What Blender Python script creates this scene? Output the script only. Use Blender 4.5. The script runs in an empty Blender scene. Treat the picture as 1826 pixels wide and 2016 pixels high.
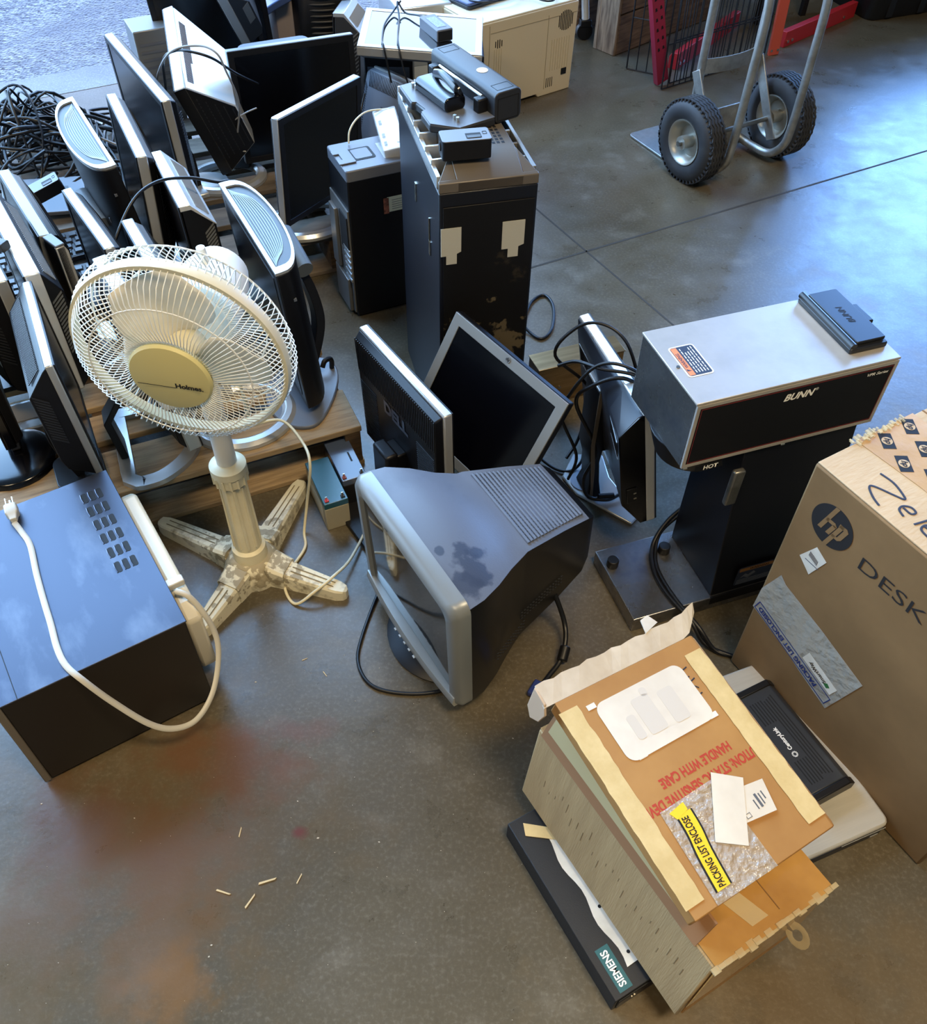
import bpy, bmesh, math, random
from mathutils import Matrix, Vector, Euler
random.seed(7)
S = bpy.context.scene
COL = S.collection
PI = math.pi
R_ = math.radians

# ------------------------------------------------------------------ camera
CAM_H = 1.50275
PITCH, ROLL, FPX = 48.4859, 1.1716, 1774.22
cd = bpy.data.cameras.new('camera')
cam = bpy.data.objects.new('camera', cd)
COL.objects.link(cam)
cd.sensor_fit = 'HORIZONTAL'
cd.sensor_width = 36.0
cd.lens = 36.0 * FPX / 1826.0
cd.clip_start = 0.05
cd.clip_end = 200
_p, _r = R_(PITCH), R_(ROLL)
_x = Vector((1, 0, 0)); _u = Vector((0, math.sin(_p), math.cos(_p))); _f = Vector((0, math.cos(_p), -math.sin(_p)))
_cx = math.cos(_r) * _x + math.sin(_r) * _u
_cu = -math.sin(_r) * _x + math.cos(_r) * _u
cm = Matrix.Identity(4)
for i in range(3):
    cm[i][0] = _cx[i]; cm[i][1] = _cu[i]; cm[i][2] = -_f[i]
cm[2][3] = CAM_H
cam.matrix_world = cm
S.camera = cam

# ------------------------------------------------------------------ view, sky, big lights
S.view_settings.view_transform = 'Standard'
S.view_settings.look = 'None'
S.view_settings.gamma = 1.0
S.view_settings.use_curve_mapping = False
S.view_settings.exposure = 0.0
S.cycles.use_denoising = True
S.cycles.max_bounces = 6
S.cycles.sample_clamp_indirect = 6.0

SKY_STRENGTH = 5.6
DOOR_W = 640.0
SIDE_DOOR_W = 760.0
LAMP_W = 135.0
# the wall with the roll-up doors runs along UU, the outdoors lies along VV
UU = Vector((0.878, 0.479, 0)); VV = Vector((-0.479, 0.878, 0))
def uv(u, v, z=0.0):
    return UU * u + VV * v + Vector((0, 0, z))
world = bpy.data.worlds.new('sky'); S.world = world; world.use_nodes = True
wn = world.node_tree.nodes; wl = world.node_tree.links
wn.clear()
wo = wn.new('ShaderNodeOutputWorld'); wb = wn.new('ShaderNodeBackground')
wt = wn.new('ShaderNodeTexCoord'); ws = wn.new('ShaderNodeSeparateXYZ'); wr = wn.new('ShaderNodeValToRGB')
wl.new(wt.outputs['Generated'], ws.inputs[0]); wl.new(ws.outputs['Z'], wr.inputs[0])
wr.color_ramp.elements[0].position = 0.0; wr.color_ramp.elements[0].color = (0.62, 0.78, 1.0, 1)
wr.color_ramp.elements[1].position = 0.8; wr.color_ramp.elements[1].color = (0.22, 0.42, 0.95, 1)
wl.new(wr.outputs[0], wb.inputs[0]); wb.inputs[1].default_value = SKY_STRENGTH
wl.new(wb.outputs[0], wo.inputs[0])

def area(name, loc, aim, sx, sy, power, color, spread=180):
    ld = bpy.data.lights.new(name, 'AREA'); ld.shape = 'RECTANGLE'; ld.size = sx; ld.size_y = sy
    ld.energy = power; ld.color = color; ld.spread = R_(spread)
    o = bpy.data.objects.new(name, ld); COL.objects.link(o)
    o.location = loc
    o.rotation_euler = (Vector(aim) - Vector(loc)).to_track_quat('-Z', 'Z').to_euler()
    return o
DOOR_COL = (0.36, 0.66, 1.0)
area('daylight_door', uv(-0.9, 3.86, 2.275), uv(-0.9, 0, 2.0), 6.4, 3.65, DOOR_W, DOOR_COL)
area('daylight_side_door', uv(6.7, 3.86, 2.3), uv(6.5, 0, 2.0), 4.2, 3.3, SIDE_DOOR_W, (0.12, 0.38, 1.0))
area('ceiling_lamp_light', (1.0, -0.3, 4.2), (0.9, 0.3, 0), 1.2, 0.5, LAMP_W, (1.0, 0.78, 0.48))
area('ceiling_lamp_light', (-1.8, -1.6, 4.2), (-1.6, -0.6, 0), 1.2, 0.5, LAMP_W * 0.6, (1.0, 0.78, 0.48))

# ------------------------------------------------------------------ materials
def srgb(r, g, b):
    f = lambda c: (c / 255 / 12.92) if c / 255 <= 0.04045 else ((c / 255 + 0.055) / 1.055) ** 2.4
    return (f(r), f(g), f(b), 1.0)
MATS = {}
def mat(name, rgb, rough=0.5, metal=0.0, rgb2=None, scale=20.0, lo=0.35, hi=0.65, bump=0.0, bscale=60.0,
        stretch=(1, 1, 1), spec=0.5, rough2=None, alpha=1.0, trans=0.0, coat=0.0, detail=4.0, emit=0.0):
    if name in MATS: return MATS[name]
    m = bpy.data.materials.new(name); m.use_nodes = True
    nt = m.node_tree; N = nt.nodes; L = nt.links
    b = N['Principled BSDF']
    b.inputs['Base Color'].default_value = srgb(*rgb)
    b.inputs['Roughness'].default_value = rough
    b.inputs['Metallic'].default_value = metal
    b.inputs['Specular IOR Level'].default_value = spec
    b.inputs['Alpha'].default_value = alpha
    b.inputs['Transmission Weight'].default_value = trans
    b.inputs['Coat Weight'].default_value = coat
    if rgb2 or bump or rough2 is not None:
        tc = N.new('ShaderNodeTexCoord'); mp = N.new('ShaderNodeMapping')
        mp.inputs['Scale'].default_value = stretch
        L.new(tc.outputs['Object'], mp.inputs[0])
    if rgb2 or rough2 is not None:
        nz = N.new('ShaderNodeTexNoise'); nz.inputs['Scale'].default_value = scale; nz.inputs['Detail'].default_value = detail
        nz.inputs['Roughness'].default_value = 0.6
        L.new(mp.outputs[0], nz.inputs[0])
        rp = N.new('ShaderNodeMapRange'); rp.inputs[1].default_value = lo; rp.inputs[2].default_value = hi
        L.new(nz.outputs[0], rp.inputs[0])
        if rgb2:
            mx = N.new('ShaderNodeMix'); mx.data_type = 'RGBA'
            mx.inputs[6].default_value = srgb(*rgb); mx.inputs[7].default_value = srgb(*rgb2)
            L.new(rp.outputs[0], mx.inputs[0]); L.new(mx.outputs[2], b.inputs['Base Color'])
        if rough2 is not None:
            mr = N.new('ShaderNodeMapRange'); mr.inputs[3].default_value = rough; mr.inputs[4].default_value = rough2
            L.new(rp.outputs[0], mr.inputs[0]); L.new(mr.outputs[0], b.inputs['Roughness'])
    if bump:
        n2 = N.new('ShaderNodeTexNoise'); n2.inputs['Scale'].default_value = bscale; n2.inputs['Detail'].default_value = 3
        L.new(mp.outputs[0], n2.inputs[0])
        bp = N.new('ShaderNodeBump'); bp.inputs['Strength'].default_value = min(bump, 1.0); bp.inputs['Distance'].default_value = 0.002 * max(1.0, bump)
        L.new(n2.outputs[0], bp.inputs['Height']); L.new(bp.outputs[0], b.inputs['Normal'])
    MATS[name] = m
    return m

def stain(m, c, r, rgb, strength=0.8, nscale=8.0, wob=0.7, rough=None):
    # a mark of its own on the surface: an irregular patch round c with radii r
    nt = m.node_tree; N = nt.nodes; L = nt.links; b = N['Principled BSDF']
    tc = N.new('ShaderNodeTexCoord')
    a = N.new('ShaderNodeVectorMath'); a.operation = 'SUBTRACT'; L.new(tc.outputs['Object'], a.inputs[0]); a.inputs[1].default_value = c
    d = N.new('ShaderNodeVectorMath'); d.operation = 'DIVIDE'; L.new(a.outputs[0], d.inputs[0]); d.inputs[1].default_value = r
    ln = N.new('ShaderNodeVectorMath'); ln.operation = 'LENGTH'; L.new(d.outputs[0], ln.inputs[0])
    nz = N.new('ShaderNodeTexNoise'); nz.inputs['Scale'].default_value = nscale; nz.inputs['Detail'].default_value = 5; L.new(tc.outputs['Object'], nz.inputs[0])
    mr = N.new('ShaderNodeMapRange'); mr.inputs[1].default_value = 0.3; mr.inputs[2].default_value = 0.7; mr.inputs[3].default_value = -wob; mr.inputs[4].default_value = wob; L.new(nz.outputs[0], mr.inputs[0])
    ad = N.new('ShaderNodeMath'); ad.operation = 'ADD'; L.new(ln.outputs['Value'], ad.inputs[0]); L.new(mr.outputs[0], ad.inputs[1])
    m2 = N.new('ShaderNodeMapRange'); m2.inputs[1].default_value = 1.1; m2.inputs[2].default_value = 0.8; m2.inputs[3].default_value = 0; m2.inputs[4].default_value = strength; L.new(ad.outputs[0], m2.inputs[0])
    mx = N.new('ShaderNodeMix'); mx.data_type = 'RGBA'; mx.inputs[7].default_value = srgb(*rgb); L.new(m2.outputs[0], mx.inputs[0])
    bc = b.inputs['Base Color']
    if bc.is_linked: L.new(bc.links[0].from_socket, mx.inputs[6])
    else: mx.inputs[6].default_value = bc.default_value
    L.new(mx.outputs[2], bc)
    return m
BLK = mat('black plastic', (15, 15, 18), 0.42, spec=0.35, bump=0.05, bscale=400)
BLKG = mat('gloss black plastic', (6, 6, 9), 0.16)
BLKR = mat('black rubber cable', (14, 14, 16), 0.42)
SCR = mat('dark lcd screen', (5, 5, 8), 0.2, spec=0.35)
SIL = mat('silver plastic', (178, 180, 180), 0.27, metal=0.5, bump=0.03, bscale=600)
SILW = mat('pale silver plastic', (222, 224, 222), 0.26, metal=0.4)
SILD = mat('dark silver plastic', (120, 121, 120), 0.36, metal=0.4)
GREY = mat('grey plastic', (94, 98, 106), 0.42, bump=0.05, bscale=500)
CHAR = mat('charcoal plastic', (34, 36, 41), 0.45, bump=0.06, bscale=500)
SLIT = mat('dark slit', (5, 5, 7), 0.7)
STEEL = mat('galvanised steel', (150, 148, 142), 0.38, metal=0.9, rgb2=(120, 118, 112), scale=30)
ALU = mat('worn aluminium tube', (190, 192, 190), 0.36, metal=0.85, rgb2=(150, 150, 146), scale=18, rough2=0.5)
PINS = mat('bright metal pins', (220, 215, 200), 0.25, metal=1.0)
WHITE = mat('white paper', (226, 222, 210), 0.8, rgb2=(205, 198, 182), scale=14)
INK = mat('black ink', (18, 18, 20), 0.7)
GUMTAPE = mat('paper packing tape', (214, 190, 136), 0.75, rgb2=(200, 174, 118), scale=25, bump=0.2, bscale=140)
BEIGE = mat('beige office plastic', (205, 190, 158), 0.45, bump=0.06, bscale=500)
CREAM = mat('cream plastic', (226, 216, 190), 0.40)
CLEARP = mat('clear plastic film', (225, 225, 222), 0.12, alpha=0.32, bump=0.8, bscale=60)
# ------------------------------------------------------------------ mesh builder
class MB:
    def __init__(s): s.v = []; s.f = []
    def add(s, vs, fs, T=None):
        o = len(s.v)
        s.v += [tuple(T @ Vector(p)) if T else tuple(p) for p in vs]
        s.f += [tuple(i + o for i in f) for f in fs]
        return s
    def box(s, c, d, T=None):
        x, y, z = c; a, b, e = d[0] / 2, d[1] / 2, d[2] / 2
        vs = [(x - a, y - b, z - e), (x + a, y - b, z - e), (x + a, y + b, z - e), (x - a, y + b, z - e),
              (x - a, y - b, z + e), (x + a, y - b, z + e), (x + a, y + b, z + e), (x - a, y + b, z + e)]
        return s.add(vs, [(0, 3, 2, 1), (4, 5, 6, 7), (0, 1, 5, 4), (1, 2, 6, 5), (2, 3, 7, 6), (3, 0, 4, 7)], T)
    def prism(s, poly, a, b, axis='x', T=None):
        # poly: 2D outline, counter-clockwise seen from +axis, extruded from a to b along axis
        n = len(poly)
        def mk(p, t):
            return {'x': (t, p[0], p[1]), 'y': (p[0], t, p[1]), 'z': (p[0], p[1], t)}[axis]
        vs = [mk(p, a) for p in poly] + [mk(p, b) for p in poly]
        fs = [tuple(range(n - 1, -1, -1)), tuple(range(n, 2 * n))]
        fs += [(i, (i + 1) % n, n + (i + 1) % n, n + i) for i in range(n)]
        return s.add(vs, fs, T)
    def frustum(s, c0, d0, c1, d1, T=None):
        # rectangle d0 at c0 to rectangle d1 at c1, both in local xz, along y
        vs = []
        for c, d in ((c0, d0), (c1, d1)):
            x, y, z = c; a, e = d[0] / 2, d[1] / 2
            vs += [(x - a, y, z - e), (x + a, y, z - e), (x + a, y, z + e), (x - a, y, z + e)]
        return s.add(vs, [(0, 1, 2, 3), (7, 6, 5, 4), (1, 0, 4, 5), (2, 1, 5, 6), (3, 2, 6, 7), (0, 3, 7, 4)], T)
    def quad(s, p, T=None): return s.add(p, [tuple(range(len(p)))], T)
    def ring(s, w, h, b, y0, y1, z0=0.0, T=None):
        # rectangular picture frame in xz, thickness y0..y1
        o = [(-w / 2, z0), (w / 2, z0), (w / 2, z0 + h), (-w / 2, z0 + h)]
        i = [(-w / 2 + b, z0 + b), (w / 2 - b, z0 + b), (w / 2 - b, z0 + h - b), (-w / 2 + b, z0 + h - b)]
        vs = [(p[0], y0, p[1]) for p in o + i] + [(p[0], y1, p[1]) for p in o + i]
        fs = []
        for k in range(4):
            j = (k + 1) % 4
            fs += [(k, j, 4 + j, 4 + k), (8 + j, 8 + k, 12 + k, 12 + j), (j, k, 8 + k, 8 + j), (4 + k, 4 + j, 12 + j, 12 + k)]
        return s.add(vs, fs, T)
    def cyl(s, p0, p1, r0, r1=None, n=20, T=None, caps=True):
        r1 = r0 if r1 is None else r1
        p0 = Vector(p0); p1 = Vector(p1); d = (p1 - p0).normalized()
        a = d.orthogonal().normalized(); b = d.cross(a)
        vs = []
        for p, r in ((p0, r0), (p1, r1)):
            vs += [tuple(p + r * (math.cos(2 * PI * k / n) * a + math.sin(2 * PI * k / n) * b)) for k in range(n)]
        fs = [(k, (k + 1) % n, n + (k + 1) % n, n + k) for k in range(n)]
        if caps: fs += [tuple(range(n - 1, -1, -1)), tuple(range(n, 2 * n))]
        return s.add(vs, fs, T)
    def lathe(s, prof, n=32, T=None, caps=True):
        vs = []; fs = []
        for r, z in prof:
            vs += [(r * math.cos(2 * PI * k / n), r * math.sin(2 * PI * k / n), z) for k in range(n)]
        m = len(prof)
        for i in range(m - 1):
            fs += [(i * n + k, i * n + (k + 1) % n, (i + 1) * n + (k + 1) % n, (i + 1) * n + k) for k in range(n)]
        if caps: fs += [tuple(range(n - 1, -1, -1)), tuple((m - 1) * n + k for k in range(n))]
        return s.add(vs, fs, T)
    def tube(s, pts, r, n=8, closed=False, T=None, flat=1.0, up=None):
        P = [Vector(p) for p in pts]; m = len(P)
        tang = []
        for i in range(m):
            if closed: t = P[(i + 1) % m] - P[i - 1]
            else: t = P[min(i + 1, m - 1)] - P[max(i - 1, 0)]
            tang.append(t.normalized() if t.length > 1e-9 else Vector((0, 0, 1)))
        a = Vector(up) if up else tang[0].orthogonal()
        vs = []; fs = []
        for i in range(m):
            t = tang[i]
            a = (a - t * a.dot(t))
            a = a.normalized() if a.length > 1e-6 else t.orthogonal().normalized()
            b = t.cross(a)
            rr = r[i] if isinstance(r, (list, tuple)) else r
            vs += [tuple(P[i] + rr * (math.cos(2 * PI * k / n) * a * flat + math.sin(2 * PI * k / n) * b)) for k in range(n)]
        for i in range(m if closed else m - 1):
            j = (i + 1) % m
            fs += [(i * n + k, i * n + (k + 1) % n, j * n + (k + 1) % n, j * n + k) for k in range(n)]
        if not closed: fs += [tuple(range(n - 1, -1, -1)), tuple((m - 1) * n + k for k in range(n))]
        return s.add(vs, fs, T)
    def sweep(s, pts, prof, up=(0, 0, 1), closed=False, T=None):
        # prof: list of (side, up) outline, constant up vector
        P = [Vector(p) for p in pts]; m = len(P); n = len(prof); U = Vector(up)
        vs = []; fs = []
        for i in range(m):
            if closed: t = P[(i + 1) % m] - P[i - 1]
            else: t = P[min(i + 1, m - 1)] - P[max(i - 1, 0)]
            sd = t.cross(U).normalized()
            pr = prof(i / max(1, m - 1)) if callable(prof) else prof
            n = len(pr)
            vs += [tuple(P[i] + sd * q[0] + U * q[1]) for q in pr]
        for i in range(m if closed else m - 1):
            j = (i + 1) % m
            fs += [(i * n + k, i * n + (k + 1) % n, j * n + (k + 1) % n, j * n + k) for k in range(n)]
        if not closed: fs += [tuple(range(n - 1, -1, -1)), tuple((m - 1) * n + k for k in range(n))]
        return s.add(vs, fs, T)
    def loft(s, secs, T=None, caps=True):
        n = len(secs[0]); vs = [p for q in secs for p in q]; fs = []
        for i in range(len(secs) - 1):
            fs += [(i * n + k, i * n + (k + 1) % n, (i + 1) * n + (k + 1) % n, (i + 1) * n + k) for k in range(n)]
        if caps: fs += [tuple(range(n - 1, -1, -1)), tuple((len(secs) - 1) * n + k for k in range(n))]
        return s.add(vs, fs, T)
    def ball(s, c, r, n=16, m=10, T=None):
        r = (r, r, r) if not isinstance(r, tuple) else r
        vs = []
        for i in range(1, m):
            th = PI * i / m
            vs += [(c[0] + r[0] * math.sin(th) * math.cos(2 * PI * k / n), c[1] + r[1] * math.sin(th) * math.sin(2 * PI * k / n), c[2] + r[2] * math.cos(th)) for k in range(n)]
        vs += [(c[0], c[1], c[2] + r[2]), (c[0], c[1], c[2] - r[2])]
        t = (m - 1) * n; fs = []
        for i in range(m - 2):
            fs += [(i * n + k, (i + 1) * n + k, (i + 1) * n + (k + 1) % n, i * n + (k + 1) % n) for k in range(n)]
        fs += [(t, k, (k + 1) % n) for k in range(n)] + [(t + 1, (m - 2) * n + (k + 1) % n, (m - 2) * n + k) for k in range(n)]
        return s.add(vs, fs, T)
    def mesh(s, name, m, smooth=None):
        me = bpy.data.meshes.new(name); me.from_pydata(s.v, [], s.f)
        bm = bmesh.new(); bm.from_mesh(me); bmesh.ops.recalc_face_normals(bm, faces=bm.faces); bm.to_mesh(me); bm.free()
        if m: me.materials.append(m)
        if smooth is not None:
            for p in me.polygons: p.use_smooth = True
            me.set_sharp_from_angle(angle=R_(smooth))
        me.update()
        return me
    def build(s, name, m, parent=None, bevel=0.0, smooth=35, world=False, seg=2):
        o = bpy.data.objects.new(name, s.mesh(name, m, smooth)); COL.objects.link(o)
        if parent:
            o.parent = parent
            if world: o.matrix_parent_inverse = WM[root_of(parent)].inverted()
        if bevel:
            md = o.modifiers.new('bevel', 'BEVEL'); md.width = bevel; md.segments = seg; md.limit_method = 'ANGLE'; md.angle_limit = R_(40)
        return o
WM = {}
def root_of(o):
    while o.parent: o = o.parent
    return o.name
def tag(o, label, cat, group=None, kind=None):
    if label: o['label'] = label
    if cat: o['category'] = cat
    if group: o['group'] = group
    if kind: o['kind'] = kind
    return o
def pose(x, y, z, yaw=0, tilt=0, roll=0):
    return Matrix.Translation((x, y, z)) @ Matrix.Rotation(R_(yaw), 4, 'Z') @ Matrix.Rotation(R_(tilt), 4, 'X') @ Matrix.Rotation(R_(roll), 4, 'Y')
def thing(name, M, label, cat, group=None):
    o = bpy.data.objects.new(name, None); o.empty_display_size = 0.05; COL.objects.link(o)
    o.matrix_world = M; WM[o.name] = M.copy()
    return tag(o, label, cat, group)
def struct(o):
    o['kind'] = 'structure'; return o
def spline(pts, k=8, closed=False):
    P = [Vector(p) for p in pts]; out = []; n = len(P)
    rng = range(n if closed else n - 1)
    for i in rng:
        if closed: a, b, c, d = P[i - 1], P[i], P[(i + 1) % n], P[(i + 2) % n]
        else: a, b, c, d = P[max(i - 1, 0)], P[i], P[i + 1], P[min(i + 2, n - 1)]
        for j in range(k):
            t = j / k
            out.append(0.5 * ((2 * b) + (c - a) * t + (2 * a - 5 * b + 4 * c - d) * t * t + (3 * b - a - 3 * c + d) * t ** 3))
    if not closed: out.append(P[-1])
    return out
def frame(o, right, up):
    r = Vector(right).normalized(); u = Vector(up); u = (u - r * u.dot(r)).normalized(); n = r.cross(u)
    M = Matrix.Identity(4)
    for i in range(3):
        M[i][0] = r[i]; M[i][1] = u[i]; M[i][2] = n[i]; M[i][3] = o[i]
    return M
def lettering(txt, size, T, m, parent, name='lettering', bold=0.0, shear=0.0, width=None, align='CENTER', depth=0.0002, label=None):
    cu = bpy.data.curves.new('t', 'FONT'); cu.body = txt; cu.size = 1.0; cu.align_x = align; cu.align_y = 'CENTER'
    cu.offset = bold; cu.shear = shear; cu.extrude = 0.0; cu.resolution_u = 3
    o = bpy.data.objects.new('t', cu); COL.objects.link(o)
    dg = bpy.context.evaluated_depsgraph_get(); dg.update()
    me = bpy.data.meshes.new_from_object(o.evaluated_get(dg))
    bpy.data.objects.remove(o); bpy.data.curves.remove(cu)
    xs = [v.co.x for v in me.vertices]; w = max(xs) - min(xs)
    sx = size if width is None else width / w
    me.transform(Matrix.Diagonal((sx, size, 1, 1)))
    me.transform(Matrix.Translation((0, 0, depth)))
    me.transform(T)
    me.materials.clear(); me.materials.append(m); me.name = name
    ob = bpy.data.objects.new(name, me); COL.objects.link(ob)
    if parent: ob.parent = parent
    if label: ob['label'] = label
    return ob
def patch(pts, T, m, parent, name, lift=0.0005, thick=0.0004, label=None, bevel=0):
    # a thin sheet with the given 2D outline in frame T
    b = MB().prism(pts, lift, lift + thick, 'z', T)
    o = b.build(name, m, parent, smooth=None)
    if label: o['label'] = label
    return o
def rrect(x0, y0, x1, y1, r, n=4):
    out = []
    for cx, cy, a0 in ((x1 - r, y1 - r, 0), (x0 + r, y1 - r, 90), (x0 + r, y0 + r, 180), (x1 - r, y0 + r, 270)):
        out += [(cx + r * math.cos(R_(a0 + 90 * k / n)), cy + r * math.sin(R_(a0 + 90 * k / n))) for k in range(n + 1)]
    return out
def cable(name, pts, r, m, label, cat, group=None, k=8, parent=None, flat=1.0, n=8, up=None):
    o = MB().tube(spline(pts, k), r, n, flat=flat, up=up).build(name, m, parent, smooth=60, world=bool(parent))
    if not parent: tag(o, label, cat, group)
    return o
# ------------------------------------------------------------------ the setting
def concrete(name, base, alt, stains=(), rough=(0.24, 0.42), grain=0.25, speck=None):
    m = bpy.data.materials.new(name); m.use_nodes = True
    nt = m.node_tree; N = nt.nodes; L = nt.links; b = N['Principled BSDF']
    tc = N.new('ShaderNodeTexCoord')
    def noise(sc, det=6, rough=0.62):
        n = N.new('ShaderNodeTexNoise'); n.inputs['Scale'].default_value = sc; n.inputs['Detail'].default_value = det
        n.inputs['Roughness'].default_value = rough; L.new(tc.outputs['Object'], n.inputs[0]); return n.outputs[0]
    def rng(src, a, c, lo=0.0, hi=1.0):
        r = N.new('ShaderNodeMapRange'); r.inputs[1].default_value = a; r.inputs[2].default_value = c
        r.inputs[3].default_value = lo; r.inputs[4].default_value = hi; L.new(src, r.inputs[0]); return r.outputs[0]
    def mix(fac, a, c):
        x = N.new('ShaderNodeMix'); x.data_type = 'RGBA'
        if isinstance(fac, float): x.inputs[0].default_value = fac
        else: L.new(fac, x.inputs[0])
        for i, q in ((6, a), (7, c)):
            if isinstance(q, tuple): x.inputs[i].default_value = q
            else: L.new(q, x.inputs[i])
        return x.outputs[2]
    def math_(op, a, c):
        x = N.new('ShaderNodeMath'); x.operation = op
        for i, q in ((0, a), (1, c)):
            if isinstance(q, (int, float)): x.inputs[i].default_value = q
            else: L.new(q, x.inputs[i])
        return x.outputs[0]
    big = noise(2.2); mid = noise(9.0); fine = noise(140.0, 3)
    col = mix(rng(big, 0.32, 0.68), srgb(*base), srgb(*alt))
    col = mix(rng(mid, 0.55, 0.80, 0, 0.35), col, srgb(*[min(255, c + 46) for c in base]))
    col = mix(rng(mid, 0.44, 0.22, 0, 0.5), col, srgb(*[int(c * 0.66) for c in base]))
    col = mix(rng(fine, 0.5, 0.8, 0, grain), col, srgb(*[min(255, c + 60) for c in base]))
    col = mix(rng(fine, 0.45, 0.2, 0, grain), col, srgb(*[int(c * 0.5) for c in base]))
    for (x, y, rx, ry, rgb, strength) in stains:
        sb = N.new('ShaderNodeVectorMath'); sb.operation = 'SUBTRACT'; L.new(tc.outputs['Object'], sb.inputs[0]); sb.inputs[1].default_value = (x, y, 0)
        sc_ = N.new('ShaderNodeVectorMath'); sc_.operation = 'MULTIPLY'; L.new(sb.outputs[0], sc_.inputs[0]); sc_.inputs[1].default_value = (1 / rx, 1 / ry, 0)
        ln = N.new('ShaderNodeVectorMath'); ln.operation = 'LENGTH'; L.new(sc_.outputs[0], ln.inputs[0])
        d = math_('ADD', ln.outputs['Value'], rng(noise(7.5), 0.3, 0.7, -0.75, 0.75))
        col = mix(rng(d, 1.15, 0.35, 0.0, strength), col, srgb(*rgb))
    L.new(col, b.inputs['Base Color'])
    L.new(rng(mid, 0.3, 0.7, rough[0], rough[1]), b.inputs['Roughness'])
    b.inputs['Specular IOR Level'].default_value = 0.5
    bp = N.new('ShaderNodeBump'); bp.inputs['Strength'].default_value = 0.12; bp.inputs['Distance'].default_value = 0.003
    L.new(noise(45.0, 5), bp.inputs['Height']); L.new(bp.outputs[0], b.inputs['Normal'])
    if speck:
        vr = N.new('ShaderNodeTexVoronoi'); vr.inputs['Scale'].default_value = speck; L.new(tc.outputs['Object'], vr.inputs[0])
        sep = N.new('ShaderNodeSeparateColor'); L.new(vr.outputs['Color'], sep.inputs[0])
        c2 = mix(rng(sep.outputs[0], 0.2, 0.95), srgb(70, 74, 82), srgb(196, 198, 200))
        c3 = mix(rng(noise(1.6), 0.45, 0.62), c2, col)
        L.new(mix(0.75, col, c3), b.inputs['Base Color'])
        bp.inputs['Strength'].default_value = 1.0; bp.inputs['Distance'].default_value = 0.012
        L.new(vr.outputs['Distance'], bp.inputs['Height'])
    return m
FLOOR = concrete('polished concrete', (92, 83, 66), (72, 64, 48), stains=[
    (-0.52, 0.58, 0.30, 0.26, (92, 74, 46), 0.55), (-0.66, 0.40, 0.30, 0.16, (96, 78, 50), 0.45), (0.55, 0.36, 0.35, 0.12, (112, 90, 56), 0.4),
    (-0.40, 0.72, 0.12, 0.09, (100, 62, 36), 0.6), (-0.62, 0.60, 0.12, 0.10, (88, 54, 42), 0.5), (-0.50, 0.56, 0.13, 0.10, (98, 70, 40), 0.55),
    (-0.46, 0.44, 0.10, 0.14, (100, 72, 42), 0.55), (-0.60, 0.46, 0.12, 0.10, (92, 68, 46), 0.5), (-0.30, 0.79, 0.07, 0.03, (104, 66, 50), 0.45),
    (-0.268, 0.60, 0.014, 0.012, (96, 50, 44), 0.9), (-0.42, 0.36, 0.06, 0.06, (120, 84, 40), 0.5),
    (1.0, 3.6, 0.5, 0.2, (84, 74, 62), 0.45), (0.9, 2.6, 0.3, 0.14, (84, 76, 66), 0.4)])
APRON = concrete('weathered concrete', (148, 148, 146), (124, 124, 122), rough=(0.6, 0.8), grain=0.4)
ASPHALT = concrete('asphalt', (112, 114, 118), (150, 152, 154), rough=(0.45, 0.75), grain=0.5, speck=75.0)
WALLM = mat('painted block wall', (112, 104, 92), 0.85, bump=0.2, bscale=30)
CEILM = mat('steel deck ceiling', (84, 80, 74), 0.8)
JOINT = mat('dark joint', (58, 54, 48), 0.9)  # dark tone of the floor joints

def slab(name, u0, u1, v0, v1, z0, z1, m):
    b = MB(); q = [uv(u0, v0), uv(u1, v0), uv(u1, v1), uv(u0, v1)]
    b.prism([(p.x, p.y) for p in q], z0, z1, 'z')
    return struct(b.build(name, m, smooth=None))
SEAM, EDGE = 3.69, 3.885
slab('floor', -5, 9.5, -4, SEAM - 0.004, -0.15, 0.0, FLOOR)
slab('trim_1', -5, 9.5, SEAM - 0.004, SEAM + 0.004, -0.15, -0.006, JOINT)
slab('trim_2', -5, 9.5, SEAM + 0.004, EDGE, -0.15, -0.001, APRON)
slab('ground', -14, 20, EDGE, 22, -0.2, -0.004, ASPHALT)
slab('ceiling', -5, 9.5, -4, SEAM + 0.25, 4.5, 4.65, CEILM)
slab('wall_left', -5.2, -5, -4.2, SEAM + 0.25, 0, 4.5, WALLM)
slab('wall_right', 9.5, 9.7, -4.2, SEAM + 0.25, 0, 4.5, WALLM)
slab('wall_front', -5, 9.5, -4.2, -4, 0, 4.5, WALLM)
b = MB()
for u0, u1, z0 in ((-5, -4.2, 0), (2.4, 4.6, 0), (8.8, 9.5, 0), (-4.2, 2.4, 4.15), (4.6, 8.8, 3.95)):
    q = [uv(u0, SEAM + 0.02), uv(u1, SEAM + 0.02), uv(u1, SEAM + 0.19), uv(u0, SEAM + 0.19)]
    b.prism([(p.x, p.y) for p in q], z0, 4.5, 'z')
struct(b.build('wall_back', WALLM, smooth=None))
# saw-cut control joints in the slab
b = MB()
def strip(a, c, w=0.0035, z=0.0006):
    a = Vector(a); c = Vector(c); d = (c - a).normalized(); s_ = Vector((-d.y, d.x, 0)) * w
    b.prism([tuple((a - s_)[:2]), tuple((c - s_)[:2]), tuple((c + s_)[:2]), tuple((a + s_)[:2])], -0.01, z, 'z')
J0 = Vector((0.353, 2.385, 0)); JA = Vector((1.244, 0.678, 0)).normalized(); JB = Vector((0.328, -0.551, 0)).normalized()
strip(J0 - JA * 0.65, J0 + JA * 5.5); strip(J0 - JB * 1.2, J0 + JB * 2.2, 0.0028)
struct(b.build('trim_3', JOINT, smooth=None))
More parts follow.
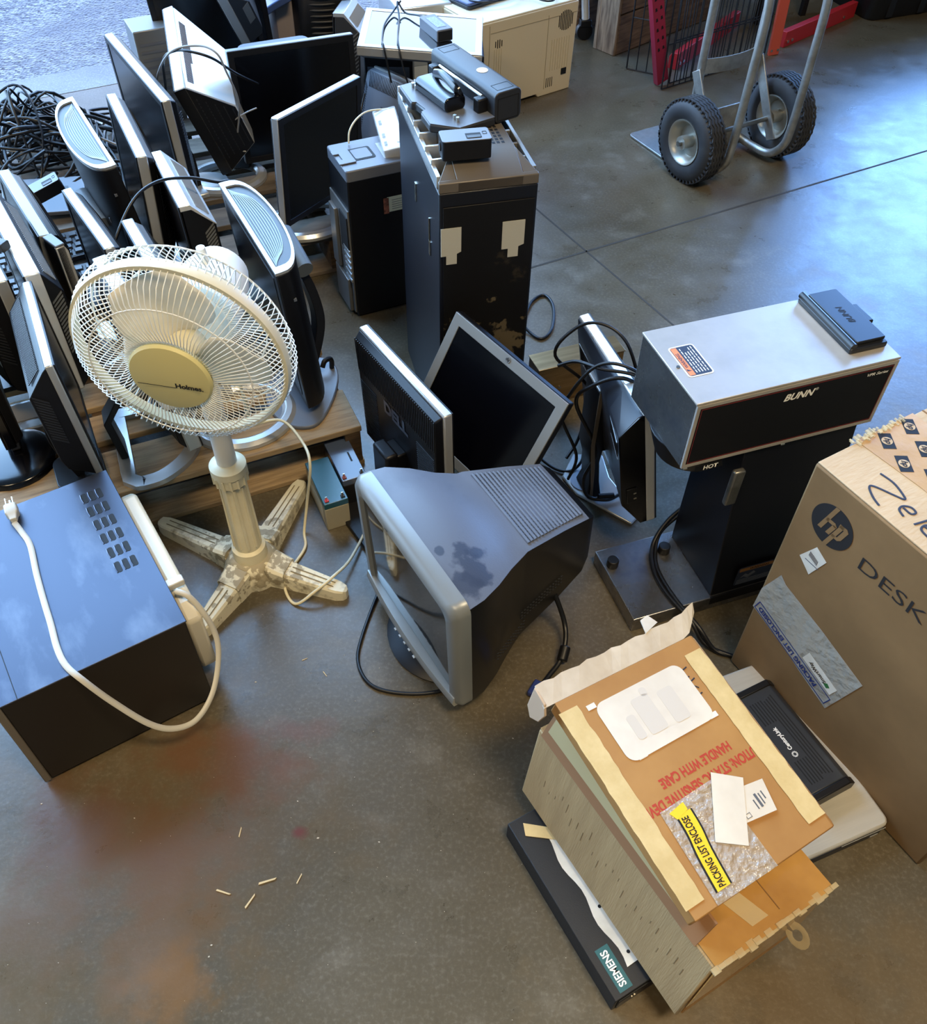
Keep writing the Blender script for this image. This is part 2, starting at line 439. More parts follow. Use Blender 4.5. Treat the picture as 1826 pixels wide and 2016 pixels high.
# ------------------------------------------------------------------ pallets
WOOD = mat('pale pallet wood', (156, 132, 98), 0.78, rgb2=(112, 90, 62), scale=5, lo=0.42, hi=0.75, stretch=(1.6, 16, 16), bump=0.3, bscale=30)
WOODG = mat('grey pallet wood', (116, 104, 90), 0.8, rgb2=(88, 78, 66), scale=4, stretch=(2.0, 9, 9), bump=0.3, bscale=30)
WOODD = mat('dark stringer wood', (96, 74, 50), 0.8, rgb2=(58, 44, 30), scale=5, stretch=(3, 20, 20), bump=0.3, bscale=30)
def pallet(corner, yaw, length, depth, label, wood, gaps):
    # origin: front right corner on the floor; boards run to the left along -x, depth along +y
    t = thing('wooden_pallet', pose(corner[0], corner[1], 0, yaw), label, 'pallet')
    H = 0.12
    for (y0, w) in gaps:
        MB().box((-length / 2, y0 + w / 2, H - 0.008), (length, w, 0.016)).build('deck_board', wood, t, bevel=0.002)
    for x in (-0.022, -length / 2, -length + 0.022):
        b = MB()
        b.prism([(0.0, 0.014), (depth * 0.14, 0.014), (depth * 0.17, 0.05), (depth * 0.36, 0.05), (depth * 0.39, 0.014), (depth * 0.62, 0.014), (depth * 0.65, 0.05),
                 (depth * 0.83, 0.05), (depth * 0.86, 0.014), (depth, 0.014), (depth, H - 0.016), (0, H - 0.016)], x - 0.018, x + 0.018, 'x')
        b.build('stringer', WOODD, t, smooth=None)
    for y0 in (0.0, depth / 2 - 0.045, depth - 0.09):
        MB().box((-length / 2, y0 + 0.045, 0.007), (length, 0.09, 0.014)).build('bottom_board', wood, t, bevel=0.002)
    return t
pallet((-0.232, 1.475), 24.4, 1.06, 0.72, 'pale wooden pallet behind the white pedestal fan, under the near rows of monitors', WOOD,
       [(0.0, 0.135), (0.17, 0.09), (0.29, 0.09), (0.42, 0.09), (0.54, 0.07), (0.63, 0.09)])
pallet((-0.357, 2.262), 24.0, 0.80, 0.86, 'greyed wooden pallet farther back, under the far rows of monitors', WOODG,
       [(0.0, 0.11), (0.16, 0.10), (0.31, 0.10), (0.46, 0.10), (0.61, 0.10), (0.76, 0.10)])

# ------------------------------------------------------------------ pedestal fan
FANW = mat('yellowed white plastic', (226, 218, 188), 0.42, rgb2=(206, 194, 156), scale=9, lo=0.3, hi=0.8)
FANB = mat('dusty white plastic', (222, 214, 186), 0.55, rgb2=(112, 98, 70), scale=24, lo=0.54, hi=0.72, detail=8)
FANG = mat('white enamelled wire', (226, 224, 214), 0.35)
CAPM = mat('aged cream badge', (206, 196, 138), 0.5)
BLADE = mat('milky fan blade', (240, 234, 220), 0.4, rgb2=(206, 194, 168), scale=8, lo=0.45, hi=0.75)
DIRT = mat('grimy groove', (120, 106, 76), 0.8)
FX, FY = -0.435, 1.155
stain(FANB, (0, 0, 0.06), (0.085, 0.085, 0.06), (122, 108, 80), 0.7, 55.0, 1.3)
fan = thing('pedestal_fan', pose(FX, FY, 0), 'yellowed white pedestal fan with wire guard and cross base beside the pallet', 'fan')
for ex, ey in ((-0.645, 1.263), (-0.512, 0.996), (-0.248, 1.096), (-0.370, 1.383)):
    d = Vector((ex - FX, ey - FY, 0)); ln = d.length; an = math.atan2(d.y, d.x)
    T = Matrix.Rotation(an, 4, 'Z')
    secs = []
    for t, w, h in ((0.03, 0.027, 0.056), (0.085, 0.024, 0.042), (ln - 0.02, 0.0185, 0.030), (ln - 0.004, 0.0175, 0.028), (ln + 0.010, 0.012, 0.026), (ln + 0.015, 0.005, 0.022)):
        secs.append([(t, -w, 0.0), (t, w, 0.0), (t, w * 0.92, h * 0.86), (t, w * 0.74, h), (t, -w * 0.74, h), (t, -w * 0.92, h * 0.86)])
    lg = MB().loft(secs, T).build('leg', FANB, fan, smooth=30)
    g = MB()
    for s_ in (-0.0055, 0.0055):
        a0, a1 = Vector((0.09, s_, 0.0421)), Vector((ln - 0.012, s_, 0.0301))
        g.quad([a0 + Vector((0, -0.0013, 0)), a1 + Vector((0, -0.0011, 0)), a1 + Vector((0, 0.0011, 0)), a0 + Vector((0, 0.0013, 0))], T)
    g.build('groove', DIRT, lg, smooth=None)
    cf = MB().loft([[(t, -w, 0.001), (t, w, 0.001), (t, w, h * .9), (t, w * .8, h), (t, -w * .8, h), (t, -w, h * .9)] for t, w, h in ((0.045, 0.029, 0.058), (0.082, 0.026, 0.046))], T)
    cf.build('collar', FANB, lg, smooth=30)
MB().lathe([(0.058, 0.0), (0.060, 0.018), (0.052, 0.045), (0.040, 0.058), (0.034, 0.06)]).build('hub', FANB, fan)
b = MB().lathe([(0.036, 0.05), (0.034, 0.085), (0.0275, 0.09), (0.0245, 0.275)], n=32)
for k in range(10):
    a = 2 * PI * k / 10
    b.tube([(0.0272 * math.cos(a), 0.0272 * math.sin(a), 0.10), (0.0246 * math.cos(a), 0.0246 * math.sin(a), 0.27)], 0.0032, 6)
b.build('lower_pole', FANW, fan)
b = MB().lathe([(0.026, 0.272), (0.031, 0.278), (0.0315, 0.300), (0.034, 0.302), (0.034, 0.318), (0.026, 0.324), (0.019, 0.326)], n=32)
for k in range(14):
    a = 2 * PI * k / 14
    b.box((0.0315 * math.cos(a), 0.0315 * math.sin(a), 0.289), (0.004, 0.004, 0.022), )
b.build('height_collar', FANW, fan)
MB().cyl((0, 0, 0.31), (0, 0, 0.565), 0.0185, n=24).build('upper_pole', FANG, fan)
# head frame: local x right, y up, z towards the front of the fan
FC = Vector((-0.43225, 1.0811, 0.6326)); FR = 0.1625
_a, _e = R_(-6.6), R_(-4.0)
fn = Vector((math.sin(_a) * math.cos(_e), -math.cos(_a) * math.cos(_e), math.sin(_e)))
fu = Vector((math.cos(_a), math.sin(_a), 0)); fw_ = fn.cross(fu)
FT = Matrix.Translation((-FX, -FY, 0)) @ frame(FC, fu, fw_)
MB().lathe([(0.020, -0.215), (0.045, -0.205), (0.056, -0.17), (0.060, -0.12), (0.060, -0.085), (0.03, -0.08)], n=28, T=FT).build('motor_housing', FANG, fan)
MB().cyl((0, -0.03, -0.14), (0, -0.105, -0.078), 0.030, 0.022, n=20, T=FT).build('neck_joint', FANG, fan)
MB().cyl((0.0, 0.055, -0.15), (0.0, 0.082, -0.15), 0.009, 0.007, n=14, T=FT).build('oscillation_knob', FANG, fan)
def wires(prof, n, r, swirl=0.0, a0=0.0):
    b = MB()
    for k in range(n):
        pts = []
        for (rr, z, s_) in prof:
            a = a0 + 2 * PI * k / n + s_ * swirl
            pts.append((rr * math.cos(a), rr * math.sin(a), z))
        b.tube(pts, r, 4, T=FT)
    return b
front = [(0.058, 0.046, 0), (0.070, 0.053, 0.5), (0.090, 0.053, 0.9), (0.130, 0.047, 1), (0.150, 0.034, 1), (0.160, 0.014, 1), (0.1625, 0.0, 1)]
b = wires(front, 104, 0.00085, 0.16)
for rr, z in ((0.122, 0.0480), (0.060, 0.047)):
    b.tube([(rr * math.cos(2 * PI * k / 48), rr * math.sin(2 * PI * k / 48), z) for k in range(48)], 0.0013, 5, closed=True, T=FT)
b.build('front_guard', FANG, fan, smooth=60)
rear = [(0.164, 0.004, 0), (0.1705, -0.012, 0), (0.1695, -0.032, 0), (0.155, -0.052, 0.1), (0.118, -0.068, 0.6), (0.050, -0.075, 1)]
b = wires(rear, 96, 0.0009, -0.22, 0.03)
for rr, z in ((0.155, -0.052), (0.112, -0.0695), (0.052, -0.075)):
    b.tube([(rr * math.cos(2 * PI * k / 48), rr * math.sin(2 * PI * k / 48), z) for k in range(48)], 0.0016, 5, closed=True, T=FT)
b.build('rear_guard', FANG, fan, smooth=60)
ringp = [(0.1585, -0.009), (0.1660, -0.010), (0.1680, 0.0), (0.1660, 0.010), (0.1585, 0.009)]
b = MB(); n = 72
vs = []; fs = []
for k in range(n):
    a = 2 * PI * k / n
    vs += [(r * math.cos(a), r * math.sin(a), z) for r, z in ringp]
for k in range(n):
    j = (k + 1) % n
    fs += [(k * 5 + q, j * 5 + q, j * 5 + (q + 1) % 5, k * 5 + (q + 1) % 5) for q in range(5)]
b.add(vs, fs, FT).build('guard_rim', FANW, fan, smooth=50)
cap = MB().lathe([(0.062, 0.045), (0.063, 0.052), (0.060, 0.057), (0.040, 0.0605), (0.001, 0.062)], n=48, T=FT).build('badge_cap', CAPM, fan)
TT = FT @ Matrix.Translation((0.0, -0.008, 0.0617)) @ Matrix.Rotation(R_(-4), 4, 'Z')
lettering('Holmes.', 0.0125, TT @ Matrix.Translation((0.029, 0.0, 0)), INK, cap, 'lettering', bold=0.035, width=0.042)
b = MB(); b.box((-0.021, -0.004, 0.0003), (0.058, 0.0008, 0.0004), TT); b.build('printed_line', INK, cap, smooth=None)
for ac in (97, 217, 337):
    secs = 14; rows = 9; vs = []; fs = []
    for i in range(rows):
        r = 0.022 + (0.134 - 0.022) * i / (rows - 1)
        half = R_(20 + 40 * math.sin(PI * min(1, (i + 1.5) / rows)) * (1 if i < rows - 2 else (0.88 if i == rows - 2 else 0.6)))
        for j in range(secs):
            s_ = j / (secs - 1) * 2 - 1
            a = R_(ac) + s_ * half + 0.18 * (i / rows)
            vs.append((r * math.cos(a), r * math.sin(a), -0.008 + s_ * 0.020 - 0.006 * (1 - abs(s_))))
    for i in range(rows - 1):
        fs += [(i * secs + j, i * secs + j + 1, (i + 1) * secs + j + 1, (i + 1) * secs + j) for j in range(secs - 1)]
    o = MB().add(vs, fs, FT).build('blade', BLADE, fan, smooth=80)
    md = o.modifiers.new('solid', 'SOLIDIFY'); md.thickness = 0.0018
MB().lathe([(0.030, -0.03), (0.031, 0.0), (0.026, 0.012), (0.012, 0.020), (0.001, 0.021)], n=28, T=FT).build('spinner', FANW, fan)
cable('fan_cord', [(FX + 0.03, FY + 0.05, 0.55), (-0.40, 1.23, 0.38), (-0.44, 1.30, 0.27), (-0.445, 1.36, 0.22), (-0.385, 1.385, 0.215), (-0.335, 1.335, 0.20), (-0.315, 1.285, 0.185), (-0.335, 1.29, 0.07), (-0.345, 1.26, 0.006),
      (-0.338, 1.215, 0.004), (-0.362, 1.150, 0.004), (-0.364, 1.105, 0.004), (-0.337, 1.068, 0.004), (-0.296, 1.082, 0.03), (-0.262, 1.115, 0.038), (-0.237, 1.17, 0.02), (-0.214, 1.25, 0.012), (-0.205, 1.29, 0.012)],
      0.0032, FANW, None, None, parent=fan)
b = MB().box((-0.203, 1.302, 0.013), (0.014, 0.03, 0.02)); b.build('cord_plug', FANW, fan, world=True, bevel=0.003)
# ------------------------------------------------------------------ flat monitors
def oval_pts(c, rx, ry, yaw, n=28, a0=0, a1=360):
    ca, sa = math.cos(R_(yaw)), math.sin(R_(yaw)); out = []
    full = abs(a1 - a0 - 360) < 1e-6
    for k in range(n if full else n + 1):
        a = R_(a0 + (a1 - a0) * k / n); x, y = rx * math.cos(a), ry * math.sin(a)
        out.append((c[0] + x * ca - y * sa, c[1] + x * sa + y * ca, c[2] if len(c) > 2 else 0))
    return out
def foot(t, kind, c, zs, yaw, m, size=(0.10, 0.075)):
    # world-space foot standing on the surface zs
    b = MB()
    if kind == 'oval':
        pr = lambda f: None
        lo = oval_pts((c[0], c[1], zs), size[0], size[1], yaw); hi = oval_pts((c[0], c[1], zs + 0.012), size[0] * 0.96, size[1] * 0.95, yaw)
        top = oval_pts((c[0], c[1], zs + 0.018), size[0] * 0.80, size[1] * 0.76, yaw)
        b.loft([lo, hi, top])
    elif kind == 'ring':
        P = oval_pts((c[0], c[1], zs), size[0], size[1], yaw, 36)
        b.sweep(P, [(-0.017, 0.0), (0.017, 0.0), (0.016, 0.010), (0.008, 0.018), (-0.006, 0.020), (-0.015, 0.012)], closed=True)
    elif kind == 'plate':
        T = pose(c[0], c[1], zs, yaw)
        b.prism(rrect(-size[0], -size[1], size[0], size[1], 0.02), 0, 0.012, 'z', T)
    return b.build('foot', m, t, world=True, bevel=0.002)
def lcd(name, label, M, w, h, t, dep, shell=SIL, frame_m=BLK, back=BLK, style='office', bez=0.017, stand=None, group=None, ribs='sides', logo=None,
        screen=SCR, logo_m=None, strip_only=False, vents=SILD):
    o = thing(name, M, label, 'monitor', group)
    # casing: the shallow outer shell seen as a bright strip along the top
    cs = MB().box((0, 0, h / 2), (w, t, h)).build('casing', shell, o, bevel=0.003)
    MB().ring(w - 0.002, h - 0.002, bez, -t / 2 - 0.0025, -t / 2 + 0.001, 0.001).build('front_frame', frame_m, o, bevel=0.001)
    MB().box((0, -t / 2 - 0.0004, h / 2), (w - 2 * bez, 0.0012, h - 2 * bez)).build('screen', screen, o, smooth=None)
    if style == 'office':
        b = MB()
        b.frustum((0, t / 2, h / 2), (w - 0.012, h - 0.012), (0, t / 2 + dep * 0.45, h / 2), (w - 0.030, h - 0.03))
        b.frustum((0, t / 2 + dep * 0.45, h / 2), (w - 0.030, h - 0.03), (0, t / 2 + dep, h / 2 - 0.01), (w * 0.72, h * 0.62))
        bc = b.build('back_cover', back, o, bevel=0.003)
        g = MB(); n = 26
        for sx in (-1, 1):
            for k in range(n):
                z = h * (0.14 + 0.72 * k / n)
                x0, x1 = sx * (w / 2 - 0.017), sx * (w * 0.37)
                y0, y1 = t / 2 + dep * 0.46, t / 2 + dep * 0.98
                g.tube([(x0, y0 + 0.0006, z), (x1, y1 + 0.0006, h / 2 + (z - h / 2) * 0.84)], 0.0012, 4)
        for k in range(34):
            x = w * (-0.40 + 0.80 * k / 33)
            g.tube([(x, t / 2 + dep * 0.46, h - 0.018), (x * 0.86, t / 2 + dep * 0.98, h * 0.80)], 0.0012, 4)
        g.build('vent_ribs', CHAR if back is BLK else BLK, bc, smooth=None)
    elif style == 'wedge':
        y0, y1 = t / 2, t / 2 + dep
        prof = [(-t / 2, 0.004), (y0, 0.004), (y1 * 0.9, 0.035), (y1, 0.06), (y1, h - 0.055), (y0 + dep * 0.15, h - 0.010), (y0, h - 0.004), (-t / 2 + 0.004, h - 0.004)]
        b = MB().prism(prof, -w / 2 + 0.001, w / 2 - 0.001, 'x')
        if not strip_only: cs.data = MB().prism([(-t / 2, h - 0.012), (y0, h - 0.012), (y1, h - 0.058), (y1 + 0.002, h - 0.056), (y0 + dep * 0.15, h - 0.008), (y0, h), (-t / 2, h)], -w / 2, w / 2, 'x').mesh('casing', shell, 35)
        bc = b.build('back_cover', back, o, bevel=0.002)
        for sx in (-1, 1):
            g = MB()
            for k in range(15):
                z = h - 0.075 - k * (h - 0.17) / 14
                g.prism([(y1 - 0.028, z), (y1 - 0.005, z + 0.020), (y1 - 0.005, z + 0.0245), (y1 - 0.028, z + 0.0045)], sx * (w / 2 - 0.0005), sx * (w / 2 + 0.0012), 'x')
            g.build('vent_slots', vents, bc, smooth=None)  # paler bars: light caught in the end slots, put into their colour
        g = MB()
        for k in range(44):
            x = w * (-0.42 + 0.84 * k / 43)
            g.tube([(x, y0 + dep * 0.30, h - 0.0155), (x, y0 + dep * 0.85, h - 0.0415)], 0.0013, 4)
        g.build('vent_ribs', SIL if back is not BLK or shell is SILW else CHAR, bc, smooth=None)
    elif style == 'bulky':
        # silver rear bulge, cut back toward the far end, with a black grilled end
        y0, y1 = t / 2, t / 2 + dep; c1, w1, h1, cz = w * 0.08, w * 0.70, h * 0.44, h * 0.38
        bc = MB().frustum((0, y0, h / 2), (w - 0.004, h - 0.004), (c1, y1, cz), (w1, h1)).build('back_cover', back, o, bevel=0.004)
        a_, b_ = w / 2 - 0.0015, c1 + w1 / 2 + 0.0005
        q = [(a_, y0, 0.006), (b_, y1 - 0.002, cz - h1 / 2 + 0.004), (b_, y1 - 0.002, cz + h1 / 2 - 0.002), (a_, y0, h - 0.004)]
        n_ = Vector((y1 - y0, a_ - b_, 0)).normalized() * 0.0022
        vs = [tuple(Vector(p) - n_) for p in q] + [tuple(Vector(p) + n_) for p in q]
        MB().add(vs, [(0, 1, 2, 3), (7, 6, 5, 4), (0, 4, 5, 1), (1, 5, 6, 2), (2, 6, 7, 3), (3, 7, 4, 0)]).build('end_grille', BLK, o, bevel=0.001)
        MB().box((w / 2 + 0.0012, 0, h / 2), (0.002, t - 0.001, h - 0.003)).build('end_trim', BLK, o, smooth=None)
        g = MB()
        for r_ in range(18):
            for k in range(5):
                u_ = 0.12 + 0.19 * k; zz = h * (0.16 + 0.72 * r_ / 17)
                p = Vector((a_ + (b_ - a_) * u_, y0 + (y1 - y0) * u_, zz + (cz + (zz - h / 2) * h1 / h - zz) * u_)) + n_ * 1.3
                g.tube([p - Vector((0, 0, 0.0035)), p + Vector((0, 0, 0.0035))], 0.0016, 4)
        g.build('grille_ribs', CHAR, o, smooth=None)
        g = MB()
        for k in range(52):
            x = w * (-0.34 + 0.74 * k / 51); f0, f1 = 0.08, 0.24 if 18 < k < 34 else 0.20
            pt = lambda f: (c1 * f + x * (1 + f * (w1 / w - 1)), y0 + (y1 - y0) * f, h - 0.002 + ((cz + h1 / 2) - (h - 0.002)) * f + 0.0008)
            g.tube([pt(f0), pt(f1)], 0.0011, 4)
        g.build('vent_slots', GREY, o, smooth=None)
    elif style == 'flush':
        b = MB().frustum((0, t / 2, h / 2), (w - 0.006, h - 0.006), (0, t / 2 + dep, h / 2), (w - 0.02, h - 0.03))
        bc = b.build('back_cover', back, o, bevel=0.003)
    if logo:
        T = frame((0, t / 2 + dep + 0.0002, h * 0.60), (-1, 0, 0), (0, 0, 1))
        lettering(logo, 0.042, T, logo_m or CHAR, bc, 'logo', bold=0.05, depth=0.0012)
    if stand:
        kind, zs, off, m, size, yaw = stand
        c3 = M @ Vector((0, t / 2 + dep * 0.7, h * 0.38))
        bk = (M.to_3x3() @ Vector((0, 1, 0))); bk.z = 0; bk.normalize()
        fc = Vector((c3.x, c3.y, 0)) + bk * off[1] + Vector((bk.y, -bk.x, 0)) * off[0]
        foot(o, kind, fc, zs, yaw, m, size)
        base = fc + Vector((0, 0, zs + 0.012))
        if kind == 'ring': base = base + bk * size[1] * 0.9
        b = MB().sweep(spline([base, base.lerp(c3 + bk * 0.02, 0.55) + bk * 0.012, c3 + bk * 0.012, c3 - bk * 0.004], 5),
                       [(-0.026, -0.008), (0.026, -0.008), (0.026, 0.008), (-0.026, 0.008)], up=tuple(bk))
        b.build('neck', BLK if m is not SILW else m, o, world=True, bevel=0.002)
    return o
PT = 0.12   # pallet deck height
ROW = 300
GN = None
# near pallet, left to right
m0 = lcd('flat_monitor', 'glossy black monitor on a round black foot at the left edge of the photo', pose(-1.030, 1.462, 0.150, 303), 0.27, 0.30, 0.020, 0.02, shell=BLKG, style='flush')
foot(m0, 'oval', (-0.962, 1.345), PT, 0, BLKG, (0.092, 0.092))
MB().sweep([Vector((-0.965, 1.375, PT + 0.012)), Vector((-0.975, 1.405, 0.20)), Vector((-1.005, 1.475, 0.27))], [(-0.03, -0.010), (0.03, -0.010), (0.03, 0.010), (-0.03, 0.010)], up=(0.84, 0.5, 0)).build('neck', BLK, m0, world=True, bevel=0.002)
lcd('flat_monitor', 'thin monitor with a taupe side strip, second from the left edge beside the oven', pose(-0.976, 1.585, 0.20, 123), 0.28, 0.285, 0.024, 0.050, style='wedge', back=BLK, strip_only=True, vents=CHAR,
    stand=('plate', PT, (0.06, 0.01), BLK, (0.04, 0.04), 27))
lcd('flat_monitor', 'monitor with a dazzling wide silver top and slotted end at the left edge', pose(-0.939, 1.631, 0.203, 303), 0.36, 0.292, 0.030, 0.030, shell=SILW, style='wedge', strip_only=True,
    stand=('oval', PT, (-0.03, 0.03), BLK, (0.08, 0.06), 33))
lcd('flat_monitor', 'low dark monitor under the olive plug lying across monitor tops', pose(-1.046, 1.864, 0.13, 304, -6), 0.34, 0.29, 0.026, 0.04, shell=SILD, style='office',
    stand=('oval', PT, (0, 0.03), BLK, (0.08, 0.06), 33))
lcd('flat_monitor', 'monitor with charcoal back and silver bezel edge, between the fan and the oven', pose(-0.7714, 1.3337, 0.228, 116.7, -2.4, 1.5), 0.291, 0.266, 0.015, 0.046, shell=SIL, style='wedge', back=BLK, strip_only=True, vents=CHAR,
    stand=('plate', PT, (0.0, 0.0), BLK, (0.05, 0.05), 27))
m7 = lcd('flat_monitor', 'monitor on a silver D-shaped loop foot, just behind the left rim of the fan', pose(-0.6425, 1.4644, 0.158, 123.3, -4.2, 3.3), 0.2905, 0.32, 0.03, 0.02, shell=SIL, style='office')
# loop foot of that monitor lying on the near pallet
bar0, bar1 = Vector((-0.700, 1.290, PT)), Vector((-0.778, 1.485, PT))
P = [bar0, bar0.lerp(bar1, 0.5), bar1, Vector((-0.70, 1.52, PT)), Vector((-0.625, 1.475, PT)), Vector((-0.592, 1.415, PT)), Vector((-0.597, 1.355, PT)), Vector((-0.632, 1.302, PT)), Vector((-0.675, 1.279, PT))]
MB().sweep(spline([bar0, bar0.lerp(bar1, 0.35), bar0.lerp(bar1, 0.7), bar1], 3) + spline(P[3:], 5), [(-0.016, 0), (0.016, 0), (0.015, 0.012), (-0.015, 0.012)], closed=True).build('foot', SIL, m7, world=True, bevel=0.003)
MB().sweep([bar0.lerp(bar1, 0.42) + Vector((0, 0, 0.012)), bar0.lerp(bar1, 0.45) + Vector((-0.012, 0, 0.10)), Vector((-0.690, 1.435, 0.30))], [(-0.035, -0.008), (0.035, -0.008), (0.035, 0.008), (-0.035, 0.008)], up=(0.9, 0.4, 0)).build('neck', BLK, m7, world=True, bevel=0.002)
m6 = lcd('flat_monitor', 'small silver-topped monitor half hidden behind the upper left of the fan guard', pose(-0.6366, 1.5629, 0.1963, 299.9, 0.2, -0.5), 0.3275, 0.2884, 0.023, 0.035, style='office')
foot(m6, 'ring', (-0.500, 1.495), PT, 28, SIL, (0.105, 0.095))
MB().sweep([Vector((-0.545, 1.565, PT + 0.015)), Vector((-0.57, 1.585, 0.25)), Vector((-0.605, 1.582, 0.31))], [(-0.024, -0.008), (0.024, -0.008), (0.024, 0.008), (-0.024, 0.008)], up=(0.86, 0.5, 0)).build('neck', SIL, m6, world=True, bevel=0.002)
lcd('flat_monitor', 'silver-topped monitor standing between the black cable heap and the fan, brown reflection on its screen', pose(-0.8004, 1.713, 0.1919, 303.9, 0.7, -2.1), 0.3016, 0.2864, 0.0205, 0.03,
    stand=('oval', PT, (0, 0.04), SIL, (0.09, 0.07), 33))
lcd('flat_monitor', 'wide silver-topped monitor with striped black end and a black cable arching over it', pose(-0.6625, 1.8842, 0.1913, 296.1, 1.7, -2.6), 0.2955, 0.2862, 0.023, 0.045, shell=SILW, style='wedge',
    stand=('oval', PT, (0, 0.05), SIL, (0.09, 0.06), 30))
lcd('flat_monitor', 'silver-edged monitor with ribbed black back right of the rib-topped one by the cables', pose(-0.8409, 2.0976, 0.1973, 296.2, -3.5, -0.5), 0.3635, 0.2988, 0.0236, 0.035,
    stand=('oval', PT, (0, 0.05), SIL, (0.09, 0.07), 30))
lcd('flat_monitor', 'wide glossy monitor facing left with sky reflected in its screen, rising above the far pallet', pose(-0.8849, 2.4503, 0.2034, 303.1, 1.6, 1.8), 0.4493, 0.2915, 0.0227, 0.035,
    stand=('oval', PT, (0, 0.05), SIL, (0.10, 0.07), 30))
m4 = lcd('flat_monitor', 'bulky leaning monitor with bright grilled silver back and black perforated end', pose(-0.7617, 2.6707, 0.2043, 281.5, 15.7, 13.3), 0.3648, 0.2988, 0.03, 0.095, shell=SILW, style='bulky', back=SILW)
foot(m4, 'ring', (-0.735, 2.545), PT, 20, SIL, (0.105, 0.085))
MB().sweep([Vector((-0.70, 2.61, PT + 0.01)), Vector((-0.69, 2.66, 0.20)), Vector((-0.70, 2.665, 0.30))], [(-0.03, -0.01), (0.03, -0.01), (0.03, 0.01), (-0.03, 0.01)], up=(0.3, 1, 0)).build('neck', BLK, m4, world=True, bevel=0.002)
lcd('flat_monitor', 'large black-screened monitor with thin pale top edge in the middle of the far pallet', pose(-0.5097, 2.6466, 0.1592, 25, -5.4, 0.8), 0.3692, 0.3131, 0.0236, 0.035, shell=SILD, frame_m=BLK, back=BLK,
    stand=('oval', PT, (0, 0.05), SIL, (0.09, 0.07), 25))
m7b = lcd('flat_monitor', 'silver-cased monitor on a silver oval foot, next to the small black computer tower', pose(-0.4165, 2.3319, 0.1737, 58, 3.1, 1.7), 0.3346, 0.299, 0.0226, 0.035)
foot(m7b, 'ring', (-0.452, 2.315), PT, 30, SIL, (0.115, 0.085))
MB().sweep([Vector((-0.47, 2.375, PT + 0.01)), Vector((-0.475, 2.385, 0.22)), Vector((-0.455, 2.36, 0.31))], [(-0.026, -0.008), (0.026, -0.008), (0.026, 0.008), (-0.026, 0.008)], up=(-0.8, 0.5, 0)).build('neck', BLK, m7b, world=True, bevel=0.002)
lcd('flat_monitor', 'silver-framed monitor with a black screen tilted back, behind the bulky white-topped one', pose(-0.844, 3.383, 0.010, 68.3, -17.2), 0.40, 0.34, 0.03, 0.035, frame_m=SIL, bez=0.022,
    stand=('oval', 0.0, (0, 0.03), SIL, (0.08, 0.06), 60))
lcd('flat_monitor', 'monitor seen from its ribbed end, silver bezel, leaning against the back row by the doorway', pose(-0.7695, 3.144, 0.4018, 281.4, 14.3, 35.8), 0.297, 0.243, 0.03, 0.055, shell=SIL, style='wedge', back=CHAR, strip_only=True,
    stand=('oval', 0.0, (0, 0.03), BLK, (0.08, 0.06), 30))
lcd('flat_monitor', 'plain all-black monitor in the back row by the doorway', pose(-0.8323, 3.0936, 0.2006, 19.5, 6.5, -3.6), 0.36, 0.2995, 0.03, 0.03, shell=BLK, style='flush',
    stand=('oval', 0.0, (0, 0.05), BLK, (0.09, 0.06), 20))
lcd('flat_monitor', 'silver-bezelled monitor with vented dark back beside the monitor lying flat', pose(-0.4433, 3.1916, 0.0383, 271.2, -1.8, -12.2), 0.40, 0.3347, 0.033, 0.05, style='wedge', back=CHAR,
    stand=('oval', 0.0, (0, 0.03), BLK, (0.09, 0.06), 0))
m12 = lcd('flat_monitor', 'grey-backed monitor with raised letters and rows of vents, under the monitor lying flat', pose(-0.262, 2.703, 0.0600, 127.1, 19, 5.2), 0.3589, 0.2897, 0.03, 0.022, shell=SILD, style='office', back=GREY,
    logo='DELL', logo_m=CHAR, stand=('oval', 0.0, (0, 0.04), BLK, (0.09, 0.07), 30))
m11 = lcd('flat_monitor', 'grey-framed monitor lying on its back with the sky glaring in its screen', pose(-0.1548, 2.8859, 0.4128, 359.5, 0, 3.0) @ Matrix.Rotation(R_(-90), 4, 'X') @ Matrix.Translation((0, 0, -0.148)), 0.3665, 0.2964, 0.026, 0.02, shell=SIL, frame_m=SIL, bez=0.020, back=GREY, screen=mat('glassy lcd screen', (16, 17, 20), 0.10, spec=1.0, coat=1.0))
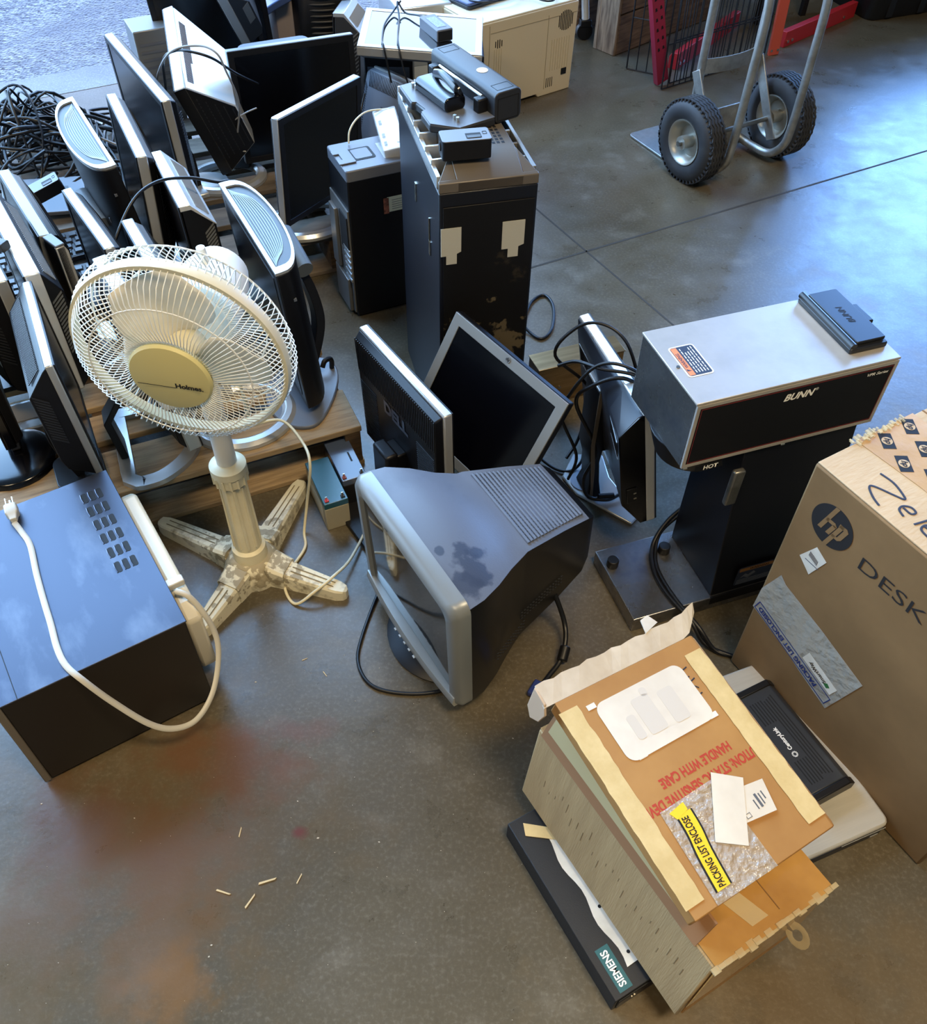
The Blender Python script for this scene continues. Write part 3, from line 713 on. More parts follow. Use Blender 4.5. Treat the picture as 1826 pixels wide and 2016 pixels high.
# ------------------------------------------------------------------ two rib-topped monitors
RIBT = mat('ribbed silver top', (116, 124, 128), 0.36, metal=0.3)
def rib_top(label, M, w, h, t, dep, flip=1):
    o = thing('rib_topped_monitor', M, label, 'monitor')
    def arc(k, s=1.0):   # plan outline: flat front, bowed back
        n = 22; pts = [(-w / 2 * k, -t / 2 * s), (w / 2 * k, -t / 2 * s)]
        for i in range(n + 1):
            a = PI * i / n
            pts.append((w / 2 * k * math.cos(a), -t / 2 * s + 0.012 + (t + dep) * s * math.sin(a) ** 0.75))
        return pts
    MB().prism(arc(1.0), 0, h - 0.006, 'z').build('casing', BLK, o, bevel=0.003)
    MB().box((0, -t / 2 - 0.0006, h / 2), (w - 0.05, 0.0015, h - 0.05)).build('screen', SCR, o, smooth=None)
    rim = MB()
    A, B_ = arc(1.0), arc(0.90)
    B_ = [(x * 0.985, -t / 2 + 0.008 + (y + t / 2) * 0.83) for x, y in B_]
    n = len(A); vs = [(x, y, h - 0.006) for x, y in A] + [(x, y, h) for x, y in A] + [(x, y, h) for x, y in B_] + [(x, y, h - 0.004) for x, y in B_]
    fs = []
    for r in range(3):
        fs += [(r * n + k, r * n + (k + 1) % n, (r + 1) * n + (k + 1) % n, (r + 1) * n + k) for k in range(n)]
    rim.add(vs, fs).build('top_rim', SIL, o, smooth=40)
    MB().prism([(x, y) for x, y in B_], h - 0.0062, h - 0.0045, 'z').build('top_grille', CHAR, o, smooth=None)
    g = MB()
    for k in range(9):
        f = (k + 0.5) / 9
        pts = []
        for i in range(23):
            a = PI * i / 22
            x = w * 0.44 * math.cos(a) * (0.97 - 0.02 * k)
            pts.append((x, -t / 2 + 0.011 + (t + dep) * 0.80 * f * math.sin(a) ** 0.75, h - 0.0042))
        g.tube(pts, 0.0015, 5)
    g.build('top_ribs', RIBT, o, smooth=60)
    for s_ in (-1, 1):
        MB().box((s_ * (w / 2 - 0.004), 0.012, h * 0.80), (0.008, 0.006, 0.006)).build('side_latch', GREY, o, smooth=None)
    return o
n9 = rib_top('tall monitor with ribbed silver top and curved black neck, right behind the fan', pose(-0.4213, 1.6628, 0.1539, 297.5, 4.0, 0.4), 0.3735, 0.3587, 0.03, 0.030)
c9 = WM[n9.name] @ Vector((0, 0.04, 0.2)); b9 = (WM[n9.name].to_3x3() @ Vector((0, 1, 0))); b9.z = 0; b9.normalize()
fp = [(-0.452, 1.532), (-0.415, 1.478), (-0.367, 1.456), (-0.325, 1.474), (-0.302, 1.555), (-0.300, 1.640), (-0.325, 1.690), (-0.372, 1.700), (-0.43, 1.66), (-0.46, 1.60)]
fp = [(p.x, p.y) for p in spline([(a, c, 0) for a, c in fp], 4, closed=True)]
MB().prism(fp, PT, PT + 0.010, 'z').build('foot', GREY, n9, world=True, bevel=0.003)
MB().sweep(spline([c9 - b9 * 0.01 + Vector((0, 0, 0.05)), c9 + b9 * 0.035 + Vector((0, 0, 0.02)), c9 + b9 * 0.062 + Vector((0.005, -0.03, -0.08)), c9 + b9 * 0.052 + Vector((0.0, -0.06, -0.16)), c9 + b9 * 0.022 + Vector((-0.005, -0.075, -0.225))], 6),
           [(-0.022, -0.010), (0.022, -0.010), (0.022, 0.010), (-0.022, 0.010)], up=tuple(b9)).build('neck', BLK, n9, world=True, bevel=0.004)
MB().cyl(c9 + b9 * 0.022 + Vector((-0.03, 0.06, 0.075)), c9 + b9 * 0.032 + Vector((0.02, -0.035, 0.045)), 0.026, 0.020).build('hinge', RIBT, n9, world=True)
MB().tube(spline([(-0.318, 1.662, PT + 0.008), (-0.318, 1.662, PT + 0.035), (-0.330, 1.650, PT + 0.040), (-0.336, 1.640, PT + 0.028)], 4), 0.006, 8).build('cable_hook', BLK, n9, world=True)
n2 = rib_top('tall monitor with a ribbed silver top turned away beside the black cable heap', pose(-0.8717, 2.0907, 0.1567, 120.9, -7.1, -1.0), 0.374, 0.343, 0.03, 0.030)
M2 = WM[n2.name]
c2 = M2 @ Vector((0, 0.04, 0.17)); b2 = M2.to_3x3() @ Vector((0, 1, 0)); b2.z = 0; b2.normalize()
MB().prism([(p[0], p[1]) for p in oval_pts((c2.x + b2.x * 0.07, c2.y + b2.y * 0.07), 0.10, 0.08, 30)], PT, PT + 0.010, 'z').build('foot', GREY, n2, world=True, bevel=0.003)
MB().sweep(spline([c2 - b2 * 0.01, c2 + b2 * 0.05 + Vector((0, 0, 0.0)), c2 + b2 * 0.06 + Vector((0, 0, -0.10)), c2 + b2 * 0.05 + Vector((0, 0, -0.175))], 6), [(-0.022, -0.010), (0.022, -0.010), (0.022, 0.010), (-0.022, 0.010)], up=tuple(b2)).build('neck', BLK, n2, world=True, bevel=0.004)
MB().cyl(M2 @ Vector((0.0, 0.075, 0.20)), M2 @ Vector((-0.10, 0.062, 0.17)), 0.024, 0.018).build('hinge', RIBT, n2, world=True)
b = MB()
for x in (-0.12, -0.085, -0.05, 0.03, 0.055):
    b.box((x, 0.054 - abs(x) * 0.10, 0.19), (0.022, 0.006, 0.012), )
b.build('ports', GREY, n2, smooth=None)
# ------------------------------------------------------------------ loose stand post and bits at the left
t = thing('monitor_stand', pose(-0.897, 1.713, PT, 317.5), 'bare black stand post with a silver edge, standing between monitors at the left', 'monitor stand')
MB().box((0, 0, 0.165), (0.0554, 0.022, 0.27)).build('post', BLK, t, bevel=0.003)
MB().prism([(-0.011, 0.02), (0.0, 0.01), (0.014, 0.02), (0.014, 0.285), (0.008, 0.30), (-0.011, 0.30)], 0.0205, 0.0277, 'x').build('edge_trim', SILW, t, bevel=0.001)
MB().box((0, 0, 0.302), (0.0554, 0.022, 0.006)).build('top_cap', GREY, t, bevel=0.002)
MB().prism(rrect(-0.08, -0.05, 0.08, 0.09, 0.02), 0, 0.010, 'z').build('foot', SIL, t, bevel=0.002)
t = thing('stand_plate', pose(-0.985, 1.47, PT, 26), 'small silver base plate with grey paper on it, seen between the leftmost monitors', 'stand plate')
MB().prism(rrect(-0.085, -0.05, 0.085, 0.05, 0.02), 0, 0.014, 'z').build('plate', SIL, t, bevel=0.003)
MB().box((0.01, 0.01, 0.0150), (0.09, 0.06, 0.0012)).build('sheet', mat('grey paper', (150, 146, 140), 0.8), t, smooth=None)
# grey folded stand lying behind the middle screen of the far pallet
t = thing('monitor_stand', pose(-0.60, 2.83, 0.0, 24), 'grey monitor stand with a flat rounded foot turned up behind the large dark screen', 'monitor stand')
MB().prism(rrect(-0.11, -0.10, 0.11, 0.015, 0.025), 0, 0.014, 'z', Matrix.Translation((0, 0, 0.395)) @ Matrix.Rotation(R_(12), 4, 'X')).build('foot', GREY, t, bevel=0.003)
MB().box((0, 0.0, 0.262), (0.07, 0.03, 0.26)).build('post', GREY, t, bevel=0.004)
MB().prism(rrect(-0.07, -0.06, 0.07, 0.06, 0.015), 0.12, 0.14, 'z').build('mount_plate', GREY, t, bevel=0.002)
# ------------------------------------------------------------------ towers
SCUFF = mat('scuffed black sheet metal', (13, 12, 12), 0.5, spec=0.3, rgb2=(92, 82, 62), scale=7, lo=0.60, hi=0.80, detail=9, bump=0.1, bscale=80)
NAVY = mat('black painted steel', (14, 16, 24), 0.38, spec=0.4, rgb2=(34, 40, 54), scale=4, lo=0.55, hi=0.8)
BRONZE = mat('dull brown grey bezel', (104, 96, 86), 0.42, metal=0.3)
stain(SCUFF, (0.0, -0.20, 0.22), (0.085, 0.1, 0.10), (96, 86, 66), 0.75, 34.0, 1.2)
stain(SCUFF, (-0.06, -0.20, 0.27), (0.04, 0.1, 0.06), (120, 112, 92), 0.6, 60.0, 1.1)
t = thing('server_tower', pose(-0.0143, 1.734, 0, 14.8), 'tall scuffed black server tower standing on end with a grey bezel on top', 'computer tower')
W_, D_, H_ = 0.190, 0.389, 0.655
MB().box((0, 0, H_ / 2), (W_, D_, H_)).build('chassis', NAVY, t, bevel=0.003)
pn = MB().box((0.001, -D_ / 2 - 0.0015, H_ / 2 - 0.012), (W_ - 0.012, 0.003, H_ - 0.03)).build('end_panel', SCUFF, t, bevel=0.001)
PALE = mat('pale grey plate', (176, 174, 162), 0.6)
for x0, x1 in ((-0.094, -0.053), (0.027, 0.073)):
    xc = (x0 + x1) / 2
    MB().prism([(x0 + 0.001, 0.527), (xc - 0.009, 0.527), (xc - 0.009, 0.508), (xc + 0.012, 0.508), (xc + 0.012, 0.530), (x1, 0.534), (x1, 0.586), (x0 + 0.001, 0.586)], -D_ / 2 - 0.0042, -D_ / 2 - 0.003, 'y').build('cutout_plate', PALE, t, smooth=None)
b = MB()
for sx in (-1,):
    b.tube([(-W_ / 2 - 0.001, -0.11, 0.50), (-W_ / 2 - 0.001, -0.11, 0.56)], 0.002, 5)
    b.box((-W_ / 2 - 0.001, -0.112, 0.495), (0.003, 0.012, 0.03)); b.box((-W_ / 2 - 0.001, 0.02, 0.545), (0.003, 0.010, 0.04))
b.build('side_clip', PINS, t, smooth=None)
# top bezel: sloping front plate, raised perforated deck, pocketed side rails
bz = MB()
bz.prism([(-D_ / 2, H_), (-D_ / 2, H_ + 0.019), (-0.128, H_ + 0.043), (D_ / 2, H_ + 0.043), (D_ / 2, H_)], -0.060, 0.066, 'x')
bz.prism([(-D_ / 2, H_), (-D_ / 2, H_ + 0.019), (-D_ / 2 + 0.008, H_ + 0.022), (-D_ / 2 + 0.008, H_)], -W_ / 2, W_ / 2, 'x')
# mitred wings either side of the sloping plate
for s_, xi in ((-1, -0.060), (1, 0.066)):
    vs = [(s_ * W_ / 2, -D_ / 2 + 0.006, H_ + 0.0195), (xi, -D_ / 2 + 0.006, H_ + 0.0195), (xi, -0.128, H_ + 0.043), (s_ * W_ / 2, -D_ / 2 + 0.006, H_), (xi, -D_ / 2 + 0.006, H_), (xi, -0.128, H_)]
    bz.add(vs, [(0, 1, 2), (3, 5, 4), (0, 3, 4, 1), (1, 4, 5, 2), (2, 5, 3, 0)])
bezel = bz.build('top_bezel', BRONZE, t, bevel=0.0015)
b = MB()
for ix in range(11):
    for iy in range(22):
        b.prism([(-0.044 + 0.0092 * ix + dx, -0.108 + 0.0125 * iy + dy) for dx, dy in ((-.0028, -.0038), (.0028, -.0038), (.0028, .0038), (-.0028, .0038))], H_ + 0.0425, H_ + 0.0434, 'z')
o = b.build('perforation', SLIT, bezel, smooth=None)
for s_ in (-1, 1):
    xi = -0.060 if s_ < 0 else 0.066; xo = s_ * W_ / 2
    rl = MB()
    rl.box((xo - s_ * 0.004, 0.01, H_ + 0.012), (0.008, D_ - 0.02, 0.024))
    for y in (-0.128, -0.075, -0.022, 0.031, 0.092, 0.14, 0.188):
        rl.prism([(y - 0.003, H_), (y + 0.003, H_), (y + 0.003, H_ + (0.034 if s_ < 0 else 0.022)), (y - 0.003, H_ + (0.034 if s_ < 0 else 0.022))], min(xi, xo), max(xi, xo), 'x')
    rl.build('pocket_rail', SIL if s_ < 0 else SILD, t, bevel=0.001)  # one rail brighter, one darker: light and shade put into the colours
    MB().box(((xi + xo) / 2, 0.03, H_ + 0.0015), (abs(xo - xi), 0.30, 0.003)).build('pocket_floor', SLIT, t, smooth=None)
    g = MB()
    for iy in range(5):
        for k in range(2):
            for q in range(5):
                yy = (0.155 if k else 0.10) + q * 0.006
                g.box(((xi + xo) / 2 - 0.010 + iy * 0.005, yy, H_ + 0.0036), (0.0026, 0.0032, 0.001))
    g.build('pocket_holes', GREY, t, smooth=None)
# power brick on the tower
def power_module(M, label):
    o = thing('power_module', M, label, 'power adapter')
    w, d, h = 0.0915, 0.046, 0.036
    MB().prism(rrect(-w / 2, -d / 2, w / 2, d / 2, 0.006), 0, h - 0.002, 'z').build('body', BLK, o)
    MB().prism(rrect(-w / 2, -d / 2, w / 2, d / 2, 0.006), h - 0.0018, h, 'z').build('lid', GREY, o, bevel=0.0006)
    MB().box((0.014, -0.006, h + 0.0002), (0.028, 0.018, 0.0012)).build('latch_recess', SLIT, o, smooth=None)
    MB().box((0.014, -0.0105, h + 0.0006), (0.025, 0.010, 0.0014)).build('latch', CHAR, o, bevel=0.0004)
    MB().ring(0.008, 0.010, 0.0008, 0, 0.0006, T=Matrix.Translation((0.036, -0.003, h + 0.0006)) @ Matrix.Rotation(R_(-90), 4, 'X')).build('mark', SLIT, o, smooth=None)
    MB().cyl((-w / 2 - 0.002, 0, h * 0.5), (-w / 2 + 0.002, 0, h * 0.5), 0.008, n=14).build('socket', SLIT, o)
    return o
power_module(pose(-0.011, 1.592, 0.6985, 12.3), 'black power brick with grey top on the tall server tower')
# laptop dock with long bar on the tower
t = thing('docking_station', pose(0.0055, 1.822, 0.700, 33.1, 0.6, -1.5), 'black docking station with a long blue-black bar and latched tray on the tall server tower', 'docking station')
Wb, Lb, Hb = 0.060, 0.236, 0.060
sec = [(x, z) for x, z in rrect(-Wb / 2, 0.002, Wb / 2, Hb, 0.010)]
MB().prism([(x, z) for x, z in sec], -Lb / 2, Lb / 2, 'y').build('bar_housing', CHAR, t, bevel=0.002)
for y in (-Lb / 2 + 0.022, Lb / 2 - 0.02):
    MB().ring(0.038, 0.024, 0.001, 0, 0.0006, T=Matrix.Translation((0, y - 0.0, Hb + 0.0003)) @ Matrix.Rotation(R_(-90), 4, 'X') @ Matrix.Translation((0, 0, -0.012))).build('recessed_mark', SLIT, t, smooth=None)
o = MB().cyl((0.004, -0.02, Hb), (0.004, -0.02, Hb + 0.0007), 0.0115, n=24).build('round_sticker', WHITE, t)
o['label'] = 'round white sticker'
MB().ring(Wb * 0.80, Hb * 0.72, 0.0012, -Lb / 2 - 0.0006, -Lb / 2, 0.006).build('end_cap_line', SLIT, t, smooth=None)
tray = MB()
tray.prism([(-0.150, -0.075), (-0.110, -0.120), (-0.030, -0.120), (-0.030, 0.095), (-0.120, 0.095), (-0.135, 0.02), (-0.128, 0.015), (-0.128, -0.02), (-0.140, -0.025)], 0.0, 0.016, 'z')
tray.build('tray', CHAR, t, bevel=0.003)
MB().prism([(-0.148, -0.074), (-0.109, -0.118), (-0.030, -0.118), (-0.030, 0.093), (-0.118, 0.093), (-0.133, 0.02), (-0.126, 0.015), (-0.126, -0.02), (-0.138, -0.025)], 0.0161, 0.0172, 'z').build('tray_face', GREY, t, smooth=None)
for y in (-0.082, 0.085):
    MB().box((-0.040, y, 0.028), (0.022, 0.020, 0.030)).build('arm', BLK, t, bevel=0.003)
MB().tube([(-0.034, -0.078, 0.042), (-0.034, 0.078, 0.042)], 0.003, 8).build('rod', SIL, t)
MB().loft([[(x, -0.058 + i * 0.116, z) for x, z in rrect(-0.104, 0.017, -0.058, 0.044, 0.009)] for i in (0, 1)]).build('latch_barrel', BLKG, t, bevel=0.003)
MB().tube(spline([(-0.066, -0.050, 0.036), (-0.072, -0.046, 0.052), (-0.070, 0.005, 0.058), (-0.066, 0.045, 0.046)], 5), 0.009, 8, flat=0.5).build('latch_lever', BLKG, t)
for y in (-0.085, -0.096, 0.06, 0.073):
    MB().cyl((-0.100, y, 0.016), (-0.100, y, 0.026), 0.0032, n=10).build('contact_pin', PINS, t)
# small black tower turned round, with a metal backplate
t = thing('computer_tower', pose(-0.2486, 2.1385, 0, 25.5), 'small black computer tower with a photo sticker, rear metal slots facing left', 'computer tower')
W_, D_, H_ = 0.205, 0.145, 0.4225
MB().box((0.0125, 0, H_ / 2 - 0.01), (W_, D_, H_ - 0.03)).build('case', BLK, t, bevel=0.004)
tp = MB()
tp.prism(rrect(-0.090, -0.073, 0.115, 0.073, 0.008), H_ - 0.03, H_, 'z')
tp.build('top_panel', GREY, t, bevel=0.003)
MB().prism(rrect(-0.055, -0.030, 0.005, 0.030, 0.006), H_ + 0.0002, H_ + 0.0010, 'z').build('tray_recess', SLIT, t, smooth=None)
MB().prism(rrect(-0.046, -0.024, -0.002, 0.024, 0.005), H_ + 0.0004, H_ + 0.0016, 'z').build('tray_insert', GREY, t, smooth=None)
MB().prism([(-0.093, -0.040), (-0.050, -0.040), (-0.050, 0.030), (-0.093, 0.030), (-0.093, 0.012), (-0.078, 0.012), (-0.078, -0.018), (-0.093, -0.018)], H_ + 0.001, H_ + 0.004, 'z').build('handle_plate', GREY, t, bevel=0.001)
MB().prism([(0.020, -0.045), (0.062, -0.045), (0.068, 0.035), (0.026, 0.035)], H_ + 0.0002, H_ + 0.0008, 'z').build('plastic_sleeve_patch', CLEARP, t, smooth=None)
BP = MB().box((-0.0925, 0, 0.165), (0.004, D_ - 0.012, 0.30)).build('backplate', SILD, t, smooth=None)
MB().box((-0.0945, -0.035, 0.245), (0.006, 0.055, 0.10)).build('vent_panel', SLIT, t, smooth=None)
g = MB()
for k in range(6):
    g.box((-0.096, -0.045, 0.20 - k * 0.017), (0.004, 0.045, 0.010))
g.build('slot_covers', SIL, t, bevel=0.001)
MB().box((-0.099, 0.035, 0.20), (0.010, 0.045, 0.17)).build('flange', SILD, t, bevel=0.002)
MB().box((-0.0985, 0.0, 0.06), (0.010, 0.10, 0.10)).build('power_supply_face', SILD, t, bevel=0.002)
st = MB().box((0.042, -D_ / 2 - 0.0007, 0.315), (0.062, 0.0012, 0.040)).build('printed_label', mat('pale green label', (178, 190, 176), 0.7), t, smooth=None)
st['label'] = 'pale label with small print and a tiny face photo'
MB().box((0.008, -D_ / 2 - 0.0008, 0.313), (0.014, 0.0014, 0.042)).build('photo_sticker', mat('photo sticker', (140, 88, 70), 0.6, rgb2=(60, 36, 30), scale=90), t, smooth=None)
for k in range(5):
    MB().box((0.045, -D_ / 2 - 0.0015, 0.326 - 0.006 * k), (0.044, 0.0004, 0.0012)).build('print_line', GREY, st, smooth=None)
# film-wrapped drive on the small tower
t = thing('wrapped_drive', pose(-0.1995, 2.190, 0.431, 14.3, 11, -10), 'silver drive wrapped in clear plastic film leaning on the small black tower', 'disk drive')
MB().box((0, 0, 0.016), (0.055, 0.15, 0.026)).build('body', SIL, t, bevel=0.002)
MB().box((0, 0, 0.016), (0.060, 0.157, 0.034)).build('film', CLEARP, t, bevel=0.004)
MB().box((0.018, 0.0, 0.0305), (0.016, 0.11, 0.002)).build('label', WHITE, t, smooth=None)
b = MB()
for y in (-0.05, -0.02, 0.03): b.box((-0.018, y, 0.0305), (0.007, 0.012, 0.003))
b.build('clips', BLK, t, smooth=None)
cable('white_cable', [(-0.305, 2.172, 0.426), (-0.301, 2.178, 0.455), (-0.284, 2.200, 0.475), (-0.258, 2.237, 0.478), (-0.21, 2.262, 0.473)], 0.0022, FANW, 'thin white cable arching from the small black tower to the wrapped drive', 'cable')
# dark desktop under the monitor lying flat
t = thing('computer_tower', pose(-0.055, 2.935, 0, 2), 'dark computer tower hidden under the monitor lying flat', 'computer tower')
MB().box((0, 0, 0.193), (0.17, 0.25, 0.386)).build('case', BLK, t, bevel=0.004)
g = MB()
for k in range(9): g.box((-0.068 + k * 0.017, -0.126, 0.25), (0.006, 0.003, 0.22))
g.build('vent_slots', GREY, t, smooth=None)
t = thing('computer_tower', pose(-0.265, 2.985, 0, 2), 'second dark computer tower under the flat monitor, nearer the doorway', 'computer tower')
MB().box((0, 0, 0.190), (0.15, 0.20, 0.380)).build('case', BLK, t, bevel=0.004)
MB().box((0, -0.1005, 0.30), (0.13, 0.003, 0.04)).build('drive_bay', GREY, t, smooth=None)
# power brick with cord on the flat monitor
M11 = WM[m11.name]
bp_ = M11 @ Vector((0.042, -0.0175, 0.135))
t = thing('laptop_charger', pose(bp_.x, bp_.y, bp_.z - 0.004, 118, 0, 0), 'grey laptop charger brick on the monitor lying flat', 'power adapter')
MB().prism(rrect(-0.062, -0.026, 0.062, 0.026, 0.004), 0, 0.034, 'z').build('brick', GREY, t, bevel=0.003)
o = MB().box((0.0, 0, 0.0343), (0.08, 0.03, 0.0008)).build('spec_label', mat('spec label', (150, 160, 176), 0.5, rgb2=(110, 120, 140), scale=200), t, smooth=None)
MB().box((-0.0625, 0, 0.017), (0.002, 0.046, 0.026)).build('socket', SLIT, t, smooth=None)
q = lambda x, z, d=0.0: M11 @ Vector((x, -0.016 - d, z))
MB().tube(spline([q(0.02, 0.195, 0.018), q(-0.02, 0.23, 0.012), q(-0.06, 0.26, 0.006), q(-0.085, 0.275, 0.03), q(-0.075, 0.22, 0.005), q(-0.07, 0.10, 0.004), q(-0.062, 0.01, 0.005), q(-0.045, -0.012, -0.05), q(-0.03, -0.02, -0.09)], 6), 0.0028, 7).build('cord', BLKR, t, world=True)
cable('charger_cable', [q(-0.075, 0.285, 0.03), q(-0.095, 0.26, 0.008), q(-0.115, 0.16, 0.004), q(-0.112, 0.04, 0.004), q(-0.104, -0.006, 0.006), q(-0.09, -0.014, -0.05), q(-0.08, -0.02, -0.09)], 0.0028, BLKR, 'dark cord loop draped over the left side of the monitor lying flat', 'cable')
# ------------------------------------------------------------------ printer
t = thing('laser_printer', pose(0.0775, 3.5468, 0, 35.8), 'large beige office printer on the floor at the back, grille side facing the viewer', 'printer')
W_, D_, H_ = 0.450, 0.40, 0.307
b = MB()
x0, x1 = -W_ / 2, W_ / 2
b.prism([(x0, 0.0), (x0 + 0.06, 0.0), (x0 + 0.06, 0.012), (x1 - 0.17, 0.012), (x1 - 0.16, 0.0), (x1 - 0.008, 0.0), (x1, H_ - 0.03), (x1, H_), (x0, H_)], -D_ / 2, D_ / 2, 'y')
b.build('body', BEIGE, t, bevel=0.003)
fy = -D_ / 2
b = MB()
b.box((x0 + 0.055, fy - 0.0006, H_ / 2), (0.0016, 0.0016, H_ - 0.02)); b.box((x1 - 0.135, fy - 0.0006, H_ / 2), (0.0014, 0.0016, H_ - 0.05)); b.box((0.03, fy - 0.0006, H_ - 0.035), (W_ - 0.06, 0.0016, 0.0014))
b.build('panel_seams', mat('beige seam', (150, 138, 112), 0.7), t, smooth=None)
g = MB()
for k in range(9):
    x = x1 - 0.085 + 0.0075 * k
    hh = 0.034 * math.sqrt(max(0.05, 1 - ((k - 4) / 4.8) ** 2))
    g.box((x, fy - 0.0006, H_ - 0.055), (0.0032, 0.0014, 2 * hh))
for k in range(4): g.box((x0 + 0.082 + 0.009 * k, fy - 0.0006, H_ - 0.075), (0.003, 0.0014, 0.028 if k in (1, 2) else 0.02))
for k in range(4): g.box((x1 - 0.125 + 0.009 * k, fy - 0.0006, 0.045), (0.0022, 0.0014, 0.034))
g.build('grille_slots', SLIT, t, smooth=None)
g = MB()
for k in range(4): g.box((x0 + 0.078 + 0.010 * k, fy - 0.0006, 0.115), (0.0014, 0.0014, 0.20))
for k in range(8): g.box((x1 - 0.112 + 0.0115 * k, fy - 0.0006, 0.14), (0.0012, 0.0014, 0.11))
g.build('rib_lines', mat('beige rib', (186, 172, 140), 0.6), t, smooth=None)
MB().box((x1 - 0.045, fy - 0.001, 0.072), (0.024, 0.003, 0.022)).build('power_inlet', SLIT, t, smooth=None)
MB().prism(rrect(x0 + 0.004, -D_ / 2 + 0.004, x1 - 0.004, D_ / 2 - 0.004, 0.01), H_, H_ + 0.006, 'z').build('top_cover', CREAM, t, bevel=0.002)
BLUEB = mat('blue grey plastic', (66, 82, 120), 0.35)
PM = WM[t.name]
t = thing('notebook_computer', PM @ pose(-0.04, 0.035, H_ + 0.0065, 6), 'dark blue notebook lying closed on the beige printer', 'laptop')
MB().prism(rrect(-0.15, -0.105, 0.15, 0.105, 0.012), 0, 0.012, 'z').build('base', CHAR, t, bevel=0.002)
MB().prism(rrect(-0.15, -0.105, 0.15, 0.105, 0.012), 0.0125, 0.022, 'z').build('lid', BLUEB, t, bevel=0.003)
q = lambda x, y, z=0.03: PM @ Vector((x, y, H_ + z))
cable('printer_cable', [q(-0.13, 0.05), q(-0.12, 0.0), q(-0.155, -0.06), q(-0.12, -0.105), q(-0.04, -0.12), q(0.02, -0.10), q(0.05, -0.03), q(0.06, 0.06)], 0.0032, BLKR, 'black cable coiled over the notebook on the printer', 'cable')
cable('printer_cable', [q(0.03, -0.085), q(0.06, -0.13, 0.022), q(0.08, -0.185, 0.020), q(0.115, -0.19, 0.018), q(0.145, -0.15, 0.018), q(0.16, -0.06, 0.02), q(0.15, 0.05, 0.03)], 0.0032, BLKR, 'black cable looping over the near edge of the beige printer', 'cable')
t = thing('power_strip', PM @ pose(0.14, 0.03, H_ + 0.0065, 20), 'small dark plug block lying on the beige printer behind the notebook', 'plug')
MB().box((0, 0, 0.018), (0.05, 0.10, 0.036)).build('block', BLK, t, bevel=0.004)
MB().box((0, -0.02, 0.0365), (0.03, 0.04, 0.003)).build('face', GREY, t, bevel=0.001)
t = thing('white_box', pose(-0.215, 3.52, 0, 20), 'white boxy case behind the flat monitor, left of the beige printer', 'box')
MB().box((0, 0, 0.16), (0.20, 0.26, 0.32)).build('case', SILW, t, bevel=0.006)
MB().box((0, -0.1305, 0.2), (0.17, 0.003, 0.16)).build('front_panel', SIL, t, bevel=0.001)
MB().box((0.02, -0.1325, 0.255), (0.10, 0.003, 0.02)).build('slot', SLIT, t, smooth=None)
# ------------------------------------------------------------------ old tube monitors at the top
TUBE = mat('mushroom tube casing', (150, 138, 132), 0.4)
t = thing('tube_monitor', pose(-0.640, 3.53, 0.0, 10), 'mushroom coloured tube monitor with black ribbed back and blue-grey side arm, by the doorway', 'tube monitor')
MB().loft([[(x * s_ + o_, y, 0.27 + (z - 0.27) * s_) for x, z in rrect(-0.12, 0.09, 0.12, 0.45, 0.05)] for y, s_, o_ in ((-0.16, 0.80, 0.02), (-0.12, 0.96, 0.01), (0.0, 1.0, 0), (0.16, 1.0, 0))]).build('casing', TUBE, t, smooth=50)
MB().loft([[(x * s_ + o_, y, 0.26 + (z - 0.26) * s_) for x, z in rrect(-0.11, 0.09, 0.11, 0.43, 0.06)] for y, s_, o_ in ((-0.20, 0.74, 0.085), (-0.17, 0.92, 0.085), (-0.02, 1.0, 0.075), (0.10, 0.9, 0.07))]).build('rear_housing', BLK, t, smooth=50)
g = MB()
for k in range(15):
    z = 0.13 + k * 0.0185
    g.tube(spline([(0.0, -0.165, z), (0.03, -0.192, z), (0.085, -0.203, z), (0.14, -0.192, z), (0.175, -0.15, z)], 4), 0.0045, 6)
g.build('back_ribs', CHAR, t, smooth=60)
MB().sweep(spline([(-0.150, -0.13, 0.10), (-0.155, -0.15, 0.20), (-0.145, -0.165, 0.29), (-0.09, -0.18, 0.335), (-0.02, -0.185, 0.37)], 6), [(-0.012, -0.045), (0.012, -0.045), (0.012, 0.045), (-0.012, 0.045)], up=(0, 1, 0)).build('side_arm', BLUEB, t, bevel=0.004)
MB().ball((-0.172, -0.185, 0.22), (0.006, 0.020, 0.030)).build('button', SILW, t)
MB().lathe([(0.12, 0), (0.125, 0.02), (0.09, 0.05), (0.06, 0.11)], T=Matrix.Translation((0, 0.02, 0))).build('swivel_base', BLUEB, t)
t = thing('desktop_speaker', pose(-1.02, 2.98, 0, 28), 'grey slatted speaker box standing behind the bulky white-topped monitor', 'speaker')
MB().box((0, 0, 0.20), (0.11, 0.12, 0.40)).build('cabinet', SILD, t, bevel=0.004)
g = MB()
for k in range(14): g.box((0, -0.0605, 0.06 + k * 0.023), (0.085, 0.003, 0.008))
g.build('slats', GREY, t, smooth=None)
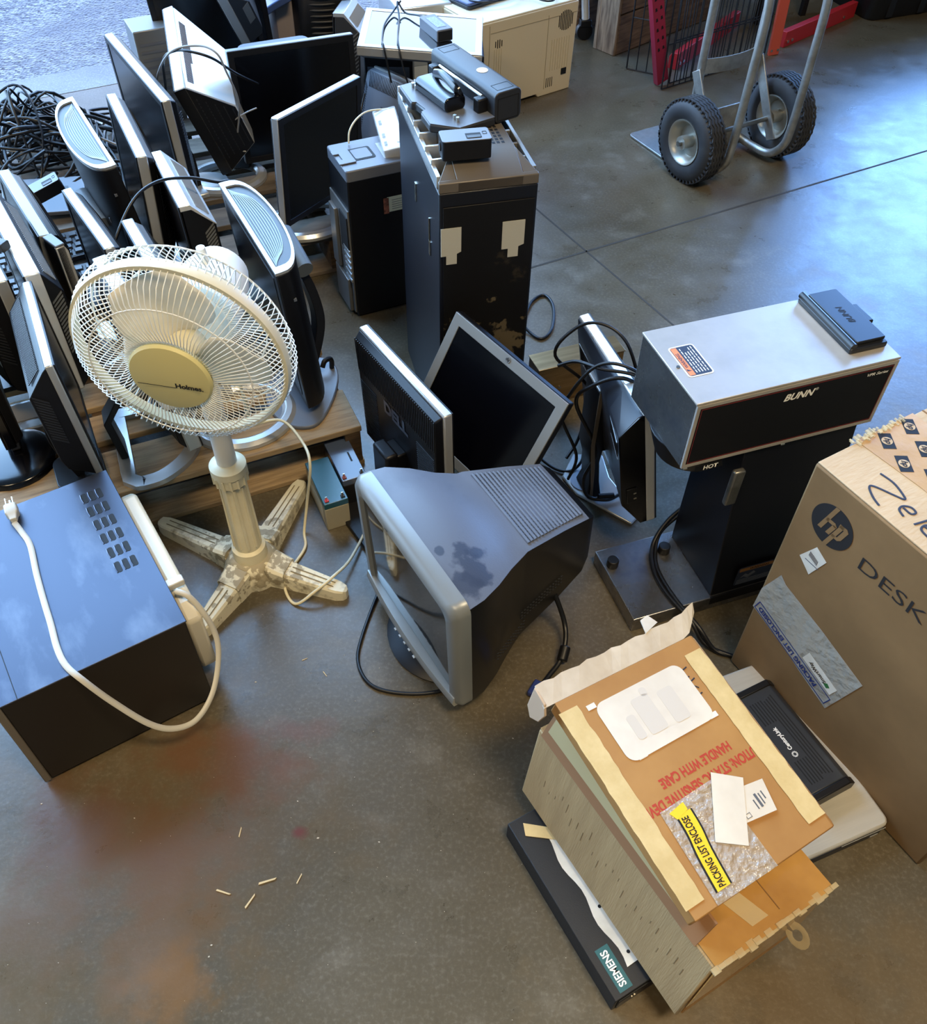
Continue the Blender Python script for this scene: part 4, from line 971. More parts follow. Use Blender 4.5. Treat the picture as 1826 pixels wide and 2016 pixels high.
# ------------------------------------------------------------------ monitors on the bare floor
d1 = lcd('flat_monitor', 'black-backed monitor with raised letters on its back, standing just left of the diagonal screen', pose(-0.1154, 1.3633, 0.0844, 124.2, -1.5), 0.3214, 0.2983, 0.019, 0.016, shell=SIL, back=BLK, style='flush',
         logo='DELL', logo_m=mat('raised dark letters', (70, 74, 84), 0.3))
M1 = WM[d1.name]
g = MB()
for k in range(46):
    x = -0.15 + 0.30 * k / 45
    g.tube([(x, 0.0262, 0.285), (x * 0.98, 0.0262, 0.205)], 0.0011, 4)
for k in range(26):
    z = 0.03 + 0.15 * k / 25
    g.tube([(-0.145, 0.0262, z), (-0.08, 0.0262, z)], 0.0011, 4)
    g.tube([(0.145, 0.0262, z), (0.08, 0.0262, z)], 0.0011, 4)
g.build('vent_ribs', CHAR, d1, smooth=None)
n1 = M1.to_3x3() @ Vector((0, 1, 0)); n1.z = 0; n1.normalize()
nk = M1 @ Vector((-0.005, 0.062, 0.0)); nk.z = 0
foot(d1, 'plate', (nk.x + n1.x * 0.01, nk.y + n1.y * 0.01), 0.0, 34, BLK, (0.09, 0.10))
MB().box((0, 0, 0.105), (0.060, 0.030, 0.19), Matrix.Translation(nk) @ Matrix.Rotation(R_(124), 4, 'Z')).build('neck', BLK, d1, world=True, bevel=0.006)
MB().box((0, -0.022, 0.165), (0.055, 0.03, 0.05), Matrix.Translation(nk) @ Matrix.Rotation(R_(124), 4, 'Z')).build('mount', BLK, d1, world=True, bevel=0.004)
# the screen resting on its corner: edges measured as A (top), B (right), C (bottom)
CAMP = Vector((0, 0, CAM_H)); nearer = lambda p: CAMP + (p - CAMP) * 0.915
A, B_, C_, D_ = Vector((-0.017, 1.63, 0.322)), Vector((0.215, 1.374, 0.287)), Vector((0.098, 1.304, 0.022)), Vector((-0.134, 1.56, 0.056))
A, B_, C_, D_ = [nearer(p) for p in (A, B_, C_, D_)]
rx = (B_ - A).normalized(); uz = (A - D_); uz = (uz - rx * uz.dot(rx)).normalized(); ny = uz.cross(rx)
M2_ = Matrix.Identity(4)
bc_ = (C_ + D_) / 2
for i in range(3):
    M2_[i][0] = rx[i]; M2_[i][1] = ny[i]; M2_[i][2] = uz[i]; M2_[i][3] = bc_[i]
d2 = lcd('flat_monitor', 'silver-framed monitor with black screen rotated onto one corner, before the server tower', M2_, 0.3184, 0.2736, 0.018, 0.03, shell=BLK, frame_m=mat('satin silver bezel', (126, 128, 126), 0.4, metal=0.2), bez=0.021, back=BLK, style='office')
MB().cyl((0, -0.0115, 0.2636), (0, -0.0128, 0.2636), 0.0062, n=20).build('badge', SILD, d2)
lettering('hp', 0.009, frame((0, -0.0128, 0.2636), (-1, 0, 0), (0, 0, -1)), BLK, d2, 'logo', bold=0.03, shear=0.3)
bn2 = Vector((ny.x, ny.y, 0)).normalized(); c2_ = (A + C_) / 2
fc2 = c2_ + bn2 * 0.075; fc2.z = 0
foot(d2, 'plate', fc2, 0.0, 40, BLK, (0.085, 0.075))
MB().sweep([fc2 + Vector((0, 0, 0.01)), fc2 + Vector((0, 0, 0.16)), c2_ + ny * 0.035], [(-0.03, -0.012), (0.03, -0.012), (0.03, 0.012), (-0.03, 0.012)], up=tuple(bn2)).build('neck', BLK, d2, world=True, bevel=0.003)
# thick monitor with its back to the left, stand column and plate
d4 = lcd('flat_monitor', 'thick grey-backed monitor on a silver column and plate foot, cables looped over its pale top', pose(0.3401, 1.3848, 0.0936, 107.5, -10.0, 1.9), 0.324, 0.3077, 0.022, 0.006, shell=SILW, style='flush', back=CHAR)
M4_ = WM[d4.name]
# back cover that swells toward the near end
def bsec(x, d, inset=0.0):
    y0 = 0.011
    return [(x, y0 - 0.002, 0.004), (x, y0 + d * 0.25, 0.004), (x, y0 + d, 0.075), (x, y0 + d, 0.268), (x, y0 + d * 0.15 + 0.002, 0.302), (x, y0 - 0.002, 0.304)]
[o for o in d4.children if o.name.startswith('back_cover')][0].data = MB().loft([bsec(0.160, 0.006), bsec(0.05, 0.014), bsec(-0.08, 0.034), bsec(-0.1605, 0.050)]).mesh('back_cover', mat('blue-black rear cover', (40, 44, 52), 0.38), 35)
MB().loft([bsec(-0.1606, 0.050), bsec(-0.1625, 0.048)]).build('end_cap', BLKG, d4, smooth=None)
MB().box((-0.1635, 0.040, 0.10), (0.003, 0.022, 0.040)).build('port_block', BLK, d4, bevel=0.001)
b = MB()
for z in (0.09, 0.105): b.box((-0.1652, 0.034, z), (0.001, 0.006, 0.004))
b.build('port_pins', PINS, d4, smooth=None)
def on_back(x, z, lift=0.0006):
    d = 0.006 + (0.160 - x) / 0.16 * 0.009 if x > 0.0 else 0.0145 + (-x) / 0.16 * 0.037
    return Vector((x, 0.011 + d + lift, z))
for sx in (-1, 1):
    g = MB()
    for k in range(22):
        x = sx * (0.035 + 0.112 * k / 21)
        g.tube([on_back(x, 0.206), on_back(x, 0.240)], 0.0011, 4)
    g.build('back_vents', SLIT, d4, smooth=None)
g = MB()
for z in (0.200, 0.246): g.tube([on_back(-0.15, z), on_back(-0.075, z), on_back(0.0, z, 0.001), on_back(0.15, z, 0.001)], 0.0009, 4)
for x, z in ((-0.02, 0.215), (-0.02, 0.227), (0.0, 0.215), (0.0, 0.228), (0.015, 0.222)): g.tube([on_back(x - 0.003, z), on_back(x + 0.003, z)], 0.0018, 4)
g.build('seam_lines', SIL, d4, smooth=None)
cx_, cy_ = 0.262, 1.425
up4 = M4_.to_3x3() @ Vector((0, 1, 0)); up4.z = 0; up4.normalize()
def colpt(z): return Vector((0.2905 - 0.010 * (0.33 - z) / 0.33, 1.392 + 0.03 * (0.33 - z) / 0.33, z))
T4 = Matrix.Translation((0.282, 1.405, 0)) @ Matrix.Rotation(R_(107.5), 4, 'Z')
MB().loft([[(x * s_, y * s_ + o_, z) for x, y in rrect(-0.034, -0.016, 0.034, 0.016, 0.004)] for z, s_, o_ in ((0.012, 1.05, 0.0), (0.05, 0.75, 0.0), (0.11, 0.7, 0.006), (0.15, 0.95, 0.012), (0.325, 1.0, 0.012))], T4).build('column', BLK, d4, world=True, bevel=0.002)
MB().prism([(0.0045, 0.012), (0.012, 0.012), (0.012, 0.045), (0.024, 0.14), (0.029, 0.18), (0.029, 0.326), (0.020, 0.326), (0.020, 0.18), (0.012, 0.12)], -0.0345, -0.0375, 'x', T4).build('column_trim', BRONZE, d4, world=True, bevel=0.001)
MB().box((0, 0.012, 0.328), (0.070, 0.034, 0.006), T4).build('column_cap', SIL, d4, world=True, bevel=0.002)
MB().prism([(0.392, 1.326), (0.370, 1.299), (0.255, 1.385), (0.225, 1.440), (0.255, 1.515), (0.325, 1.512), (0.335, 1.44)][::-1], 0.0, 0.008, 'z').build('foot', SIL, d4, world=True, bevel=0.003)
MB().cyl((0.275, 1.425, 0.008), (0.275, 1.425, 0.011), 0.032, n=28).build('foot_swivel', mat('blue grey swivel', (120, 128, 142), 0.35, metal=0.4), d4, world=True)
MB().box((0, -0.02, 0.20), (0.06, 0.05, 0.05), T4).build('mount', BLK, d4, world=True, bevel=0.004)
MB().cyl((0.03, -0.005, 0.17), (-0.03, -0.005, 0.17), 0.018, T=T4).build('hinge', BLK, d4, world=True)
P4 = lambda x, y, z: M4_ @ Vector((x, y, z))
cable('monitor_cable', [P4(0.06, 0.10, 0.02), (0.255, 1.46, 0.12), (0.262, 1.475, 0.24), P4(0.11, 0.085, 0.27), P4(0.10, 0.04, 0.33), P4(0.07, -0.005, 0.345), P4(0.03, -0.04, 0.31), P4(0.0, -0.055, 0.2)], 0.0035, BLKR, 'black cable looping high over the far end of the thick grey-backed monitor', 'cable')
cable('monitor_cable', [(0.235, 1.41, 0.03), (0.243, 1.395, 0.12), P4(0.03, 0.11, 0.18), P4(0.0, 0.095, 0.26), P4(-0.02, 0.05, 0.325), P4(-0.05, 0.01, 0.34), P4(-0.075, -0.035, 0.30), P4(-0.08, -0.05, 0.2)], 0.0035, BLKR, 'black cable crossing the stand column and arching over the thick grey-backed monitor', 'cable')
cable('monitor_cable', [P4(0.045, 0.10, 0.30), P4(0.02, 0.07, 0.318), P4(-0.03, 0.04, 0.326), P4(-0.07, -0.01, 0.322), P4(-0.10, -0.05, 0.29)], 0.0035, BLKR, 'short black cable lying straight across the pale monitor top beside the brewer', 'cable')
cable('monitor_cable', [P4(-0.09, -0.05, 0.27), P4(-0.065, 0.01, 0.318), P4(-0.03, 0.06, 0.29), P4(0.0, 0.085, 0.23), (0.278, 1.372, 0.16), (0.262, 1.366, 0.08), (0.275, 1.36, 0.030), (0.315, 1.355, 0.022), (0.345, 1.372, 0.020), (0.38, 1.40, 0.03)], 0.004, BLKR, 'black cable with a thick connector hanging beside the stand column to its plate foot', 'cable')
MB().cyl((0.300, 1.362, 0.024), (0.335, 1.368, 0.022), 0.0075, n=12).build('connector', BLK, bpy.data.objects['monitor_cable.003'])
cable('monitor_cable', [(0.17, 1.50, 0.012), (0.21, 1.465, 0.006), (0.245, 1.455, 0.01), (0.268, 1.465, 0.03), P4(0.05, 0.06, 0.05)], 0.0035, BLKR, 'black cable on the floor between the diagonal screen and the stand plate', 'cable')
# brushed metal box behind
METBOX = mat('brushed metal reflecting brown', (148, 124, 88), 0.30, metal=0.75, rgb2=(118, 96, 64), scale=4, stretch=(1, 14, 14))  # brown reflection on the metal is put into the base colour
t = thing('metal_box', pose(0.2694, 1.7513, 0, 21.5), 'low brushed metal box on the floor behind the thick grey-backed monitor', 'box')
MB().box((0, 0, 0.058), (0.2285, 0.0597, 0.116)).build('body', METBOX, t, bevel=0.0015)
MB().prism([(-0.1165, -0.033), (0.1165, -0.033), (0.1165, 0.031), (-0.1165, 0.031)], 0.1165, 0.1192, 'z').build('lid', METBOX, t, bevel=0.001)
b = MB()
for x in (-0.055, -0.005, 0.06): b.cyl((x, -0.0300, 0.05), (x, -0.0325, 0.05), 0.004, n=10)
b.build('rivets', STEEL, t)
cable('power_cable', [(0.125, 1.93, 0.03), (0.150, 2.02, 0.012), (0.178, 2.115, 0.006), (0.215, 2.150, 0.005), (0.238, 2.10, 0.005), (0.230, 2.00, 0.005), (0.200, 1.952, 0.005), (0.165, 1.98, 0.008), (0.130, 2.02, 0.03), (0.112, 1.98, 0.05)], 0.0042, BLKR,
      'thick black cord making a loop on the floor right of the server tower', 'cable')
# ------------------------------------------------------------------ tube monitor in the middle
CRTM = mat('dusty sky-lit slate plastic', (92, 97, 108), 0.45, rgb2=(76, 81, 92), scale=6, lo=0.5, hi=0.75, bump=0.08, bscale=300)  # dusty tone, lightened and blued to stand in for reflected sky
CRTB = mat('glossy dark casing', (16, 18, 22), 0.28)
BEZ = mat('satin grey bezel', (132, 136, 136), 0.36, metal=0.25)
CRTGL = mat('grey tube glass', (38, 40, 40), 0.08, coat=0.4)
t = thing('tube_monitor', pose(-0.0615, 0.9887, 0.0312, 302.1, 2.5, 0.9), 'bulky dark tube monitor with a grey front bezel in the centre of the floor', 'tube monitor')
HW = 0.177
def sec(y, hw, zt, zb, crown=0.010, n=8):
    top = [(hw * (1 - 2 * k / n), y, zt - crown * (2 * k / n - 1) ** 2) for k in range(n + 1)]
    return [(-hw, y, zb), (hw, y, zb)] + top
secs = [sec(-0.012, 0.173, 0.319, 0.008), sec(0.02, 0.168, 0.321, 0.006, 0.014), sec(0.06, 0.150, 0.315, 0.008, 0.018), sec(0.10, 0.126, 0.300, 0.014, 0.016), sec(0.135, 0.110, 0.282, 0.022, 0.006), sec(0.145, 0.107, 0.280, 0.024, 0.002), sec(0.235, 0.090, 0.258, 0.046, 0.002), sec(0.300, 0.078, 0.238, 0.075, 0.002), sec(0.318, 0.070, 0.225, 0.10, 0.002)]
MB().loft(secs).build('casing', CRTB, t, smooth=35)
# textured top shell over the glossy sides, reflected sky put into its colour
def topsec(y, hw, zt, crown, n=8, lift=0.0015):
    return [(hw * (1 - 2 * k / n), y, zt - crown * (2 * k / n - 1) ** 2 + lift) for k in range(n + 1)]
rows = [topsec(-0.012, 0.1735, 0.319, 0.010), topsec(0.02, 0.1685, 0.321, 0.014), topsec(0.06, 0.1505, 0.315, 0.018), topsec(0.10, 0.1265, 0.300, 0.016), topsec(0.135, 0.1105, 0.282, 0.006), topsec(0.145, 0.1075, 0.280, 0.002), topsec(0.235, 0.0905, 0.258, 0.002), topsec(0.300, 0.0785, 0.238, 0.002)]
vs = [p for r in rows for p in r]; fs = []
for i in range(len(rows) - 1):
    fs += [(i * 9 + k, i * 9 + k + 1, (i + 1) * 9 + k + 1, (i + 1) * 9 + k) for k in range(8)]
MB().add(vs, fs).build('top_shell', CRTM, t, smooth=40)
g = MB()
for k in range(17):
    y = 0.158 + 0.0082 * k
    hw = 0.107 - (y - 0.145) * 0.187 - 0.012; zt = 0.280 - (y - 0.145) * 0.262
    g.cyl((-hw, y, zt + 0.0015), (hw, y, zt + 0.0012), 0.0036, n=8)
g.build('vent_ridges', CRTM, t, smooth=60)
g = MB()
for k in range(16):
    y = 0.1622 + 0.0082 * k
    hw = 0.107 - (y - 0.145) * 0.187 - 0.012; zt = 0.280 - (y - 0.145) * 0.262
    for q_ in range(int(hw * 2 / 0.007)):
        g.box((-hw + 0.004 + q_ * 0.007, y, zt + 0.0014), (0.0034, 0.0016, 0.0012))
g.build('vent_holes', SLIT, t, smooth=None)
# front bezel ring with rounded bow
def bez_ring(y, k, inset):
    pts = rrect(-HW * k + inset, 0.0 + inset, HW * k - inset, 0.3215 - inset, 0.022)
    return [(x, y, z) for x, z in pts]
bb = MB(); rings = [bez_ring(-0.010, 1.0, 0.0), bez_ring(-0.030, 1.0, 0.0), bez_ring(-0.042, 1.0, 0.008), bez_ring(-0.044, 1.0, 0.024), bez_ring(-0.036, 1.0, 0.030)]
n = len(rings[0]); vs = [p for r in rings for p in r]; fs = []
for i in range(4): fs += [(i * n + k, i * n + (k + 1) % n, (i + 1) * n + (k + 1) % n, (i + 1) * n + k) for k in range(n)]
bb.add(vs, fs).build('front_bezel', BEZ, t, smooth=50)
secs = []
G = 12; vs = []; fs = []
for i in range(G + 1):
    for j in range(G + 1):
        u_ = i / G * 2 - 1; v_ = j / G * 2 - 1
        vs.append((u_ * 0.150, -0.0375 - 0.006 * (1 - u_ * u_) * (1 - v_ * v_), 0.168 + v_ * 0.126))
for i in range(G): fs += [(i * (G + 1) + j, (i + 1) * (G + 1) + j, (i + 1) * (G + 1) + j + 1, i * (G + 1) + j + 1) for j in range(G)]
MB().add(vs, fs).build('tube_face', CRTGL, t, smooth=80)
MB().loft([[(x, -0.044 - 0.010 * (1 - (x / 0.17) ** 2), 0.012), (x, -0.044 - 0.010 * (1 - (x / 0.17) ** 2) - 0.004, 0.024), (x, -0.044 - 0.010 * (1 - (x / 0.17) ** 2), 0.040), (x, -0.034, 0.040), (x, -0.034, 0.012)] for x in [-0.168 + 0.336 * k / 14 for k in range(15)]]).build('control_bar', mat('bright bar', (176, 178, 174), 0.28, metal=0.5), t, smooth=50)
b = MB()
for k in range(5): b.box((-0.03 + 0.018 * k, -0.0575, 0.018), (0.006, 0.004, 0.003))
b.build('buttons', SILW, t, smooth=None)
lettering('HP', 0.009, frame((-0.045, -0.0446, 0.302), (1, 0, 0), (0, 0, 1)), INK, t, 'logo', bold=0.02, shear=0.2)
b = MB()
for r_ in range(3):
    for k in range(26):
        y = 0.06 + 0.0072 * k; hw = 0.152 - (y - 0.06) * 0.36 if y < 0.135 else 0.1085 - (y - 0.145) * 0.187
        b.box((hw + 0.0006, y, 0.085 - r_ * 0.010 + (y - 0.06) * 0.18), (0.0016, 0.004, 0.0018))
b.build('side_slots', CHAR, t, smooth=None)
MB().lathe([(0.125, -0.0312), (0.127, -0.022), (0.110, -0.012), (0.070, -0.004), (0.055, 0.012)], T=Matrix.Translation((0, 0.048, 0))).build('swivel_base', BLK, t)
for c, r in (((0.10, 0.035, 0.31), (0.040, 0.030, 1)), ((0.125, 0.010, 0.31), (0.030, 0.022, 1)), ((0.055, 0.005, 0.31), (0.012, 0.008, 1)), ((0.085, 0.055, 0.31), (0.016, 0.020, 1))):
    stain(CRTM, c, r, (44, 50, 66), 0.85, 26.0, 0.55)
cable('signal_cable', [(0.175, 1.04, 0.11), (0.200, 1.01, 0.05), (0.203, 0.975, 0.030), (0.192, 0.94, 0.014), (0.172, 0.912, 0.010), (0.158, 0.892, 0.010)], 0.005, BLKR, 'thick video cable with a blue plug behind the dark tube monitor', 'cable')
MB().cyl((0.203, 0.965, 0.026), (0.195, 0.938, 0.016), 0.0105, n=16).build('ferrite_bead', BLK, bpy.data.objects['signal_cable'], bevel=0.002)
MB().box((0, 0, 0), (0.032, 0.034, 0.014), Matrix.Translation((0.148, 0.876, 0.010)) @ Matrix.Rotation(R_(-30), 4, 'Z')).build('plug', mat('blue plug', (38, 52, 110), 0.4), bpy.data.objects['signal_cable'], bevel=0.003)
cable('power_cable', [(-0.10, 1.16, 0.06), (-0.150, 1.145, 0.02), (-0.169, 1.109, 0.005), (-0.194, 1.00, 0.004), (-0.198, 0.935, 0.004), (-0.170, 0.885, 0.004), (-0.115, 0.868, 0.004), (-0.045, 0.872, 0.004), (0.02, 0.90, 0.005)], 0.0036, BLKR,
      'black cord curving on the floor in front of the dark tube monitor', 'cable')
# ------------------------------------------------------------------ coffee brewer
BST = mat('brushed stainless steel', (190, 184, 176), 0.38, metal=0.45, rgb2=(168, 162, 154), scale=9, lo=0.4, hi=0.8, rough2=0.46, bump=0.04, bscale=200)
BSTD = mat('smudged stainless side', (150, 148, 146), 0.26, metal=0.9, rgb2=(96, 98, 104), scale=12, lo=0.45, hi=0.7, rough2=0.45)
BPAN = mat('matte black panel', (12, 12, 16), 0.55, spec=0.3)
BNAVY = mat('satin navy black trunk', (10, 11, 18), 0.42, spec=0.4)
RED = mat('dark red pinstripe', (110, 34, 34), 0.5)
t = thing('coffee_brewer', pose(0.365, 1.074, 0, 19.72), 'tall stainless commercial coffee brewer with a black front panel, right of the tube monitor', 'coffee maker')
HL, HD, HT, HB = 0.3796, 0.190, 0.556, 0.415
MB().box((HL / 2, HD / 2, (HT + HB) / 2), (HL, HD, HT - HB)).build('head', BSTD, t, bevel=0.0015)
MB().box((HL / 2, HD / 2 - 0.001, HT + 0.0012), (HL + 0.004, HD + 0.004, 0.0045)).build('head_lid', BST, t, bevel=0.001)
MB().ring(HL, HT - HB - 0.002, 0.0065, -0.004, 0.0, HB, Matrix.Translation((HL / 2, 0, 0))).build('front_rim', BST, t, smooth=None)
pn = MB().box((HL / 2 + 0.001, -0.0018, (HT + HB) / 2), (HL - 0.012, 0.0036, HT - HB - 0.016)).build('front_panel', BPAN, t, smooth=None)
MB().ring(HL - 0.016, HT - HB - 0.019, 0.0012, -0.0041, -0.0037, HB + 0.0085, Matrix.Translation((HL / 2 + 0.001, 0, 0))).build('pinstripe', RED, pn, smooth=None)
lettering('BUNN', 0.020, frame((0.193, -0.0040, 0.5265), (1, 0, 0), (0, 0, 1)), mat('white print', (236, 234, 226), 0.5), pn, 'lettering', bold=0.035, shear=0.25, width=0.058)
lettering('®', 0.008, frame((0.2265, -0.0040, 0.532), (1, 0, 0), (0, 0, 1)), MATS['white print'], pn, 'lettering')
lettering('VPR Series', 0.0085, frame((0.343, -0.0040, 0.535), (1, 0, 0), (0, 0, 1)), MATS['white print'], pn, 'lettering', bold=0.02, shear=0.25, width=0.042)
LIDM = mat('black hinged lid', (24, 25, 27), 0.38)
lx = Matrix.Translation((0, 0, HT + 0.0035))
ld = MB().prism(rrect(0.300, 0.028, 0.374, 0.186, 0.004), 0, 0.010, 'z', lx).build('fill_lid_frame', LIDM, t, bevel=0.002)
MB().prism(rrect(0.315, 0.036, 0.372, 0.180, 0.003), 0.0105, 0.0165, 'z', lx).build('fill_lid', LIDM, t, bevel=0.0015)
MB().cyl((0.306, 0.030, HT + 0.0165), (0.306, 0.186, HT + 0.0165), 0.0065, n=14).build('fill_lid_hinge', LIDM, t)
MB().box((0.379, 0.11, HT + 0.012), (0.012, 0.05, 0.008)).build('fill_lid_tab', LIDM, t, bevel=0.002)
lettering('BUNN', 0.016, frame((0.343, 0.108, HT + 0.0202), (0, 1, 0), (-1, 0, 0)), INK, t, 'lettering', bold=0.02, shear=0.2)
wl_ = frame((0.0, 0.0, HT + 0.0036), (1, 0, 0), (0, 1, 0))
WN = MATS['white print']; NVY = mat('navy label', (40, 48, 66), 0.5); ORG = mat('orange label', (222, 128, 74), 0.55)
wrn = patch(rrect(0.017, 0.058, 0.064, 0.137, 0.006), wl_, WN, t, 'warning_label', 0.0001, 0.0003, label='white-edged warning label')
patch(rrect(0.0195, 0.0605, 0.0615, 0.1345, 0.004), wl_, NVY, wrn, 'label_field', 0.0004, 0.0002)
patch([(0.0205, 0.062), (0.0310, 0.062), (0.0310, 0.133), (0.0205, 0.133)], wl_, ORG, wrn, 'orange_band', 0.0006, 0.0002)
lettering('WARNING', 0.0085, wl_ @ frame((0.0257, 0.100, 0.0008), (0, 1, 0), (-1, 0, 0)), NVY, wrn, 'lettering', bold=0.02, width=0.038)
patch([(0.0215, 0.0725), (0.0295, 0.0725), (0.0215, 0.0785)], wl_, NVY, wrn, 'warning_triangle', 0.0008, 0.0001)
g = MB()
for k, (y0, y1) in enumerate(((0.066, 0.129), (0.066, 0.118), (0.066, 0.125), (0.066, 0.130), (0.066, 0.131))):
    x = 0.0355 + 0.0052 * k; y = y0
    while y < y1 - 0.004:
        l_ = min(random.uniform(0.005, 0.012), y1 - y); g.box((x, y + l_ / 2, 0.0007), (0.0016, l_, 0.0002), wl_); y += l_ + 0.0022
g.build('small_print', WN, wrn, smooth=None)
MB().cyl((0.012, 0.088, HT + 0.0035), (0.012, 0.088, HT + 0.0052), 0.0032, n=14).build('screw', STEEL, t)
trk = MB().prism([(-0.037, 0.039), (0.130, 0.039), (0.130, 0.416), (0.004, 0.416), (-0.006, 0.33)], 0.130, 0.360, 'x').build('trunk', BNAVY, t, bevel=0.002)
bs = MB().box((0.160, 0.050, 0.0195), (0.405, 0.184, 0.039)).build('base', BSTD, t, bevel=0.002)
MB().box((0.245, -0.041, 0.0295), (0.232, 0.004, 0.022)).build('base_skirt', BPAN, t, smooth=None)
for x, y in ((0.094, 0.097), (-0.024, 0.097)):
    MB().cyl((x, y, 0.039), (x, y, 0.058), 0.0125, 0.0120, n=24).build('rubber_foot', BLK, t, bevel=0.0015)
MB().cyl((0.074, 0.085, 0.360), (0.074, 0.085, 0.416), 0.062, 0.080, n=32).build('brew_funnel', BLK, t, bevel=0.002)
MB().box((0.110, -0.020, 0.350), (0.022, 0.012, 0.085)).build('funnel_handle', STEEL, t, bevel=0.003)
hot = patch([(0.010, 0.400), (0.062, 0.400), (0.058, 0.414), (0.006, 0.414)], frame((0.02, -0.006, 0.0), (1, 0, 0), (0, 0, 1)), BPAN, t, 'hot_label', 0.0002, 0.0006)
lettering('HOT', 0.013, frame((0.056, -0.0078, 0.407), (1, 0, 0), (0, 0, 1)), WN, hot, 'lettering', bold=0.03)
for x in (0.004, 0.195): MB().cyl((x, -0.002, HB - 0.003), (x + 0.008, -0.002, HB - 0.003), 0.003, n=10).build('bolt', PINS, t)
cl = patch(rrect(0.178, 0.052, 0.270, 0.108, 0.006), frame((0, -0.0362, 0), (1, 0, 0), (0, 0, 1)), NVY, t, 'caution_label', 0.0002, 0.0004, label='dark caution label low on the trunk')
patch([(0.182, 0.095), (0.266, 0.095), (0.266, 0.105), (0.182, 0.105)], frame((0, -0.0362, 0), (1, 0, 0), (0, 0, 1)), mat('amber strip', (140, 96, 48), 0.6), cl, 'amber_band', 0.0007, 0.0002)
lettering('WARNING', 0.009, frame((0.226, -0.0372, 0.100), (1, 0, 0), (0, 0, 1)), INK, cl, 'lettering', bold=0.02)
patch([(0.188, 0.074), (0.198, 0.086), (0.206, 0.080), (0.216, 0.089), (0.222, 0.082), (0.206, 0.070), (0.196, 0.078)], frame((0, -0.0362, 0), (1, 0, 0), (0, 0, 1)), GREY, cl, 'pictogram', 0.0007, 0.0002)
g = MB()
for k in range(4): g.box((0.222, -0.0370, 0.068 - 0.004 * k), (0.078, 0.0003, 0.0012))
g.build('small_print', GREY, cl, smooth=None)
cable('brewer_cable', [(0.475, 1.262, 0.13), (0.430, 1.245, 0.085), (0.398, 1.205, 0.052), (0.393, 1.146, 0.044), (0.412, 1.083, 0.044), (0.452, 1.022, 0.038), (0.485, 0.985, 0.008), (0.56, 0.955, 0.006), (0.62, 0.95, 0.006)], 0.0045, BLKR, 'black cord lying across the stainless base of the coffee brewer', 'cable')
cable('brewer_cable', [(0.470, 1.265, 0.10), (0.418, 1.236, 0.06), (0.402, 1.19, 0.044), (0.402, 1.14, 0.044), (0.425, 1.075, 0.044), (0.466, 1.010, 0.035), (0.50, 0.975, 0.006), (0.545, 0.962, 0.006)], 0.0045, BLKR, 'second strand of black cord beside the first on the brewer base, ending in a plug', 'cable')
MB().box((0.560, 0.955, 0.016), (0.035, 0.022, 0.020)).build('plug', BLK, bpy.data.objects['brewer_cable.001'], bevel=0.004)
# ------------------------------------------------------------------ batteries
def battery(M, label, topm, bodym, d, posts):
    o = thing('sealed_battery', M, label, 'battery')
    w, l, h = d
    MB().box((0, 0, (h - 0.016) / 2), (w, l, h - 0.016)).build('case', bodym, o, bevel=0.002)
    MB().prism(rrect(-w / 2, -l / 2, w / 2, l / 2, 0.002), h - 0.016, h, 'z').build('lid', topm, o, bevel=0.0012)
    for x, m in posts:
        tt = MB().box((x, -l / 2 + 0.010, h + 0.001), (0.009, 0.008, 0.003)).build('terminal', m, o, bevel=0.0005)
        MB().box((x, -l / 2 + 0.012, h + 0.006), (0.0045, 0.001, 0.009)).build('tab', PINS, tt, smooth=None)
    return o
TEAL = mat('teal battery lid', (28, 74, 84), 0.28, rgb2=(48, 84, 108), scale=18, lo=0.45, hi=0.7)
BGREY = mat('warm grey case', (150, 142, 120), 0.5)
o = battery(pose(-0.2992, 1.3405, 0, 24.9), 'grey sealed battery with a teal top and red and black terminals, beside the fan foot', TEAL, BGREY, (0.0537, 0.1372, 0.0828), ((-0.018, mat('red terminal', (170, 30, 34), 0.4)), (0.018, BLK)))
MB().prism([(-0.05, 0.012), (0.035, 0.020), (0.04, 0.055), (-0.048, 0.060)], -0.0274, -0.0270, 'x').build('side_sticker', mat('torn sticker', (190, 184, 164), 0.7), o, smooth=None)
o = battery(pose(-0.2655, 1.4060, 0, 24.7), 'black sealed battery with a glossy sky-blue looking top, against the pallet edge', mat('glossy dark lid', (70, 82, 104), 0.18), BLK, (0.0549, 0.134, 0.086), ((-0.020, mat('rust terminal', (120, 50, 40), 0.5)), (0.020, BLK)))
MB().box((0.012, 0.0, 0.0862), (0.004, 0.030, 0.0004)).build('printed_line', INK, o, smooth=None)
